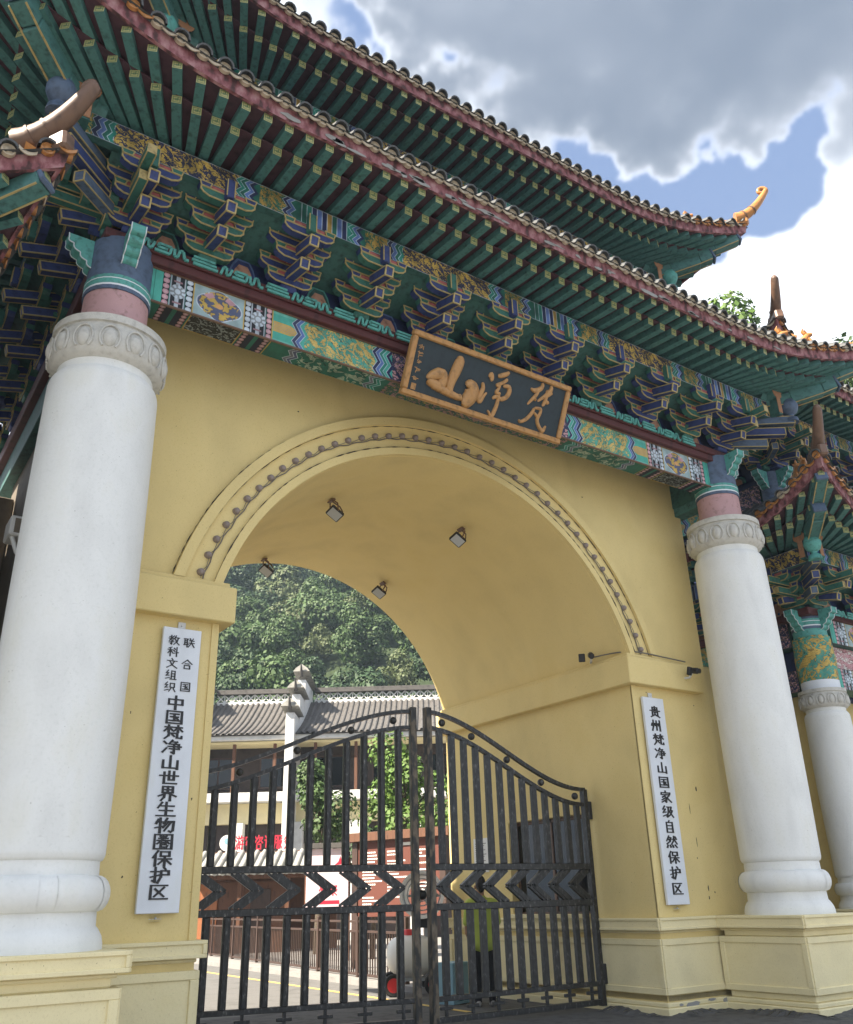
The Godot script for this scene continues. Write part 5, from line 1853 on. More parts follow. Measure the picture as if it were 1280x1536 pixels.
# ---------------------------------------------------------------- lamps, cameras, wires
func floodlight(called: String, p: Vector3, label: String, big := 1.0) -> void:
	# hangs from the vault on a bent bracket
	var r := Vector3(p.x, p.y - AY, 0).normalized()
	var o := node(self, called, Transform3D(Basis(), p))
	tag(o, label, "floodlight", "floodlights under the vault")
	var down := -r
	var b := MB.new()
	var base := Vector3.ZERO
	b.obox(Transform3D(Basis(Vector3.BACK, down.cross(Vector3.BACK), down), base + down * 0.015), Vector3(0.16, 0.08, 0.03), 0.006)
	put(o, "mount", b, M.horn_brown)
	var arm := MB.new()
	for s in [-1.0, 1.0]:
		arm.tube([base + Vector3(0, 0, s * 0.05) + down * 0.02, base + Vector3(0.02, 0, s * 0.13) + down * 0.10, base + Vector3(0.0, -0.02, s * 0.13) + down * 0.22], 0.012, 6)
	arm.tube([base + down * 0.02, base + down * 0.1 + Vector3(0.12, 0, 0.02), base + down * 0.2 + Vector3(0.16, 0.02, 0.0), base + down * 0.22 + Vector3(0.08, 0, 0)], 0.012, 6)
	put(o, "bracket", arm, M.horn_brown)
	var face := Vector3(-0.45, -0.75, 0.48).normalized()
	var xx := Vector3.BACK.cross(face).normalized()
	var t := Transform3D(Basis(xx, face.cross(xx).normalized(), face), base + down * 0.24)
	var hd := MB.new()
	hd.obox(t, Vector3(0.25, 0.2, 0.07), 0.014)
	put(o, "housing", hd, M.black_plastic)
	var gl := MB.new()
	gl.obox(t * Transform3D(Basis(), Vector3(0, 0, 0.0375)), Vector3(0.21, 0.16, 0.006))
	put(o, "lens", gl, M.lamp_glass)

func festoon() -> void:
	var o := node(self, "lamp_string")
	tag(o, "string of small grey dome lamps on wires round the arch", "lamp string")
	var wire := MB.new()
	var pts := []
	var pts2 := []
	var n := 42
	var b := acos((5.3 - AY) / 4.03)
	for i in n * 3 + 1:
		var f := -1.0 + 2.0 * i / (n * 3)
		var a := f * b
		var wob := 0.010 * sin(i * 1.7) + 0.007 * sin(i * 0.41)
		pts.append(Vector3(sin(a) * (3.975 + wob), AY + cos(a) * (3.975 + wob), 0.05 + 0.008 * sin(i * 0.9)))
		var sag := 0.018 * sin(i * TAU / 3.0) + wob * 0.6
		pts2.append(Vector3(sin(a) * (4.005 + sag), AY + cos(a) * (4.005 + sag), 0.055))
	wire.tube(pts, 0.008, 6)
	put(o, "conduit", wire, M.cable_grey)
	var w2 := MB.new()
	w2.tube(pts2, 0.0045, 5)
	put(o, "lamp_wire", w2, M.cable_grey)
	for i in n:
		var a := (-1.0 + 2.0 * (i + 0.3) / (n - 0.4)) * b
		var m := MB.new()
		var rr := 4.03 + rng.randf_range(-0.008, 0.008)
		var c := Vector3(sin(a) * rr, AY + cos(a) * rr, 0.032)
		m.lathe([Vector2(0.0, 0.068), Vector2(0.024, 0.062), Vector2(0.04, 0.042), Vector2(0.046, 0.014), Vector2(0.05, 0.0)], 12, Transform3D(Basis(Vector3.RIGHT, PI / 2), c))
		put(o, "lamp", m, M.lamp_dome)

func camera_cctv(called: String, p: Vector3, aim: Vector3, label: String, white: bool) -> void:
	var o := node(self, called, Transform3D(Basis(), p))
	tag(o, label, "camera", "security cameras on the impost")
	var z := aim.normalized()
	var xx := Vector3.UP.cross(z).normalized()
	var t := Transform3D(Basis(xx, z.cross(xx), z), Vector3.ZERO)
	var b := MB.new()
	b.obox(t, Vector3(0.10, 0.10, 0.22), 0.03)
	put(o, "housing", b, M.white_plastic if white else M.black_plastic)
	var f := MB.new()
	f.tube([t * Vector3(0, 0, 0.108), t * Vector3(0, 0, 0.125)], [0.042, 0.042], 14)
	put(o, "lens_face", f, M.black_plastic)
	var br := MB.new()
	br.tube([t * Vector3(0, -0.04, -0.02), t * Vector3(0.0, -0.12, -0.06), t * Vector3(0, -0.14, -0.16)], 0.02, 8)
	put(o, "bracket", br, M.white_plastic)
	var pl := MB.new()
	pl.obox(t * Transform3D(Basis(), Vector3(-0.16, -0.03, 0.02)), Vector3(0.11, 0.14, 0.05), 0.01)
	put(o, "lamp_panel", pl, M.black_plastic)

func cable(called: String, pts: Array, r: float, label: String, m: Material) -> void:
	var b := MB.new()
	var c := Curve3D.new()
	for i in pts.size():
		var t: Vector3 = (pts[mini(i + 1, pts.size() - 1)] - pts[maxi(i - 1, 0)]) * 0.18
		c.add_point(pts[i], -t, t)
	c.bake_interval = 0.06
	b.tube(Array(c.get_baked_points()), r, 6)
	tag(put(self, called, b, m), label, "cable")

func fittings() -> void:
	floodlight("floodlight", Vector3(-1.12, 7.70, -1.76), "floodlight with a looped cable under the vault, nearest the crown on the front")
	floodlight("floodlight_001", Vector3(1.36, 7.62, -1.52), "floodlight under the front of the vault with a dark soot stain, beside the right haunch")
	floodlight("floodlight_002", Vector3(-0.87, 7.77, -5.0), "floodlight at the back rim of the vault, right above the wooded hill")
	floodlight("floodlight_003", Vector3(1.54, 7.54, -4.5), "square floodlight with a bright lens low in the middle of the vault")
	festoon()
	camera_cctv("security_camera", Vector3(3.34, 5.36, -0.62), Vector3(-0.5, -0.3, 0.6), "black bullet camera on the impost inside the arch", false)
	camera_cctv("security_camera_001", Vector3(4.78, 5.06, 0.32), Vector3(0.2, -0.25, 1.0), "black camera with a lamp panel on the impost beside the farther thick column", false)
	cable("wire", [Vector3(3.34, 5.32, -0.6), Vector3(3.5, 5.33, -0.2), Vector3(3.66, 5.31, 0.05), Vector3(3.95, 5.3, 0.1), Vector3(4.3, 5.29, 0.1), Vector3(4.8, 5.25, 0.16)], 0.012, "thin dark wire running along the top of the farther impost", M.cable_grey)
	for i in 5:
		var x := 7.62 + i * 0.05
		cable("cable" if i == 0 else "cable_%03d" % i, [Vector3(x, 5.0, -2.16), Vector3(x + 0.05 * sin(i * 2.0), 4.3, -2.1), Vector3(x + 0.1 * cos(i), 3.4, -2.12), Vector3(x - 0.05, 2.4, -2.1), Vector3(x + 0.05, 1.2, -2.14), Vector3(x, 0.1, -2.16)], 0.02 + 0.006 * (i % 3), "one of the loose dark cables bundled on the wall behind the farther column", M.cable_grey)
		get_child(get_child_count() - 1).set_meta("group", "bundled cables on the link wall")
	# floodlight on the flank near the thick near column
	var o := node(self, "wall_floodlight", at(-5.68, 5.82, -1.2))
	tag(o, "white floodlight on a bent arm beside the nearer thick column", "floodlight")
	var b := MB.new()
	b.box(Vector3(-0.25, 0.0, -0.2), Vector3(0.0, 0.26, 0.2), 0.02)
	put(o, "housing", b, M.white_plastic)
	var l := MB.new()
	l.box(Vector3(-0.2, 0.03, 0.2), Vector3(-0.05, 0.22, 0.206))
	put(o, "lens", l, M.side_grey)
	var a := MB.new()
	a.tube([Vector3(-0.2, 0.02, 0.1), Vector3(-0.12, -0.2, 0.14), Vector3(0.0, -0.3, 0.1), Vector3(0.26, -0.3, 0.1)], 0.03, 8)
	put(o, "arm", a, M.white_plastic)

# ---------------------------------------------------------------- beyond the gateway
const HD := Vector3(0.56518, 0, -0.82497)   # the way the road leads away from the viewpoint
const HR := Vector3(0.82497, 0, 0.56518)
const EYE := Vector3(-7.28, 0, 10.013)

func bp(D: float, w: float, y: float) -> Vector3:
	return EYE + HD * D + HR * w + Vector3(0, y, 0)

func bframe(D: float, w: float, y := 0.0) -> Transform3D:
	# local x to the right as seen, local z towards the viewer
	return Transform3D(Basis(HR, Vector3.UP, -HD), bp(D, w, y))

func leaf_materials() -> void:
	var t := ntex(0.05, [[0.0, g8(0.6)], [0.5, g8(0.9)], [1.0, g8(1.0)]], 256, 4, 51)
	for k in [["leaf_dark", lin(0.028, 0.064, 0.019)], ["leaf_mid", lin(0.052, 0.10, 0.024)], ["leaf_olive", lin(0.078, 0.105, 0.033)], ["leaf_fresh", lin(0.095, 0.175, 0.03)]]:
		var m := mat(k[0], k[1], 0.65)
		m.vertex_color_use_as_albedo = true
		m.backlight_enabled = true
		m.backlight = Color(0.35, 0.4, 0.15)
	paint("bark", lin(0.11, 0.085, 0.06), t, Vector3(1, 1, 1), 0.9)
	paint("hill_soil", lin(0.035, 0.06, 0.018), t, Vector3(0.05, 0.05, 0.05), 0.95)
	paint("white_render", lin(0.66, 0.66, 0.645), M.t_blotch, Vector3(0.3, 0.3, 0.3), 0.8)
	paint("dark_brick", lin(0.055, 0.042, 0.04), M.t_worn, Vector3(0.6, 0.6, 0.6), 0.85)
	paint("grey_roof", lin(0.105, 0.098, 0.093), M.t_worn, Vector3(0.5, 0.5, 0.5), 0.8)
	paint("pale_roof", lin(0.33, 0.325, 0.30), M.t_worn, Vector3(0.8, 0.8, 0.8), 0.8)
	paint("brown_wood", lin(0.135, 0.058, 0.03), M.t_worn, Vector3(1.5, 0.4, 1.5), 0.65)
	paint("orange_wood", lin(0.40, 0.15, 0.06), M.t_worn, Vector3(1.5, 0.4, 1.5), 0.6)
	paint("rail_brown", lin(0.06, 0.035, 0.028), M.t_worn, Vector3(1.5, 0.6, 1.5), 0.5)
	mat("board_brown", lin(0.12, 0.035, 0.022), 0.6)
	mat("letter_red", lin(0.55, 0.02, 0.05), 0.5)
	mat("poster_pink", lin(0.78, 0.62, 0.66), 0.6)
	mat("tank_white", lin(0.75, 0.74, 0.71), 0.35)
	mat("cap_red", lin(0.62, 0.03, 0.03), 0.4)
	mat("rubber", lin(0.02, 0.02, 0.02), 0.8)
	mat("crate_blue", lin(0.22, 0.40, 0.50), 0.5)
	mat("steel_grey", lin(0.35, 0.36, 0.37), 0.4, 0.5)
	mat("sign_green", lin(0.02, 0.16, 0.07), 0.5)
	paint("road_grey", lin(0.14, 0.137, 0.133), M.t_blotch, Vector3(0.25, 0.25, 0.25), 0.9)
	mat("shirt_lime", lin(0.45, 0.55, 0.10), 0.8)
	mat("trouser_black", lin(0.012, 0.012, 0.015), 0.85)
	mat("skin", lin(0.42, 0.23, 0.14), 0.6)
	mat("hair_black", lin(0.012, 0.010, 0.010), 0.6)
	mat("shoe_grey", lin(0.35, 0.35, 0.36), 0.7)

# leaves spread over a set of lumps: [centre, radius]; each leaf a small bent quad
func leaves(b: MB, lumps: Array, n: int, sz: float, r: RandomNumberGenerator, inner := 0.55) -> void:
	b.use_col = true
	for i in n:
		var l = lumps[i % lumps.size()]
		var d := Vector3(r.randfn(), r.randfn() + 0.25, r.randfn()).normalized()
		var rad: float = l[1] * lerpf(inner, 1.06, sqrt(r.randf()))
		var p: Vector3 = l[0] + d * rad * Vector3(1, 0.85, 1)
		var nn := (d + Vector3(r.randf_range(-0.7, 0.7), r.randf_range(-0.2, 0.9), r.randf_range(-0.7, 0.7))).normalized()
		var a := nn.cross(Vector3(r.randfn(), r.randfn(), r.randfn())).normalized()
		var c := nn.cross(a)
		var s := sz * r.randf_range(0.6, 1.3)
		var tone := r.randf_range(0.72, 1.25)
		b.col = Color(tone * r.randf_range(0.9, 1.15), tone, tone * r.randf_range(0.75, 1.1))
		var q0 := p - a * s * 0.5
		var q1 := p + a * s * 0.5
		var m := p + c * s * 0.34 - nn * s * 0.08
		var m2 := p - c * s * 0.34 - nn * s * 0.08
		b.tri(q0, m, q1, nn)
		b.tri(q0, q1, m2, nn)

func crown_lumps(r: RandomNumberGenerator, R: float, n: int, tall: float) -> Array:
	var out := []
	for i in n:
		var a := r.randf() * TAU
		var h := r.randf()
		var rad := R * (1.0 - 0.55 * h) * sqrt(r.randf()) * 0.8
		out.append([Vector3(cos(a) * rad, R * tall * h, sin(a) * rad), R * r.randf_range(0.30, 0.46)])
	return out

func tree(called: String, p: Vector3, H: float, R: float, n: int, leaf: float, mt: Material, sd: int, label: String, group := "", lumps := 9, tall := 1.0, yaw := 0.0) -> Node3D:
	var r := RandomNumberGenerator.new()
	r.seed = sd
	var o := node(self, called, at(p.x, p.y, p.z, yaw))
	tag(o, label, "tree", group)
	var lp := crown_lumps(r, R, lumps, tall)
	var base := H - R * (tall + 0.3)
	var t := MB.new()
	t.tube([Vector3(0, -0.3, 0), Vector3(0.05 * R, base * 0.5, 0), Vector3(0, base + R * 0.3, 0.04 * R)], [H * 0.028, H * 0.02, H * 0.012], 8)
	for l in lp:
		l[0] += Vector3(0, base, 0)
		t.tube([Vector3(0, maxf(base * 0.75, l[0].y - R * 0.8), 0), (Vector3(0, base, 0) + l[0]) * 0.5 + Vector3(0, R * 0.05, 0), l[0]], [H * 0.010, H * 0.007, H * 0.003], 5)
	put(o, "trunk", t, M.bark)
	var b := MB.new()
	leaves(b, lp, n, leaf, r)
	put(o, "crown", b, mt)
	return o

func hill_height(D: float, w: float, nz: FastNoiseLite) -> float:
	var k := clampf((D - 62.0) / 200.0, 0.0, 1.0)
	var side_ := smoothstep(150.0, 20.0, w + D * 0.05)
	return (5.0 + 132.0 * k - 30.0 * k * k) * side_ * smoothstep(54.0, 66.0, D) + nz.get_noise_2d(w, D) * 9.0 * smoothstep(66.0, 110.0, D)

func hillside() -> void:
	var nz := noise(0.012, 3, 77)
	var b := MB.new()
	var nd := 30
	var nw := 34
	var P := func(i: int, j: int) -> Vector3:
		var D := 56.0 + 240.0 * i / nd
		var w := (-0.95 + 1.35 * j / nw) * (D * 0.9 + 20.0)
		return bp(D, w, hill_height(D, w, nz) - 0.4)
	for i in nd:
		for j in nw:
			var a: Vector3 = P.call(i, j)
			var c: Vector3 = P.call(i, j + 1)
			var d: Vector3 = P.call(i + 1, j + 1)
			var e: Vector3 = P.call(i + 1, j)
			b.tri(a, c, d, (d - a).cross(c - a).normalized() * signf((d - a).cross(c - a).y + 1e-6))
			b.tri(a, d, e, (e - a).cross(d - a).normalized() * signf((e - a).cross(d - a).y + 1e-6))
	tag(put(self, "hill", b, M.hill_soil), "steep wooded hill behind the tiled roofs", "", "", "structure")
	# crowns of the wood: a few shapes in four greens
	var r := RandomNumberGenerator.new()
	r.seed = 901
	var kinds := []
	for k in 8:
		var m := MB.new()
		var conic := k % 4 == 3
		leaves(m, crown_lumps(r, 4.0, 8 if conic else 11, 1.5 if conic else 0.8), 2600, 0.42, r, 0.6)
		var am := m.mesh()
		am.surface_set_material(0, [M.leaf_dark, M.leaf_mid, M.leaf_olive, M.leaf_dark][k % 4] if k < 6 else M.leaf_mid)
		kinds.append(am)
	var spots := []
	for k in 8:
		spots.append([])
	var front := []
	var D := 63.0
	while D < 285.0:
		var step := 4.0 + D * 0.010
		var w0 := -0.46 * D - 8.0
		var w1 := 0.16 * D + 10.0
		var w := w0
		while w < w1:
			var dd := D + r.randf_range(-2.2, 2.2)
			var ww := w + r.randf_range(-2.2, 2.2)
			var sc := r.randf_range(0.55, 1.15) * (1.0 + (D - 63.0) * 0.0016)
			var patch := nz.get_noise_2d(ww * 2.2 + 300.0, dd * 1.6)
			var k := 0
			if patch > 0.12:
				k = [2, 1, 5][r.randi() % 3]
			elif patch < -0.18:
				k = [0, 3, 4][r.randi() % 3]
			else:
				k = [0, 1, 6, 7, 2][r.randi() % 5]
			var pos := bp(dd, ww, hill_height(dd, ww, nz) + r.randf_range(0.5, 2.5))
			var x := Transform3D(Basis(Vector3.UP, r.randf() * TAU).scaled_local(Vector3(sc, sc * r.randf_range(0.85, 1.25), sc)), pos)
			if D < 70.0 and ww > -26.0 and ww < 6.0:
				front.append([x, k])
			else:
				spots[k].append(x)
			w += step * r.randf_range(0.8, 1.15)
		D += step * 0.86
	var f := node(self, "forest")
	tag(f, "dense mixed wood covering the hill above the lowest trees", "forest", "", "stuff")
	for k in 8:
		var mm := MultiMesh.new()
		mm.transform_format = MultiMesh.TRANSFORM_3D
		mm.mesh = kinds[k]
		mm.instance_count = spots[k].size()
		for i in spots[k].size():
			mm.set_instance_transform(i, spots[k][i])
		var mi := MultiMeshInstance3D.new()
		mi.name = "tree_crowns"
		mi.multimesh = mm
		mi.set_meta("kind", "stuff")
		f.add_child(mi, true)
	# the lowest row stands one by one
	var i2 := 0
	for q in front:
		var o := node(self, "hillside_tree" if i2 == 0 else "hillside_tree_%03d" % i2, q[0])
		tag(o, "broadleaf tree in the lowest row of the wood, just behind the tiled roof ridge", "tree", "lowest trees of the wooded hill")
		put(o, "crown", kinds[q[1]], null)
		var t := MB.new()
		t.tube([Vector3(0, -6.0, 0), Vector3(0.1, -2.0, 0.1), Vector3(0, 1.0, 0)], [0.3, 0.24, 0.15], 7)
		put(o, "trunk", t, M.bark)
		i2 += 1

# long two-storey house with stepped gable walls
func house() -> void:
	var o := node(self, "courtyard_house", bframe(42.0, 0.0))
	tag(o, "long white house with grey tiled roofs and stepped gable walls below the hill", "building")
	var bx := func(nm: String, a: Vector3, b: Vector3, mt: Material, par: Node = null) -> void:
		var m := MB.new()
		m.box(a, b, 0.01)
		put(par if par else o, nm, m, mt)
	bx.call("upper_wall", Vector3(-16, 6.35, -8.0), Vector3(6, 8.7, -1.4), M.dark_brick)
	bx.call("lower_wall", Vector3(-16, 0, -8.0), Vector3(6, 5.9, -1.0), M.dark_brick)
	bx.call("balcony_slab", Vector3(-16, 5.9, -1.3), Vector3(6, 6.3, 0.2), M.white_render)
	bx.call("lintel", Vector3(-16, 5.0, -0.99), Vector3(6, 5.89, -0.55), M.trim_plaster)
	bx.call("eave_board", Vector3(-16, 8.62, 0.15), Vector3(6, 8.82, 0.45), M.white_render)
	bx.call("eave_soffit", Vector3(-16, 8.5, -1.3), Vector3(6, 8.6, 0.14), M.trim_plaster)
	for i in 12:
		var x := -15.0 + i * 1.9
		bx.call("gallery_post", Vector3(x - 0.07, 6.31, -0.1), Vector3(x + 0.07, 8.49, 0.06), M.brown_wood)
	for i in 8:
		var x := -14.4 + i * 2.7
		bx.call("column", Vector3(x - 0.28, 0, -0.6), Vector3(x + 0.28, 5.0, -0.05), M.white_render)
	for i in 7:
		var x := -13.0 + i * 2.7
		var wn := node(o, "window", Transform3D(Basis(), Vector3(x, 7.3, -1.39)))
		bx.call("frame", Vector3(-0.75, -0.7, 0.0), Vector3(0.75, 0.8, 0.06), M.rail_brown, wn)
		bx.call("pane", Vector3(-0.66, -0.6, 0.061), Vector3(-0.04, 0.7, 0.07), M.window_glass, wn)
		bx.call("pane", Vector3(0.04, -0.6, 0.061), Vector3(0.66, 0.7, 0.07), M.window_glass, wn)
	bx.call("drain_pipe", Vector3(-6.75, 0, 0.0), Vector3(-6.55, 8.5, 0.16), M.white_render)
	# roof: sheet with rows of half-round tiles
	var rf := node(o, "roof")
	var z0 := 0.6
	var y0 := 8.84
	var z1 := -4.6
	var y1 := 11.35
	var sheet := MB.new()
	var prof := []
	for i in 7:
		var f := i / 6.0
		prof.append(Vector3(0, lerpf(y0, y1, f) - 0.22 * sin(f * PI), lerpf(z0, z1, f)))
	for i in 6:
		sheet.quad(prof[i] + Vector3(-16, 0, 0), prof[i] + Vector3(6, 0, 0), prof[i + 1] + Vector3(6, 0, 0), prof[i + 1] + Vector3(-16, 0, 0), Vector3.UP)
	sheet.quad(Vector3(-16, y1, z1), Vector3(6, y1, z1), Vector3(6, y0, z1 - 5), Vector3(-16, y0, z1 - 5), Vector3(0, 1, -1))
	put(rf, "roof_sheet", sheet, M.grey_roof)
	var row := MB.new()
	for i in 6:
		for k in 5:
			var a0 := PI * k / 5.0
			var a1 := PI * (k + 1) / 5.0
			var n0 := Vector3(cos(a0), sin(a0), 0)
			var n1 := Vector3(cos(a1), sin(a1), 0)
			row.tri_s(prof[i] + n0 * 0.085, prof[i] + n1 * 0.085, prof[i + 1] + n1 * 0.085, n0, n1, n1)
			row.tri_s(prof[i] + n0 * 0.085, prof[i + 1] + n1 * 0.085, prof[i + 1] + n0 * 0.085, n0, n1, n0)
	var rm := row.mesh()
	rm.surface_set_material(0, M.grey_roof)
	for i in 78:
		var x := -15.9 + i * 0.28
		if absf(x + 6.6) < 0.4 or absf(x + 11.9) < 0.4:
			continue
		put(rf, "tile_row", rm, null, Transform3D(Basis(), Vector3(x, rng.randf_range(-0.01, 0.015), 0)))
	# openwork ridge
	var cross := MB.new()
	for s in [-1.0, 1.0]:
		cross.bar(Vector3(-0.19, 0.19 * s, 0), Vector3(0.19, -0.19 * s, 0), 0.05, 0.12, Vector3.BACK)
	cross.bar(Vector3(0.2, -0.2, 0), Vector3(0.2, 0.2, 0), 0.04, 0.12, Vector3.BACK)
	var cm := cross.mesh()
	cm.surface_set_material(0, M.white_render)
	for seg in [[-15.5, -12.3], [-11.4, -7.0], [-6.2, 5.8]]:
		var n := int((seg[1] - seg[0]) / 0.4)
		for i in n:
			put(rf, "lattice_cross", cm, null, Transform3D(Basis(), Vector3(seg[0] + 0.2 + i * 0.4, y1 + 0.28, z1)))
		bx.call("ridge_foot", Vector3(seg[0], y1 - 0.1, z1 - 0.12), Vector3(seg[1], y1 + 0.08, z1 + 0.12), M.white_render, rf)
		bx.call("ridge_cap", Vector3(seg[0], y1 + 0.481, z1 - 0.2), Vector3(seg[1], y1 + 0.72, z1 + 0.2), M.grey_roof, rf)
	# stepped gable walls
	for gx in [-11.9, -6.6]:
		var gw := node(o, "gable_wall", Transform3D(Basis(), Vector3(gx, 0, 0)))
		var steps := [[0.9, -0.7, 9.75], [-0.7, -2.4, 10.95], [-2.4, -5.2, 12.05]]
		for q in steps:
			bx.call("gable_step", Vector3(-0.2, 0, q[1]), Vector3(0.2, q[2], q[0] - 0.001), M.white_render, gw)
			var cap := MB.new()
			var poly := PackedVector2Array([Vector2(-0.42, -0.05), Vector2(0.42, -0.05), Vector2(0.3, 0.12), Vector2(0, 0.34), Vector2(-0.3, 0.12)])
			cap.prism(poly, q[0] - q[1] + 0.3, Transform3D(Basis(Vector3.RIGHT, -0.10), Vector3(0, q[2] + 0.02 + 0.1, q[1] - 0.02)))
			put(gw, "step_cap", cap, M.pale_roof)
			var tipm := MB.new()
			tipm.tube([Vector3(0, q[2] + 0.15, q[0] + 0.1), Vector3(0, q[2] + 0.38, q[0] + 0.32), Vector3(0, q[2] + 0.72, q[0] + 0.42)], [0.1, 0.07, 0.03], 7)
			put(gw, "step_horn", tipm, M.grey_roof)

func kiosk() -> void:
	var o := node(self, "ticket_kiosk", bframe(33.0, -6.1))
	tag(o, "low timber kiosk with a pale tiled roof behind the brown fence", "kiosk")
	var bx := func(nm: String, a: Vector3, b: Vector3, mt: Material) -> void:
		var m := MB.new()
		m.box(a, b, 0.01)
		put(o, nm, m, mt)
	bx.call("back_wall", Vector3(-2.4, 0, -2.6), Vector3(2.4, 2.7, -2.4), M.brown_wood)
	bx.call("front_wall", Vector3(-2.2, 0, -0.5), Vector3(0.9, 2.35, -0.4), M.brown_wood)
	bx.call("side_panel", Vector3(-2.3, 0, -0.39), Vector3(-1.55, 2.3, -0.3), M.orange_wood)
	for x in [-2.45, -0.7, 0.95, 2.3]:
		bx.call("post", Vector3(x - 0.07, 0, 0.0), Vector3(x + 0.07, 2.5, 0.14), M.brown_wood)
	bx.call("eave_beam", Vector3(-2.6, 2.42, 0.16), Vector3(2.6, 2.56, 0.3), M.brown_wood)
	bx.call("door_leaf", Vector3(-0.4, 0, -0.39), Vector3(0.3, 2.1, -0.35), M.rail_brown)
	var rf := MB.new()
	rf.quad(Vector3(-2.7, 2.58, 0.5), Vector3(2.7, 2.58, 0.5), Vector3(2.7, 3.35, -1.3), Vector3(-2.7, 3.35, -1.3), Vector3(0, 1, 1))
	rf.quad(Vector3(-2.7, 2.58, -3.1), Vector3(2.7, 2.58, -3.1), Vector3(2.7, 3.35, -1.3), Vector3(-2.7, 3.35, -1.3), Vector3(0, 1, -1))
	rf.quad(Vector3(-2.7, 2.55, 0.5), Vector3(2.7, 2.55, 0.5), Vector3(2.7, 3.3, -1.3), Vector3(-2.7, 3.3, -1.3), Vector3(0, -1, -1))
	put(o, "roof_sheet", rf, M.pale_roof)
	var tr := MB.new()
	tr.tube([Vector3(0, 2.6, 0.52), Vector3(0, 3.37, -1.3)], 0.085, 8)
	var tm := tr.mesh()
	tm.surface_set_material(0, M.pale_roof)
	for i in 20:
		put(o, "tile_row", tm, null, Transform3D(Basis(), Vector3(-2.6 + i * 0.273, 0, 0)))
	# sign beam over the roof, with separate red letters
	var s := node(self, "letter_sign", bframe(34.8, -6.55))
	tag(s, "red raised characters and a round white badge on a beam above the kiosk roof", "sign")
	var beam := MB.new()
	beam.box(Vector3(-2.2, 3.18, -0.05), Vector3(2.3, 3.4, 0.1), 0.01)
	put(s, "sign_beam", beam, M.brown_wood)
	for x in [-2.1, 2.2]:
		var p := MB.new()
		p.box(Vector3(x - 0.06, 0, -0.04), Vector3(x + 0.06, 3.18, 0.06))
		put(s, "sign_post", p, M.brown_wood)
	var gs := MB.new()
	gs.box(Vector3(-2.2, 2.75, 0.0), Vector3(2.0, 3.14, 0.06), 0.01)
	put(s, "sign_panel", gs, M.sign_green)
	var word := ["you", "kek", "zix", "xun", "fu", "wux"]
	for i in word.size():
		put(s, "letter", han(word[i], 0.12), M.letter_red, Transform3D(Basis.from_scale(Vector3(0.32, 0.5, 1.5)), Vector3(-0.73 + i * 0.358, 3.72, 0.03)))
	var bd := MB.new()
	bd.tube([Vector3(-1.2, 3.72, 0.0), Vector3(-1.2, 3.72, 0.08)], [0.28, 0.28], 24)
	put(s, "badge", bd, M.tank_white)
	var bd2 := MB.new()
	bd2.tube([Vector3(-1.2, 3.78, 0.081), Vector3(-1.2, 3.78, 0.09)], [0.11, 0.11], 16)
	put(s, "badge_mark", bd2, M.crate_blue)

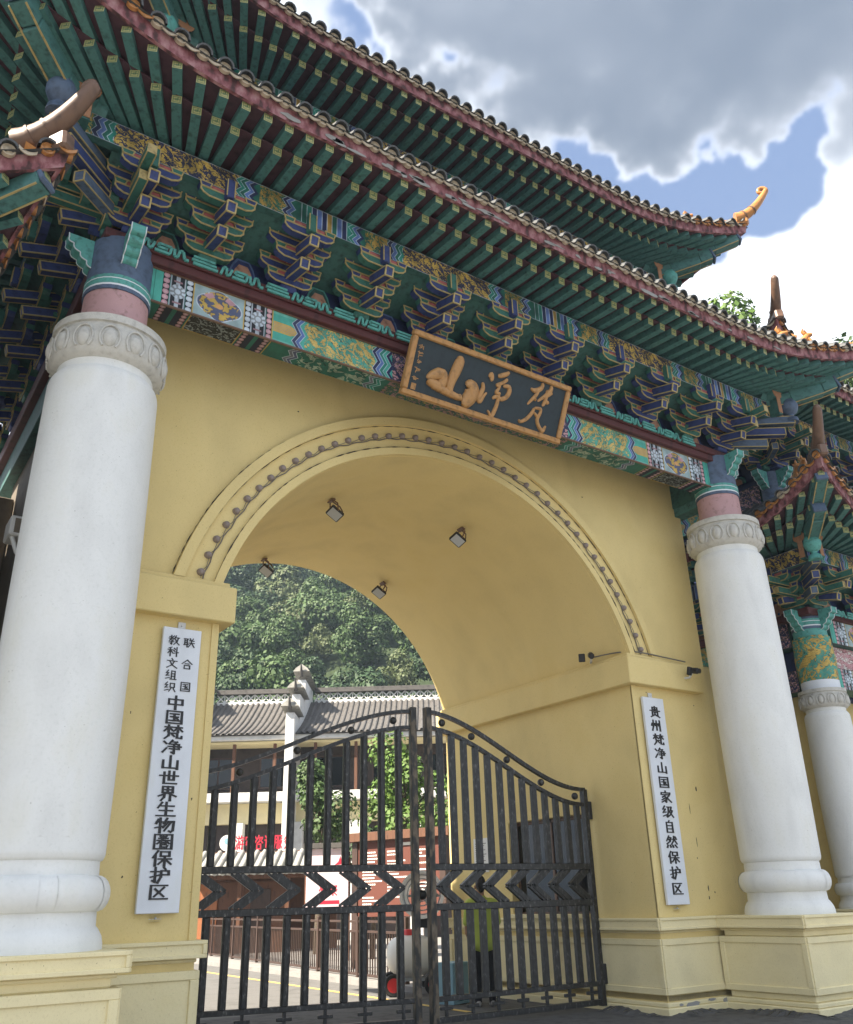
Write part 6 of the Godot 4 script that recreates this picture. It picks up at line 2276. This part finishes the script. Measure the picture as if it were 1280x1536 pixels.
func boards() -> void:
	# pink poster board
	var o := node(self, "poster_board", bframe(27.5, -3.15))
	tag(o, "pink and white poster board with red print behind the fence", "poster board")
	var bx := func(par: Node, nm: String, a: Vector3, b: Vector3, mt: Material) -> void:
		var m := MB.new()
		m.box(a, b, 0.006)
		put(par, nm, m, mt)
	bx.call(o, "panel", Vector3(-0.62, 1.35, -0.04), Vector3(0.6, 3.05, 0.02), M.poster_pink)
	bx.call(o, "cap", Vector3(-0.72, 3.06, -0.12), Vector3(0.72, 3.2, 0.12), M.grey_roof)
	for x in [-0.62, 0.6]:
		bx.call(o, "post", Vector3(x - 0.05, 0, -0.09), Vector3(x + 0.05, 3.05, -0.041), M.brown_wood)
	for q in [["ning", -0.12], ["ju", 0.16]]:
		put(o, "printed_character", han(q[0], 0.13), M.letter_red, Transform3D(Basis.from_scale(Vector3(0.26, 0.3, 0.1)), Vector3(q[1], 1.93, 0.021)))
	bx.call(o, "red_strip", Vector3(-0.3, 1.56, 0.0201), Vector3(0.35, 1.66, 0.024), M.letter_red)
	var bird := MB.new()
	bird.prism(PackedVector2Array([Vector2(0.2, 2.6), Vector2(0.42, 2.62), Vector2(0.5, 2.74), Vector2(0.4, 2.7), Vector2(0.36, 2.84), Vector2(0.3, 2.68)]), 0.004, Transform3D(Basis(), Vector3(0, 0, 0.0205)))
	put(o, "printed_bird", bird, M.letter_red)
	# brown information board, turned a little
	var t := Transform3D(Basis(Vector3.UP, 0.45) * Basis(HR, Vector3.UP, -HD), bp(23.5, -1.0, 0.0))
	t.basis = Basis(HR, Vector3.UP, -HD) * Basis(Vector3.UP, -0.62)
	var i2 := node(self, "information_board", t)
	tag(i2, "large brown information board with white lettering and a plank cap", "information board")
	bx.call(i2, "panel", Vector3(-1.2, 1.25, -0.05), Vector3(1.35, 3.0, 0.03), M.board_brown)
	bx.call(i2, "cap", Vector3(-1.6, 3.01, -0.2), Vector3(1.75, 3.22, 0.2), M.brown_wood)
	for x in [-1.3, 1.45]:
		bx.call(i2, "post", Vector3(x - 0.09, 0, -0.1), Vector3(x + 0.09, 3.0, 0.06), M.rail_brown)
	var r := RandomNumberGenerator.new()
	r.seed = 5
	var ln := MB.new()
	for c in 3:
		for k in 17:
			var x0 := -1.05 + c * 0.8
			var w := r.randf_range(0.2, 0.62)
			var y := 2.72 - k * 0.075
			if r.randf() < 0.22:
				continue
			var x := x0
			while x < x0 + w:
				var ww := r.randf_range(0.03, 0.06)
				ln.quad(Vector3(x, y, 0.0325), Vector3(x + ww, y, 0.0325), Vector3(x + ww, y + 0.035, 0.0325), Vector3(x, y + 0.035, 0.0325), Vector3.BACK)
				x += ww + 0.014
	var tx := put(i2, "white_lettering", ln, M.tank_white)
	tx.set_meta("kind", "stuff")
	bx.call(i2, "title", Vector3(0.05, 2.86, 0.0301), Vector3(0.5, 2.93, 0.034), M.tank_white)

func fence_run() -> void:
	var a := Vector3(3.2, 0, -6.4)
	var b := Vector3(4.95, 0, -23.0)
	var d := (b - a).normalized()
	var n := 7
	var L := (b - a).length() / n
	for i in n:
		var p := a + d * L * i
		var o := node(self, "fence_panel" if i == 0 else "fence_panel_%03d" % i, Transform3D(Basis(d, Vector3.UP, d.cross(Vector3.UP)), p))
		tag(o, "%s panel of the brown metal railing beside the road, counted from the white tank cart" % ["first", "second", "third", "fourth", "fifth", "sixth", "seventh"][i], "fence", "railing panels along the road")
		var post_ := MB.new()
		post_.box(Vector3(-0.04, 0, -0.04), Vector3(0.04, 1.3, 0.04), 0.006)
		post_.box(Vector3(-0.09, 0, -0.09), Vector3(0.09, 0.03, 0.09), 0.006)
		put(o, "post", post_, M.rail_brown)
		for y in [1.2, 1.0, 0.16]:
			var r := MB.new()
			r.box(Vector3(0.041, y - 0.025, -0.022), Vector3(L - 0.041, y + 0.025, 0.022), 0.005)
			put(o, "rail", r, M.rail_brown)
		var bar := MB.new()
		bar.box(Vector3(-0.012, 0.185, -0.012), Vector3(0.012, 0.975, 0.012))
		var bm := bar.mesh()
		bm.surface_set_material(0, M.rail_brown)
		var k := int(L / 0.125)
		for j in range(1, k):
			put(o, "bar", bm, null, Transform3D(Basis(), Vector3(j * L / k, 0, 0)))

func cart() -> void:
	var o := node(self, "mist_cannon_cart", at(2.72, 0, -5.5, -0.5))
	tag(o, "white tank cart with red wheels and a round fan blower", "cart")
	var t := MB.new()
	var pr := []
	for i in 13:
		var a := -PI / 2 + PI * i / 12.0
		pr.append(Vector2(0.36 * pow(maxf(cos(a), 0.0), 0.55), 0.46 * sin(a)))
	t.lathe(pr, 24, Transform3D(Basis(Vector3.BACK, PI / 2), Vector3(0, 0.66, 0)))
	put(o, "tank", t, M.tank_white)
	var fr := MB.new()
	for z in [-0.26, 0.26]:
		fr.bar(Vector3(-0.55, 0.27, z), Vector3(0.6, 0.27, z), 0.05, 0.05)
	for x in [-0.4, 0.45]:
		fr.bar(Vector3(x, 0.27, -0.26), Vector3(x, 0.27, 0.26), 0.05, 0.05)
	fr.bar(Vector3(0.3, 0.27, 0), Vector3(0.3, 1.35, 0), 0.06, 0.06)
	put(o, "frame", fr, M.steel_grey)
	var cap := MB.new()
	cap.lathe([Vector2(0, 0.1), Vector2(0.1, 0.1), Vector2(0.12, 0.07), Vector2(0.12, 0.0)], 16, at(-0.02, 1.0, 0))
	put(o, "filler_cap", cap, M.cap_red)
	for x in [-0.35, 0.4]:
		for z in [-0.34, 0.34]:
			var w := node(o, "wheel", at(x, 0.19, z))
			var ty := MB.new()
			ty.lathe([Vector2(0.12, -0.04), Vector2(0.17, -0.045), Vector2(0.19, -0.02), Vector2(0.19, 0.02), Vector2(0.17, 0.045), Vector2(0.12, 0.04)], 22, Transform3D(Basis(Vector3.RIGHT, PI / 2), Vector3.ZERO))
			put(w, "tyre", ty, M.rubber)
			var rim := MB.new()
			rim.lathe([Vector2(0, -0.03), Vector2(0.12, -0.035), Vector2(0.12, 0.035), Vector2(0, 0.03)], 18, Transform3D(Basis(Vector3.RIGHT, PI / 2), Vector3.ZERO))
			put(w, "rim", rim, M.cap_red)
	# blower drum with rings, aimed towards the gate
	var ax := Transform3D(Basis(Vector3.UP, -0.2) * Basis(Vector3.RIGHT, PI / 2 - 0.1), Vector3(0.25, 1.68, 0.0))
	var dr := MB.new()
	dr.lathe([Vector2(0.34, -0.42), Vector2(0.36, -0.4), Vector2(0.4, 0.1), Vector2(0.43, 0.2), Vector2(0.43, 0.24), Vector2(0.38, 0.23), Vector2(0.35, 0.1), Vector2(0.33, -0.35)], 30, ax)
	put(o, "blower_drum", dr, M.tank_white)
	for r in [0.12, 0.2, 0.28, 0.35]:
		var g := MB.new()
		var pts := []
		for i in 29:
			var a := TAU * i / 28.0
			pts.append(ax * Vector3(cos(a) * r, 0.2, sin(a) * r))
		g.tube(pts, 0.012, 5, false)
		put(o, "grille_ring", g, M.steel_grey)
	for i in 6:
		var g := MB.new()
		var a := TAU * i / 6.0
		g.bar(ax * Vector3(cos(a) * 0.06, -0.05, sin(a) * 0.06), ax * Vector3(cos(a) * 0.31, 0.02, sin(a) * 0.31), 0.11, 0.012, (ax.basis * Vector3(cos(a + 1.2), 0.5, sin(a + 1.2))))
		put(o, "fan_blade", g, M.steel_grey)
	var hub := MB.new()
	hub.ball(ax * Vector3(0, 0.1, 0), Vector3(0.09, 0.09, 0.09), 14, 8)
	put(o, "hub", hub, M.black_plastic)
	var mo := MB.new()
	mo.obox(Transform3D(Basis(), Vector3(0.25, 1.22, 0.02)), Vector3(0.24, 0.2, 0.2), 0.03)
	put(o, "motor", mo, M.black_plastic)

# body fields: chains of tapered capsules joined smoothly and meshed as surface nets
func field_mesh(caps: Array, cell: float, k: float) -> ArrayMesh:
	var lo := Vector3.INF
	var hi := -Vector3.INF
	for c in caps:
		var m: float = maxf(c[2], c[3]) + k + cell
		lo = lo.min(c[0].min(c[1]) - Vector3(m, m, m))
		hi = hi.max(c[0].max(c[1]) + Vector3(m, m, m))
	var n := Vector3i(((hi - lo) / cell).ceil()) + Vector3i.ONE
	var F := PackedFloat32Array()
	F.resize(n.x * n.y * n.z)
	F.fill(1e3)
	for c in caps:
		var A: Vector3 = c[0]
		var AB: Vector3 = c[1] - c[0]
		var l2 := maxf(AB.length_squared(), 1e-9)
		var m: float = maxf(c[2], c[3]) + k + cell * 2.0
		var a := Vector3i(((c[0].min(c[1]) - Vector3(m, m, m) - lo) / cell).floor()).clamp(Vector3i.ZERO, n - Vector3i.ONE)
		var b := Vector3i(((c[0].max(c[1]) + Vector3(m, m, m) - lo) / cell).ceil()).clamp(Vector3i.ZERO, n - Vector3i.ONE)
		var sq: Vector3 = c[4] if c.size() > 4 else Vector3.ONE
		for z in range(a.z, b.z + 1):
			for y in range(a.y, b.y + 1):
				for x in range(a.x, b.x + 1):
					var p := lo + Vector3(x, y, z) * cell
					var t := clampf((p - A).dot(AB) / l2, 0.0, 1.0)
					var d: float = ((p - A - AB * t) * sq).length() - lerpf(c[2], c[3], t)
					var i := x + n.x * (y + n.y * z)
					var o := F[i]
					var h := maxf(k - absf(o - d), 0.0) / k
					F[i] = minf(o, d) - h * h * k * 0.25
	var idx := {}
	var verts := PackedVector3Array()
	var st := SurfaceTool.new()
	st.begin(Mesh.PRIMITIVE_TRIANGLES)
	var V := func(x: int, y: int, z: int) -> int: return x + n.x * (y + n.y * z)
	for z in n.z - 1:
		for y in n.y - 1:
			for x in n.x - 1:
				var f := []
				var neg := 0
				for q in 8:
					var val := F[(x + (q & 1)) + n.x * ((y + ((q >> 1) & 1)) + n.y * (z + (q >> 2)))]
					f.append(val)
					if val < 0.0:
						neg += 1
				if neg == 0 or neg == 8:
					continue
				var s := Vector3.ZERO
				var cnt := 0
				for e in [[0, 1], [2, 3], [4, 5], [6, 7], [0, 2], [1, 3], [4, 6], [5, 7], [0, 4], [1, 5], [2, 6], [3, 7]]:
					var fa: float = f[e[0]]
					var fb: float = f[e[1]]
					if (fa < 0.0) != (fb < 0.0):
						var t := fa / (fa - fb)
						var pa := Vector3(e[0] & 1, (e[0] >> 1) & 1, e[0] >> 2)
						var pb := Vector3(e[1] & 1, (e[1] >> 1) & 1, e[1] >> 2)
						s += pa.lerp(pb, t)
						cnt += 1
				idx[Vector3i(x, y, z)] = verts.size()
				verts.append(lo + (Vector3(x, y, z) + s / cnt) * cell)
	st.set_smooth_group(0)
	for v in verts:
		st.add_vertex(v)
	for key in idx:
		for ax in 3:
			var e := Vector3i.ZERO
			e[ax] = 1
			var b := (ax + 1) % 3
			var d := (ax + 2) % 3
			var u := Vector3i.ZERO
			u[b] = 1
			var w := Vector3i.ZERO
			w[d] = 1
			var f0 := F[V.call(key.x, key.y, key.z)]
			var q: Vector3i = key + e
			var f1 := F[V.call(q.x, q.y, q.z)]
			if (f0 < 0.0) == (f1 < 0.0):
				continue
			if not (idx.has(key - u) and idx.has(key - w) and idx.has(key - u - w)):
				continue
			var i0: int = idx[key]
			var i1: int = idx[key - u]
			var i2: int = idx[key - u - w]
			var i3: int = idx[key - w]
			var seq := [i0, i1, i2, i0, i2, i3] if f0 >= 0.0 else [i0, i2, i1, i0, i3, i2]
			for i in seq:
				st.add_index(i)
	st.generate_normals()
	return st.commit()

func person() -> void:
	var o := node(self, "person", at(2.5, 0, -2.95, 2.65))
	tag(o, "person in a lime shirt and black trousers standing by the ticket window", "person")
	# standing with the weight on both feet, seen from behind; local z is forwards
	var V := func(x: float, y: float, z: float) -> Vector3: return Vector3(x, y, z) * 1.06
	var body := [
		[V.call(0, 1.52, 0.0), V.call(0, 1.60, 0.02), 0.058, 0.058],
		[V.call(0, 1.66, 0.03), V.call(0, 1.74, 0.02), 0.082, 0.092, Vector3(1.12, 1.0, 0.92)],
		[V.call(0, 1.63, 0.08), V.call(0, 1.66, 0.09), 0.045, 0.045],
		[V.call(0, 1.68, 0.125), V.call(0, 1.665, 0.13), 0.014, 0.018],
		[V.call(0.088, 1.69, 0.01), V.call(0.088, 1.66, 0.012), 0.018, 0.014], [V.call(-0.088, 1.69, 0.01), V.call(-0.088, 1.66, 0.012), 0.018, 0.014]]
	for s in [-1.0, 1.0]:
		body.append([V.call(0.24 * s, 1.16, 0.0), V.call(0.23 * s, 1.02, 0.08), 0.045, 0.036])
		body.append([V.call(0.23 * s, 1.02, 0.08), V.call(0.19 * s, 0.90, 0.15), 0.036, 0.028])
		# palm and fingers
		body.append([V.call(0.185 * s, 0.885, 0.16), V.call(0.175 * s, 0.83, 0.185), 0.027, 0.03, Vector3(1.5, 1, 1)])
		for f in 4:
			var z := 0.16 + f * 0.016
			body.append([V.call(0.175 * s, 0.815, z), V.call(0.165 * s, 0.765 + 0.006 * absf(f - 1.5), z + 0.012), 0.0095, 0.009])
			body.append([V.call(0.165 * s, 0.765 + 0.006 * absf(f - 1.5), z + 0.012), V.call(0.15 * s, 0.735 + 0.008 * absf(f - 1.5), z + 0.016), 0.009, 0.0075])
		body.append([V.call(0.18 * s, 0.86, 0.20), V.call(0.165 * s, 0.82, 0.235), 0.011, 0.009])
	put(o, "body", field_mesh(body, 0.010, 0.02), M.skin)
	var shirt := [
		[V.call(-0.14, 1.44, 0.0), V.call(0.14, 1.44, 0.0), 0.085, 0.085],
		[V.call(0, 1.36, 0.0), V.call(0, 1.16, 0.005), 0.15, 0.145, Vector3(0.82, 1, 1.18)],
		[V.call(0, 1.16, 0.005), V.call(0, 0.88, 0.0), 0.15, 0.165, Vector3(0.85, 1, 1.12)],
		[V.call(-0.09, 0.86, -0.03), V.call(0.09, 0.86, -0.03), 0.105, 0.105], [V.call(-0.09, 0.86, 0.04), V.call(0.09, 0.86, 0.04), 0.105, 0.105],
		[V.call(0, 1.49, 0.0), V.call(0, 1.52, 0.01), 0.075, 0.07]]
	for s in [-1.0, 1.0]:
		shirt.append([V.call(0.2 * s, 1.43, 0.0), V.call(0.245 * s, 1.17, 0.0), 0.075, 0.062])
	put(o, "shirt", field_mesh(shirt, 0.016, 0.05), M.shirt_lime)
	var tro := [[V.call(-0.06, 0.90, 0.0), V.call(0.06, 0.90, 0.0), 0.13, 0.13]]
	for s in [-1.0, 1.0]:
		tro.append([V.call(0.085 * s, 0.86, 0.0), V.call(0.1 * s, 0.48, 0.015), 0.1, 0.068])
		tro.append([V.call(0.1 * s, 0.48, 0.015), V.call(0.11 * s, 0.07, -0.01), 0.068, 0.058])
	put(o, "trousers", field_mesh(tro, 0.016, 0.04), M.trouser_black)
	for s in [-1.0, 1.0]:
		put(o, "shoe", field_mesh([[V.call(0.11 * s, 0.045, -0.05), V.call(0.115 * s, 0.035, 0.08), 0.045, 0.042], [V.call(0.115 * s, 0.035, 0.08), V.call(0.12 * s, 0.03, 0.15), 0.042, 0.03]], 0.012, 0.03), M.shoe_grey)
	put(o, "hair", field_mesh([[V.call(0, 1.70, -0.02), V.call(0, 1.765, 0.005), 0.088, 0.094, Vector3(1.1, 1, 0.95)], [V.call(0, 1.64, -0.05), V.call(0, 1.72, -0.04), 0.05, 0.08]], 0.012, 0.03), M.hair_black)

func crate_and_notice() -> void:
	var o := node(self, "plastic_crate", at(2.42, 0, -3.75, 0.3))
	tag(o, "pale blue plastic box standing on the ground behind the gate", "crate")
	var b := MB.new()
	for q in [[-0.22, -0.2], [0.2, 0.22]]:
		b.box(Vector3(q[0], 0.0, -0.18), Vector3(q[1], 0.62, 0.18), 0.006)
	b.box(Vector3(-0.2, 0.56, -0.18), Vector3(0.2, 0.62, 0.18), 0.006)
	b.box(Vector3(-0.2, 0.0, -0.18), Vector3(0.2, 0.04, 0.18), 0.006)
	b.box(Vector3(-0.2, 0.04, 0.15), Vector3(-0.06, 0.56, 0.18), 0.004)
	b.box(Vector3(0.06, 0.04, 0.15), Vector3(0.2, 0.56, 0.18), 0.004)
	b.box(Vector3(-0.2, 0.04, -0.18), Vector3(0.2, 0.56, -0.16), 0.004)
	put(o, "shell", b, M.crate_blue)
	var n := node(self, "notice", at(3.53, 2.35, -4.25))
	tag(n, "white paper notice on the wall inside the arch beyond the ticket window", "notice")
	var p := MB.new()
	p.box(Vector3(0.0, -0.3, -0.22), Vector3(0.012, 0.3, 0.22))
	put(n, "sheet", p, M.tank_white)
	var l := MB.new()
	for i in 12:
		l.box(Vector3(-0.002, 0.2 - i * 0.038, -0.17), Vector3(-0.0005, 0.212 - i * 0.038, 0.17 - (i * 7 % 5) * 0.03))
	var lm := put(n, "print_lines", l, M.cable_grey)
	lm.set_meta("kind", "stuff")

func background() -> void:
	leaf_materials()
	# road surface behind the arch, its yellow line, kerb and the paved yard beyond the railing
	var b := MB.new()
	b.quad(Vector3(-30, 0.004, -4.7), Vector3(3.6, 0.004, -4.7), Vector3(5.6, 0.004, -60), Vector3(-30, 0.004, -60), Vector3.UP)
	tag(put(self, "road", b, M.road_grey), "sunlit grey road leading away behind the gate", "", "", "structure")
	var y := MB.new()
	y.quad(Vector3(1.78, 0.008, -2.5), Vector3(1.9, 0.008, -2.5), Vector3(2.62, 0.008, -20), Vector3(2.5, 0.008, -20), Vector3.UP)
	tag(put(self, "road_line", y, M.road_yellow), "yellow line along the road behind the gate", "", "", "structure")
	var k := MB.new()
	k.prism(PackedVector2Array([Vector2(3.0, 5.3), Vector2(40, 5.3), Vector2(60, 60), Vector2(5.4, 60), Vector2(2.95, 6.4)]), 0.1, Transform3D(Basis(Vector3.RIGHT, -PI / 2), Vector3(0, 0.0, 0)))
	tag(put(self, "pavement", k, M.concrete), "pale paved yard beyond the brown railing", "", "", "structure")
	fence_run()
	cart()
	house()
	kiosk()
	boards()
	print("yard")
	tree("leafy_tree", bp(30.5, -1.2, 0.1), 6.9, 1.9, 3800, 0.17, M.leaf_fresh, 11, "tall fresh green tree in front of the house, between poster and brown board", "", 14, 1.5)
	tree("leafy_tree_001", bp(31.5, -3.9, 0.1), 6.5, 1.5, 2800, 0.17, M.leaf_mid, 12, "narrow green tree beside the kiosk roof, below the stepped gable", "", 12, 1.6)
	tree("leafy_tree_002", bp(29.0, 1.4, 0.1), 6.0, 1.8, 3000, 0.18, M.leaf_fresh, 13, "leafy tree showing through the gate leaf next to its meeting stile", "", 12, 1.3)
	tree("leafy_tree_003", bp(28.0, -1.9, 0.1), 3.6, 1.2, 1800, 0.15, M.leaf_dark, 14, "low dark bush behind the brown information board", "", 9, 0.8)
	tree("tall_tree", Vector3(17.6, 0, -6.2), 22.3, 2.1, 6500, 0.24, M.leaf_fresh, 15, "pale green tree top rising just above the lower eave tiles", "", 26, 3.4)
	tree("tall_tree_001", Vector3(26.2, 0, -6.2), 23.6, 2.5, 6500, 0.24, M.leaf_mid, 16, "tree top at the picture edge beside the farther pavilion roof", "", 26, 3.2)
	hillside()
	print("hill")
	crate_and_notice()
	person()
	print("person")

func camera_and_light() -> void:
	var cam := Camera3D.new()
	cam.name = "camera"
	add_child(cam)
	cam.fov = 2.0 * rad_to_deg(atan(768.0 / 1315.7))
	cam.near = 0.05
	cam.far = 3000.0
	var p := 0.41634
	var y := 0.60065
	var r := -0.027195
	var f := Vector3(sin(y) * cos(p), sin(p), -cos(y) * cos(p))
	var rt := Vector3(cos(y), 0, sin(y))
	var up := rt.cross(f)
	cam.transform = Transform3D(Basis(rt * cos(r) + up * sin(r), up * cos(r) - rt * sin(r), -f), Vector3(-7.28, 1.6, 10.013))
	cam.current = true
	var we := WorldEnvironment.new()
	we.name = "environment"
	add_child(we)
	var e := Environment.new()
	we.environment = e
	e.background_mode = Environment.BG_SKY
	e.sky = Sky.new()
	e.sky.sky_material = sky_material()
	e.tonemap_mode = Environment.TONE_MAPPER_LINEAR
	e.tonemap_exposure = EXPOSURE
	e.background_energy_multiplier = 1.0
	e.fog_enabled = true
	e.fog_density = 0.0006
	e.fog_light_color = Color(0.72, 0.80, 0.88)
	e.sdfgi_enabled = true
	e.ssao_enabled = true
	e.ssil_enabled = true
	var sun := DirectionalLight3D.new()
	sun.name = "sun"
	add_child(sun)
	sun.light_energy = 1.35
	sun.light_color = Color(1.0, 0.95, 0.87)
	sun.light_angular_distance = 0.6
	sun.shadow_enabled = true
	sun.look_at_from_position(Vector3.ZERO, -Vector3(-0.70, 0.74, -0.035))

const EXPOSURE := 4.1

# blue sky with broken cloud, computed for every direction above the horizon
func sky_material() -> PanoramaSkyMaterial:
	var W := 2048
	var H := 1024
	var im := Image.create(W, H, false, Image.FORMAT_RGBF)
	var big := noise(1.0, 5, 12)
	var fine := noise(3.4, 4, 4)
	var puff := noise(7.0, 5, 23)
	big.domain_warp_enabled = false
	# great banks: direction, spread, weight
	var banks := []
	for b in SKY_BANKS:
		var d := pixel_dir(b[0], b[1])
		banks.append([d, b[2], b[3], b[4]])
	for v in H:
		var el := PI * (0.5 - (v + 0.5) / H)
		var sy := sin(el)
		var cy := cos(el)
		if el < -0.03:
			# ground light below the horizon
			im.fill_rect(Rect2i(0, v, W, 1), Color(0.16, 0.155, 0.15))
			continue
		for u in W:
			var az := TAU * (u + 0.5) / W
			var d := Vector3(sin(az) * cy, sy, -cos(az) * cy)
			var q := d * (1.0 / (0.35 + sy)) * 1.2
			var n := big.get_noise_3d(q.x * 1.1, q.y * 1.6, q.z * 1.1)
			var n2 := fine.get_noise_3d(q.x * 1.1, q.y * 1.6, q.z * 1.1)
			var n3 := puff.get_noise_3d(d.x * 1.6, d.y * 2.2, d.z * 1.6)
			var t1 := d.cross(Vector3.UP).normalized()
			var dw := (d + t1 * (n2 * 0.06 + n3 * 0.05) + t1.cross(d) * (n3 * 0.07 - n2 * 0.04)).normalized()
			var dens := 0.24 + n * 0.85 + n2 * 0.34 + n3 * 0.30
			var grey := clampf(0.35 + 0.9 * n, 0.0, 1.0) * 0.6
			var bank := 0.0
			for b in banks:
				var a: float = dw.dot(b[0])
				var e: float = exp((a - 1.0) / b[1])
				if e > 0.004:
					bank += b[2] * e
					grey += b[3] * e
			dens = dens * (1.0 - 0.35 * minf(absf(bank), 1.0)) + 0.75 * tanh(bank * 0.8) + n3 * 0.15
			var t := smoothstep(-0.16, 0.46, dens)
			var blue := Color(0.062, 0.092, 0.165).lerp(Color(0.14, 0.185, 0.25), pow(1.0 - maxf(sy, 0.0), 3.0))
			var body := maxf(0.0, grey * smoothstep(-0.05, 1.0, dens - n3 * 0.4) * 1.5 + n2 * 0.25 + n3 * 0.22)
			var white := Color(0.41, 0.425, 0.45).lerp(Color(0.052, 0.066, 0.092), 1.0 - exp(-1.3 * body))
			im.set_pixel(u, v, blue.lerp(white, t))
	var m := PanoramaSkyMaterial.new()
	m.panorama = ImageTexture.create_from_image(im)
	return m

# the photograph's clouds: where each bank lies (as seen from the viewpoint), its spread and weight
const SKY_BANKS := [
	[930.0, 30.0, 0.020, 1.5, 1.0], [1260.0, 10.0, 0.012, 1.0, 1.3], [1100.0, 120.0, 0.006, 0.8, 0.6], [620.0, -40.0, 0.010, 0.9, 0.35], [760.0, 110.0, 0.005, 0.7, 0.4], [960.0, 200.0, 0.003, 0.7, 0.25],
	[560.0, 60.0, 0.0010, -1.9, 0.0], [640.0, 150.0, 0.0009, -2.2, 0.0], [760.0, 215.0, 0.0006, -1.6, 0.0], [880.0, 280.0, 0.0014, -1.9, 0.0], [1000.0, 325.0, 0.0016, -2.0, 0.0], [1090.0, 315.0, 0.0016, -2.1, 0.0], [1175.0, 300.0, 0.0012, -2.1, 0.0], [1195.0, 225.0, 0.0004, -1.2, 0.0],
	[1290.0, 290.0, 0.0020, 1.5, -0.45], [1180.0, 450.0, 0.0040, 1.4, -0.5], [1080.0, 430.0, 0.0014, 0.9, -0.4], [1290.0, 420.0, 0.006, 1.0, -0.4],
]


func pixel_dir(u: float, v: float) -> Vector3:
	var p := 0.41634
	var y := 0.60065
	var r := -0.027195
	var f := Vector3(sin(y) * cos(p), sin(p), -cos(y) * cos(p))
	var rt := Vector3(cos(y), 0, sin(y))
	var up := rt.cross(f)
	return (f + (rt * cos(r) + up * sin(r)) * ((u - 640.0) / 1315.7) - (up * cos(r) - rt * sin(r)) * ((v - 768.0) / 1315.7)).normalized()

func ground() -> void:
	# pale paving added in front, out of the picture, to bounce sunlight upwards
	var q := MB.new()
	q.quad(Vector3(-40, 0.004, 45), Vector3(40, 0.004, 45), Vector3(40, 0.004, 2.8), Vector3(-40, 0.004, 2.8), Vector3.UP)
	tag(put(self, "square", q, M.bounce_paving), "unseen pale paving added in front of the gateway to bounce sunlight", "", "", "structure")
	var b := MB.new()
	b.quad(Vector3(-400, 0, 400), Vector3(400, 0, 400), Vector3(400, 0, -400), Vector3(-400, 0, -400), Vector3.UP)
	tag(put(self, "ground", b, M.asphalt), "grey asphalt ground under the gateway", "", "", "structure")

# rough asphalt swept up against the plinths
func asphalt_edge() -> void:
	var r := RandomNumberGenerator.new()
	r.seed = 8
	for run in [["asphalt_edge", [Vector2(3.42, -1.1), Vector2(3.42, 0.09), Vector2(4.7, 0.09), Vector2(4.7, 1.63), Vector2(6.3, 1.63)]], ["asphalt_edge_001", [Vector2(-6.3, 1.63), Vector2(-4.7, 1.63), Vector2(-4.7, 0.09), Vector2(-3.42, 0.09), Vector2(-3.42, -1.1)]]]:
		var b := MB.new()
		var path: Array = run[1]
		var pin := []
		var pout := []
		for i in path.size() - 1:
			var d: Vector2 = (path[i + 1] - path[i])
			var n := int(d.length() / 0.06)
			var o := Vector2(-d.y, d.x).normalized()
			if run[0] == "asphalt_edge":
				o = Vector2(-d.y, d.x).normalized() * (-1.0 if i % 2 == 0 and i == 0 else 1.0)
			o = Vector2(0, 1) if absf(d.x) > absf(d.y) else Vector2(-1.0 if run[0] == "asphalt_edge" else 1.0, 0)
			for k in n:
				var p: Vector2 = path[i] + d * k / n
				var h := 0.035 + 0.03 * sin(p.x * 5.0 + p.y * 3.0) + r.randf_range(-0.012, 0.018)
				pin.append(Vector3(p.x, maxf(h, 0.008), p.y) - Vector3(o.x, 0, o.y) * 0.05)
				var w := r.randf_range(0.12, 0.3)
				pout.append(Vector3(p.x + o.x * w, 0.001, p.y + o.y * w))
		for i in pin.size() - 1:
			var m0: Vector3 = pin[i].lerp(pout[i], 0.5) + Vector3(0, r.randf_range(0.0, 0.015), 0)
			var m1: Vector3 = pin[i + 1].lerp(pout[i + 1], 0.5) + Vector3(0, r.randf_range(0.0, 0.015), 0)
			b.quad(pin[i], pin[i + 1], m1, m0, Vector3.UP)
			b.quad(m0, m1, pout[i + 1], pout[i], Vector3.UP)
		tag(put(self, run[0], b, M.asphalt), "rough dark asphalt lumps swept against the plinths", "", "", "structure")

func _ready() -> void:
	rng.seed = 7
	camera_and_light()
	print("sky")
	make_materials()
	make_prints()
	make_shared()
	print("materials")
	ground()
	asphalt_edge()
	gateway()
	pavilion(1.0, "side pavilion with a dragon-painted column neck, beyond the farther thick column")
	pavilion(-1.0, "side pavilion whose sunlit orange tile corner juts in over the nearer thick column")
	link_wall(1.0, "plain yellow wall behind the farther thick column, hung with cables")
	link_wall(-1.0, "grey wall in the shade behind the nearer thick column")
	print("pavilions")
	plaque()
	signs()
	gate_leaf("gate_leaf", Vector3(3.46, 0, -1.2), Vector3(0.26, 0, -1.2), "black iron gate leaf hung on the pier with the ticket window")
	gate_leaf("gate_leaf_001", Vector3(-3.46, 0, -2.2), Vector3(0.15, 0, -1.28), "black iron gate leaf on the side of the nearer thick column")
	fittings()
	background()
	print("fittings")
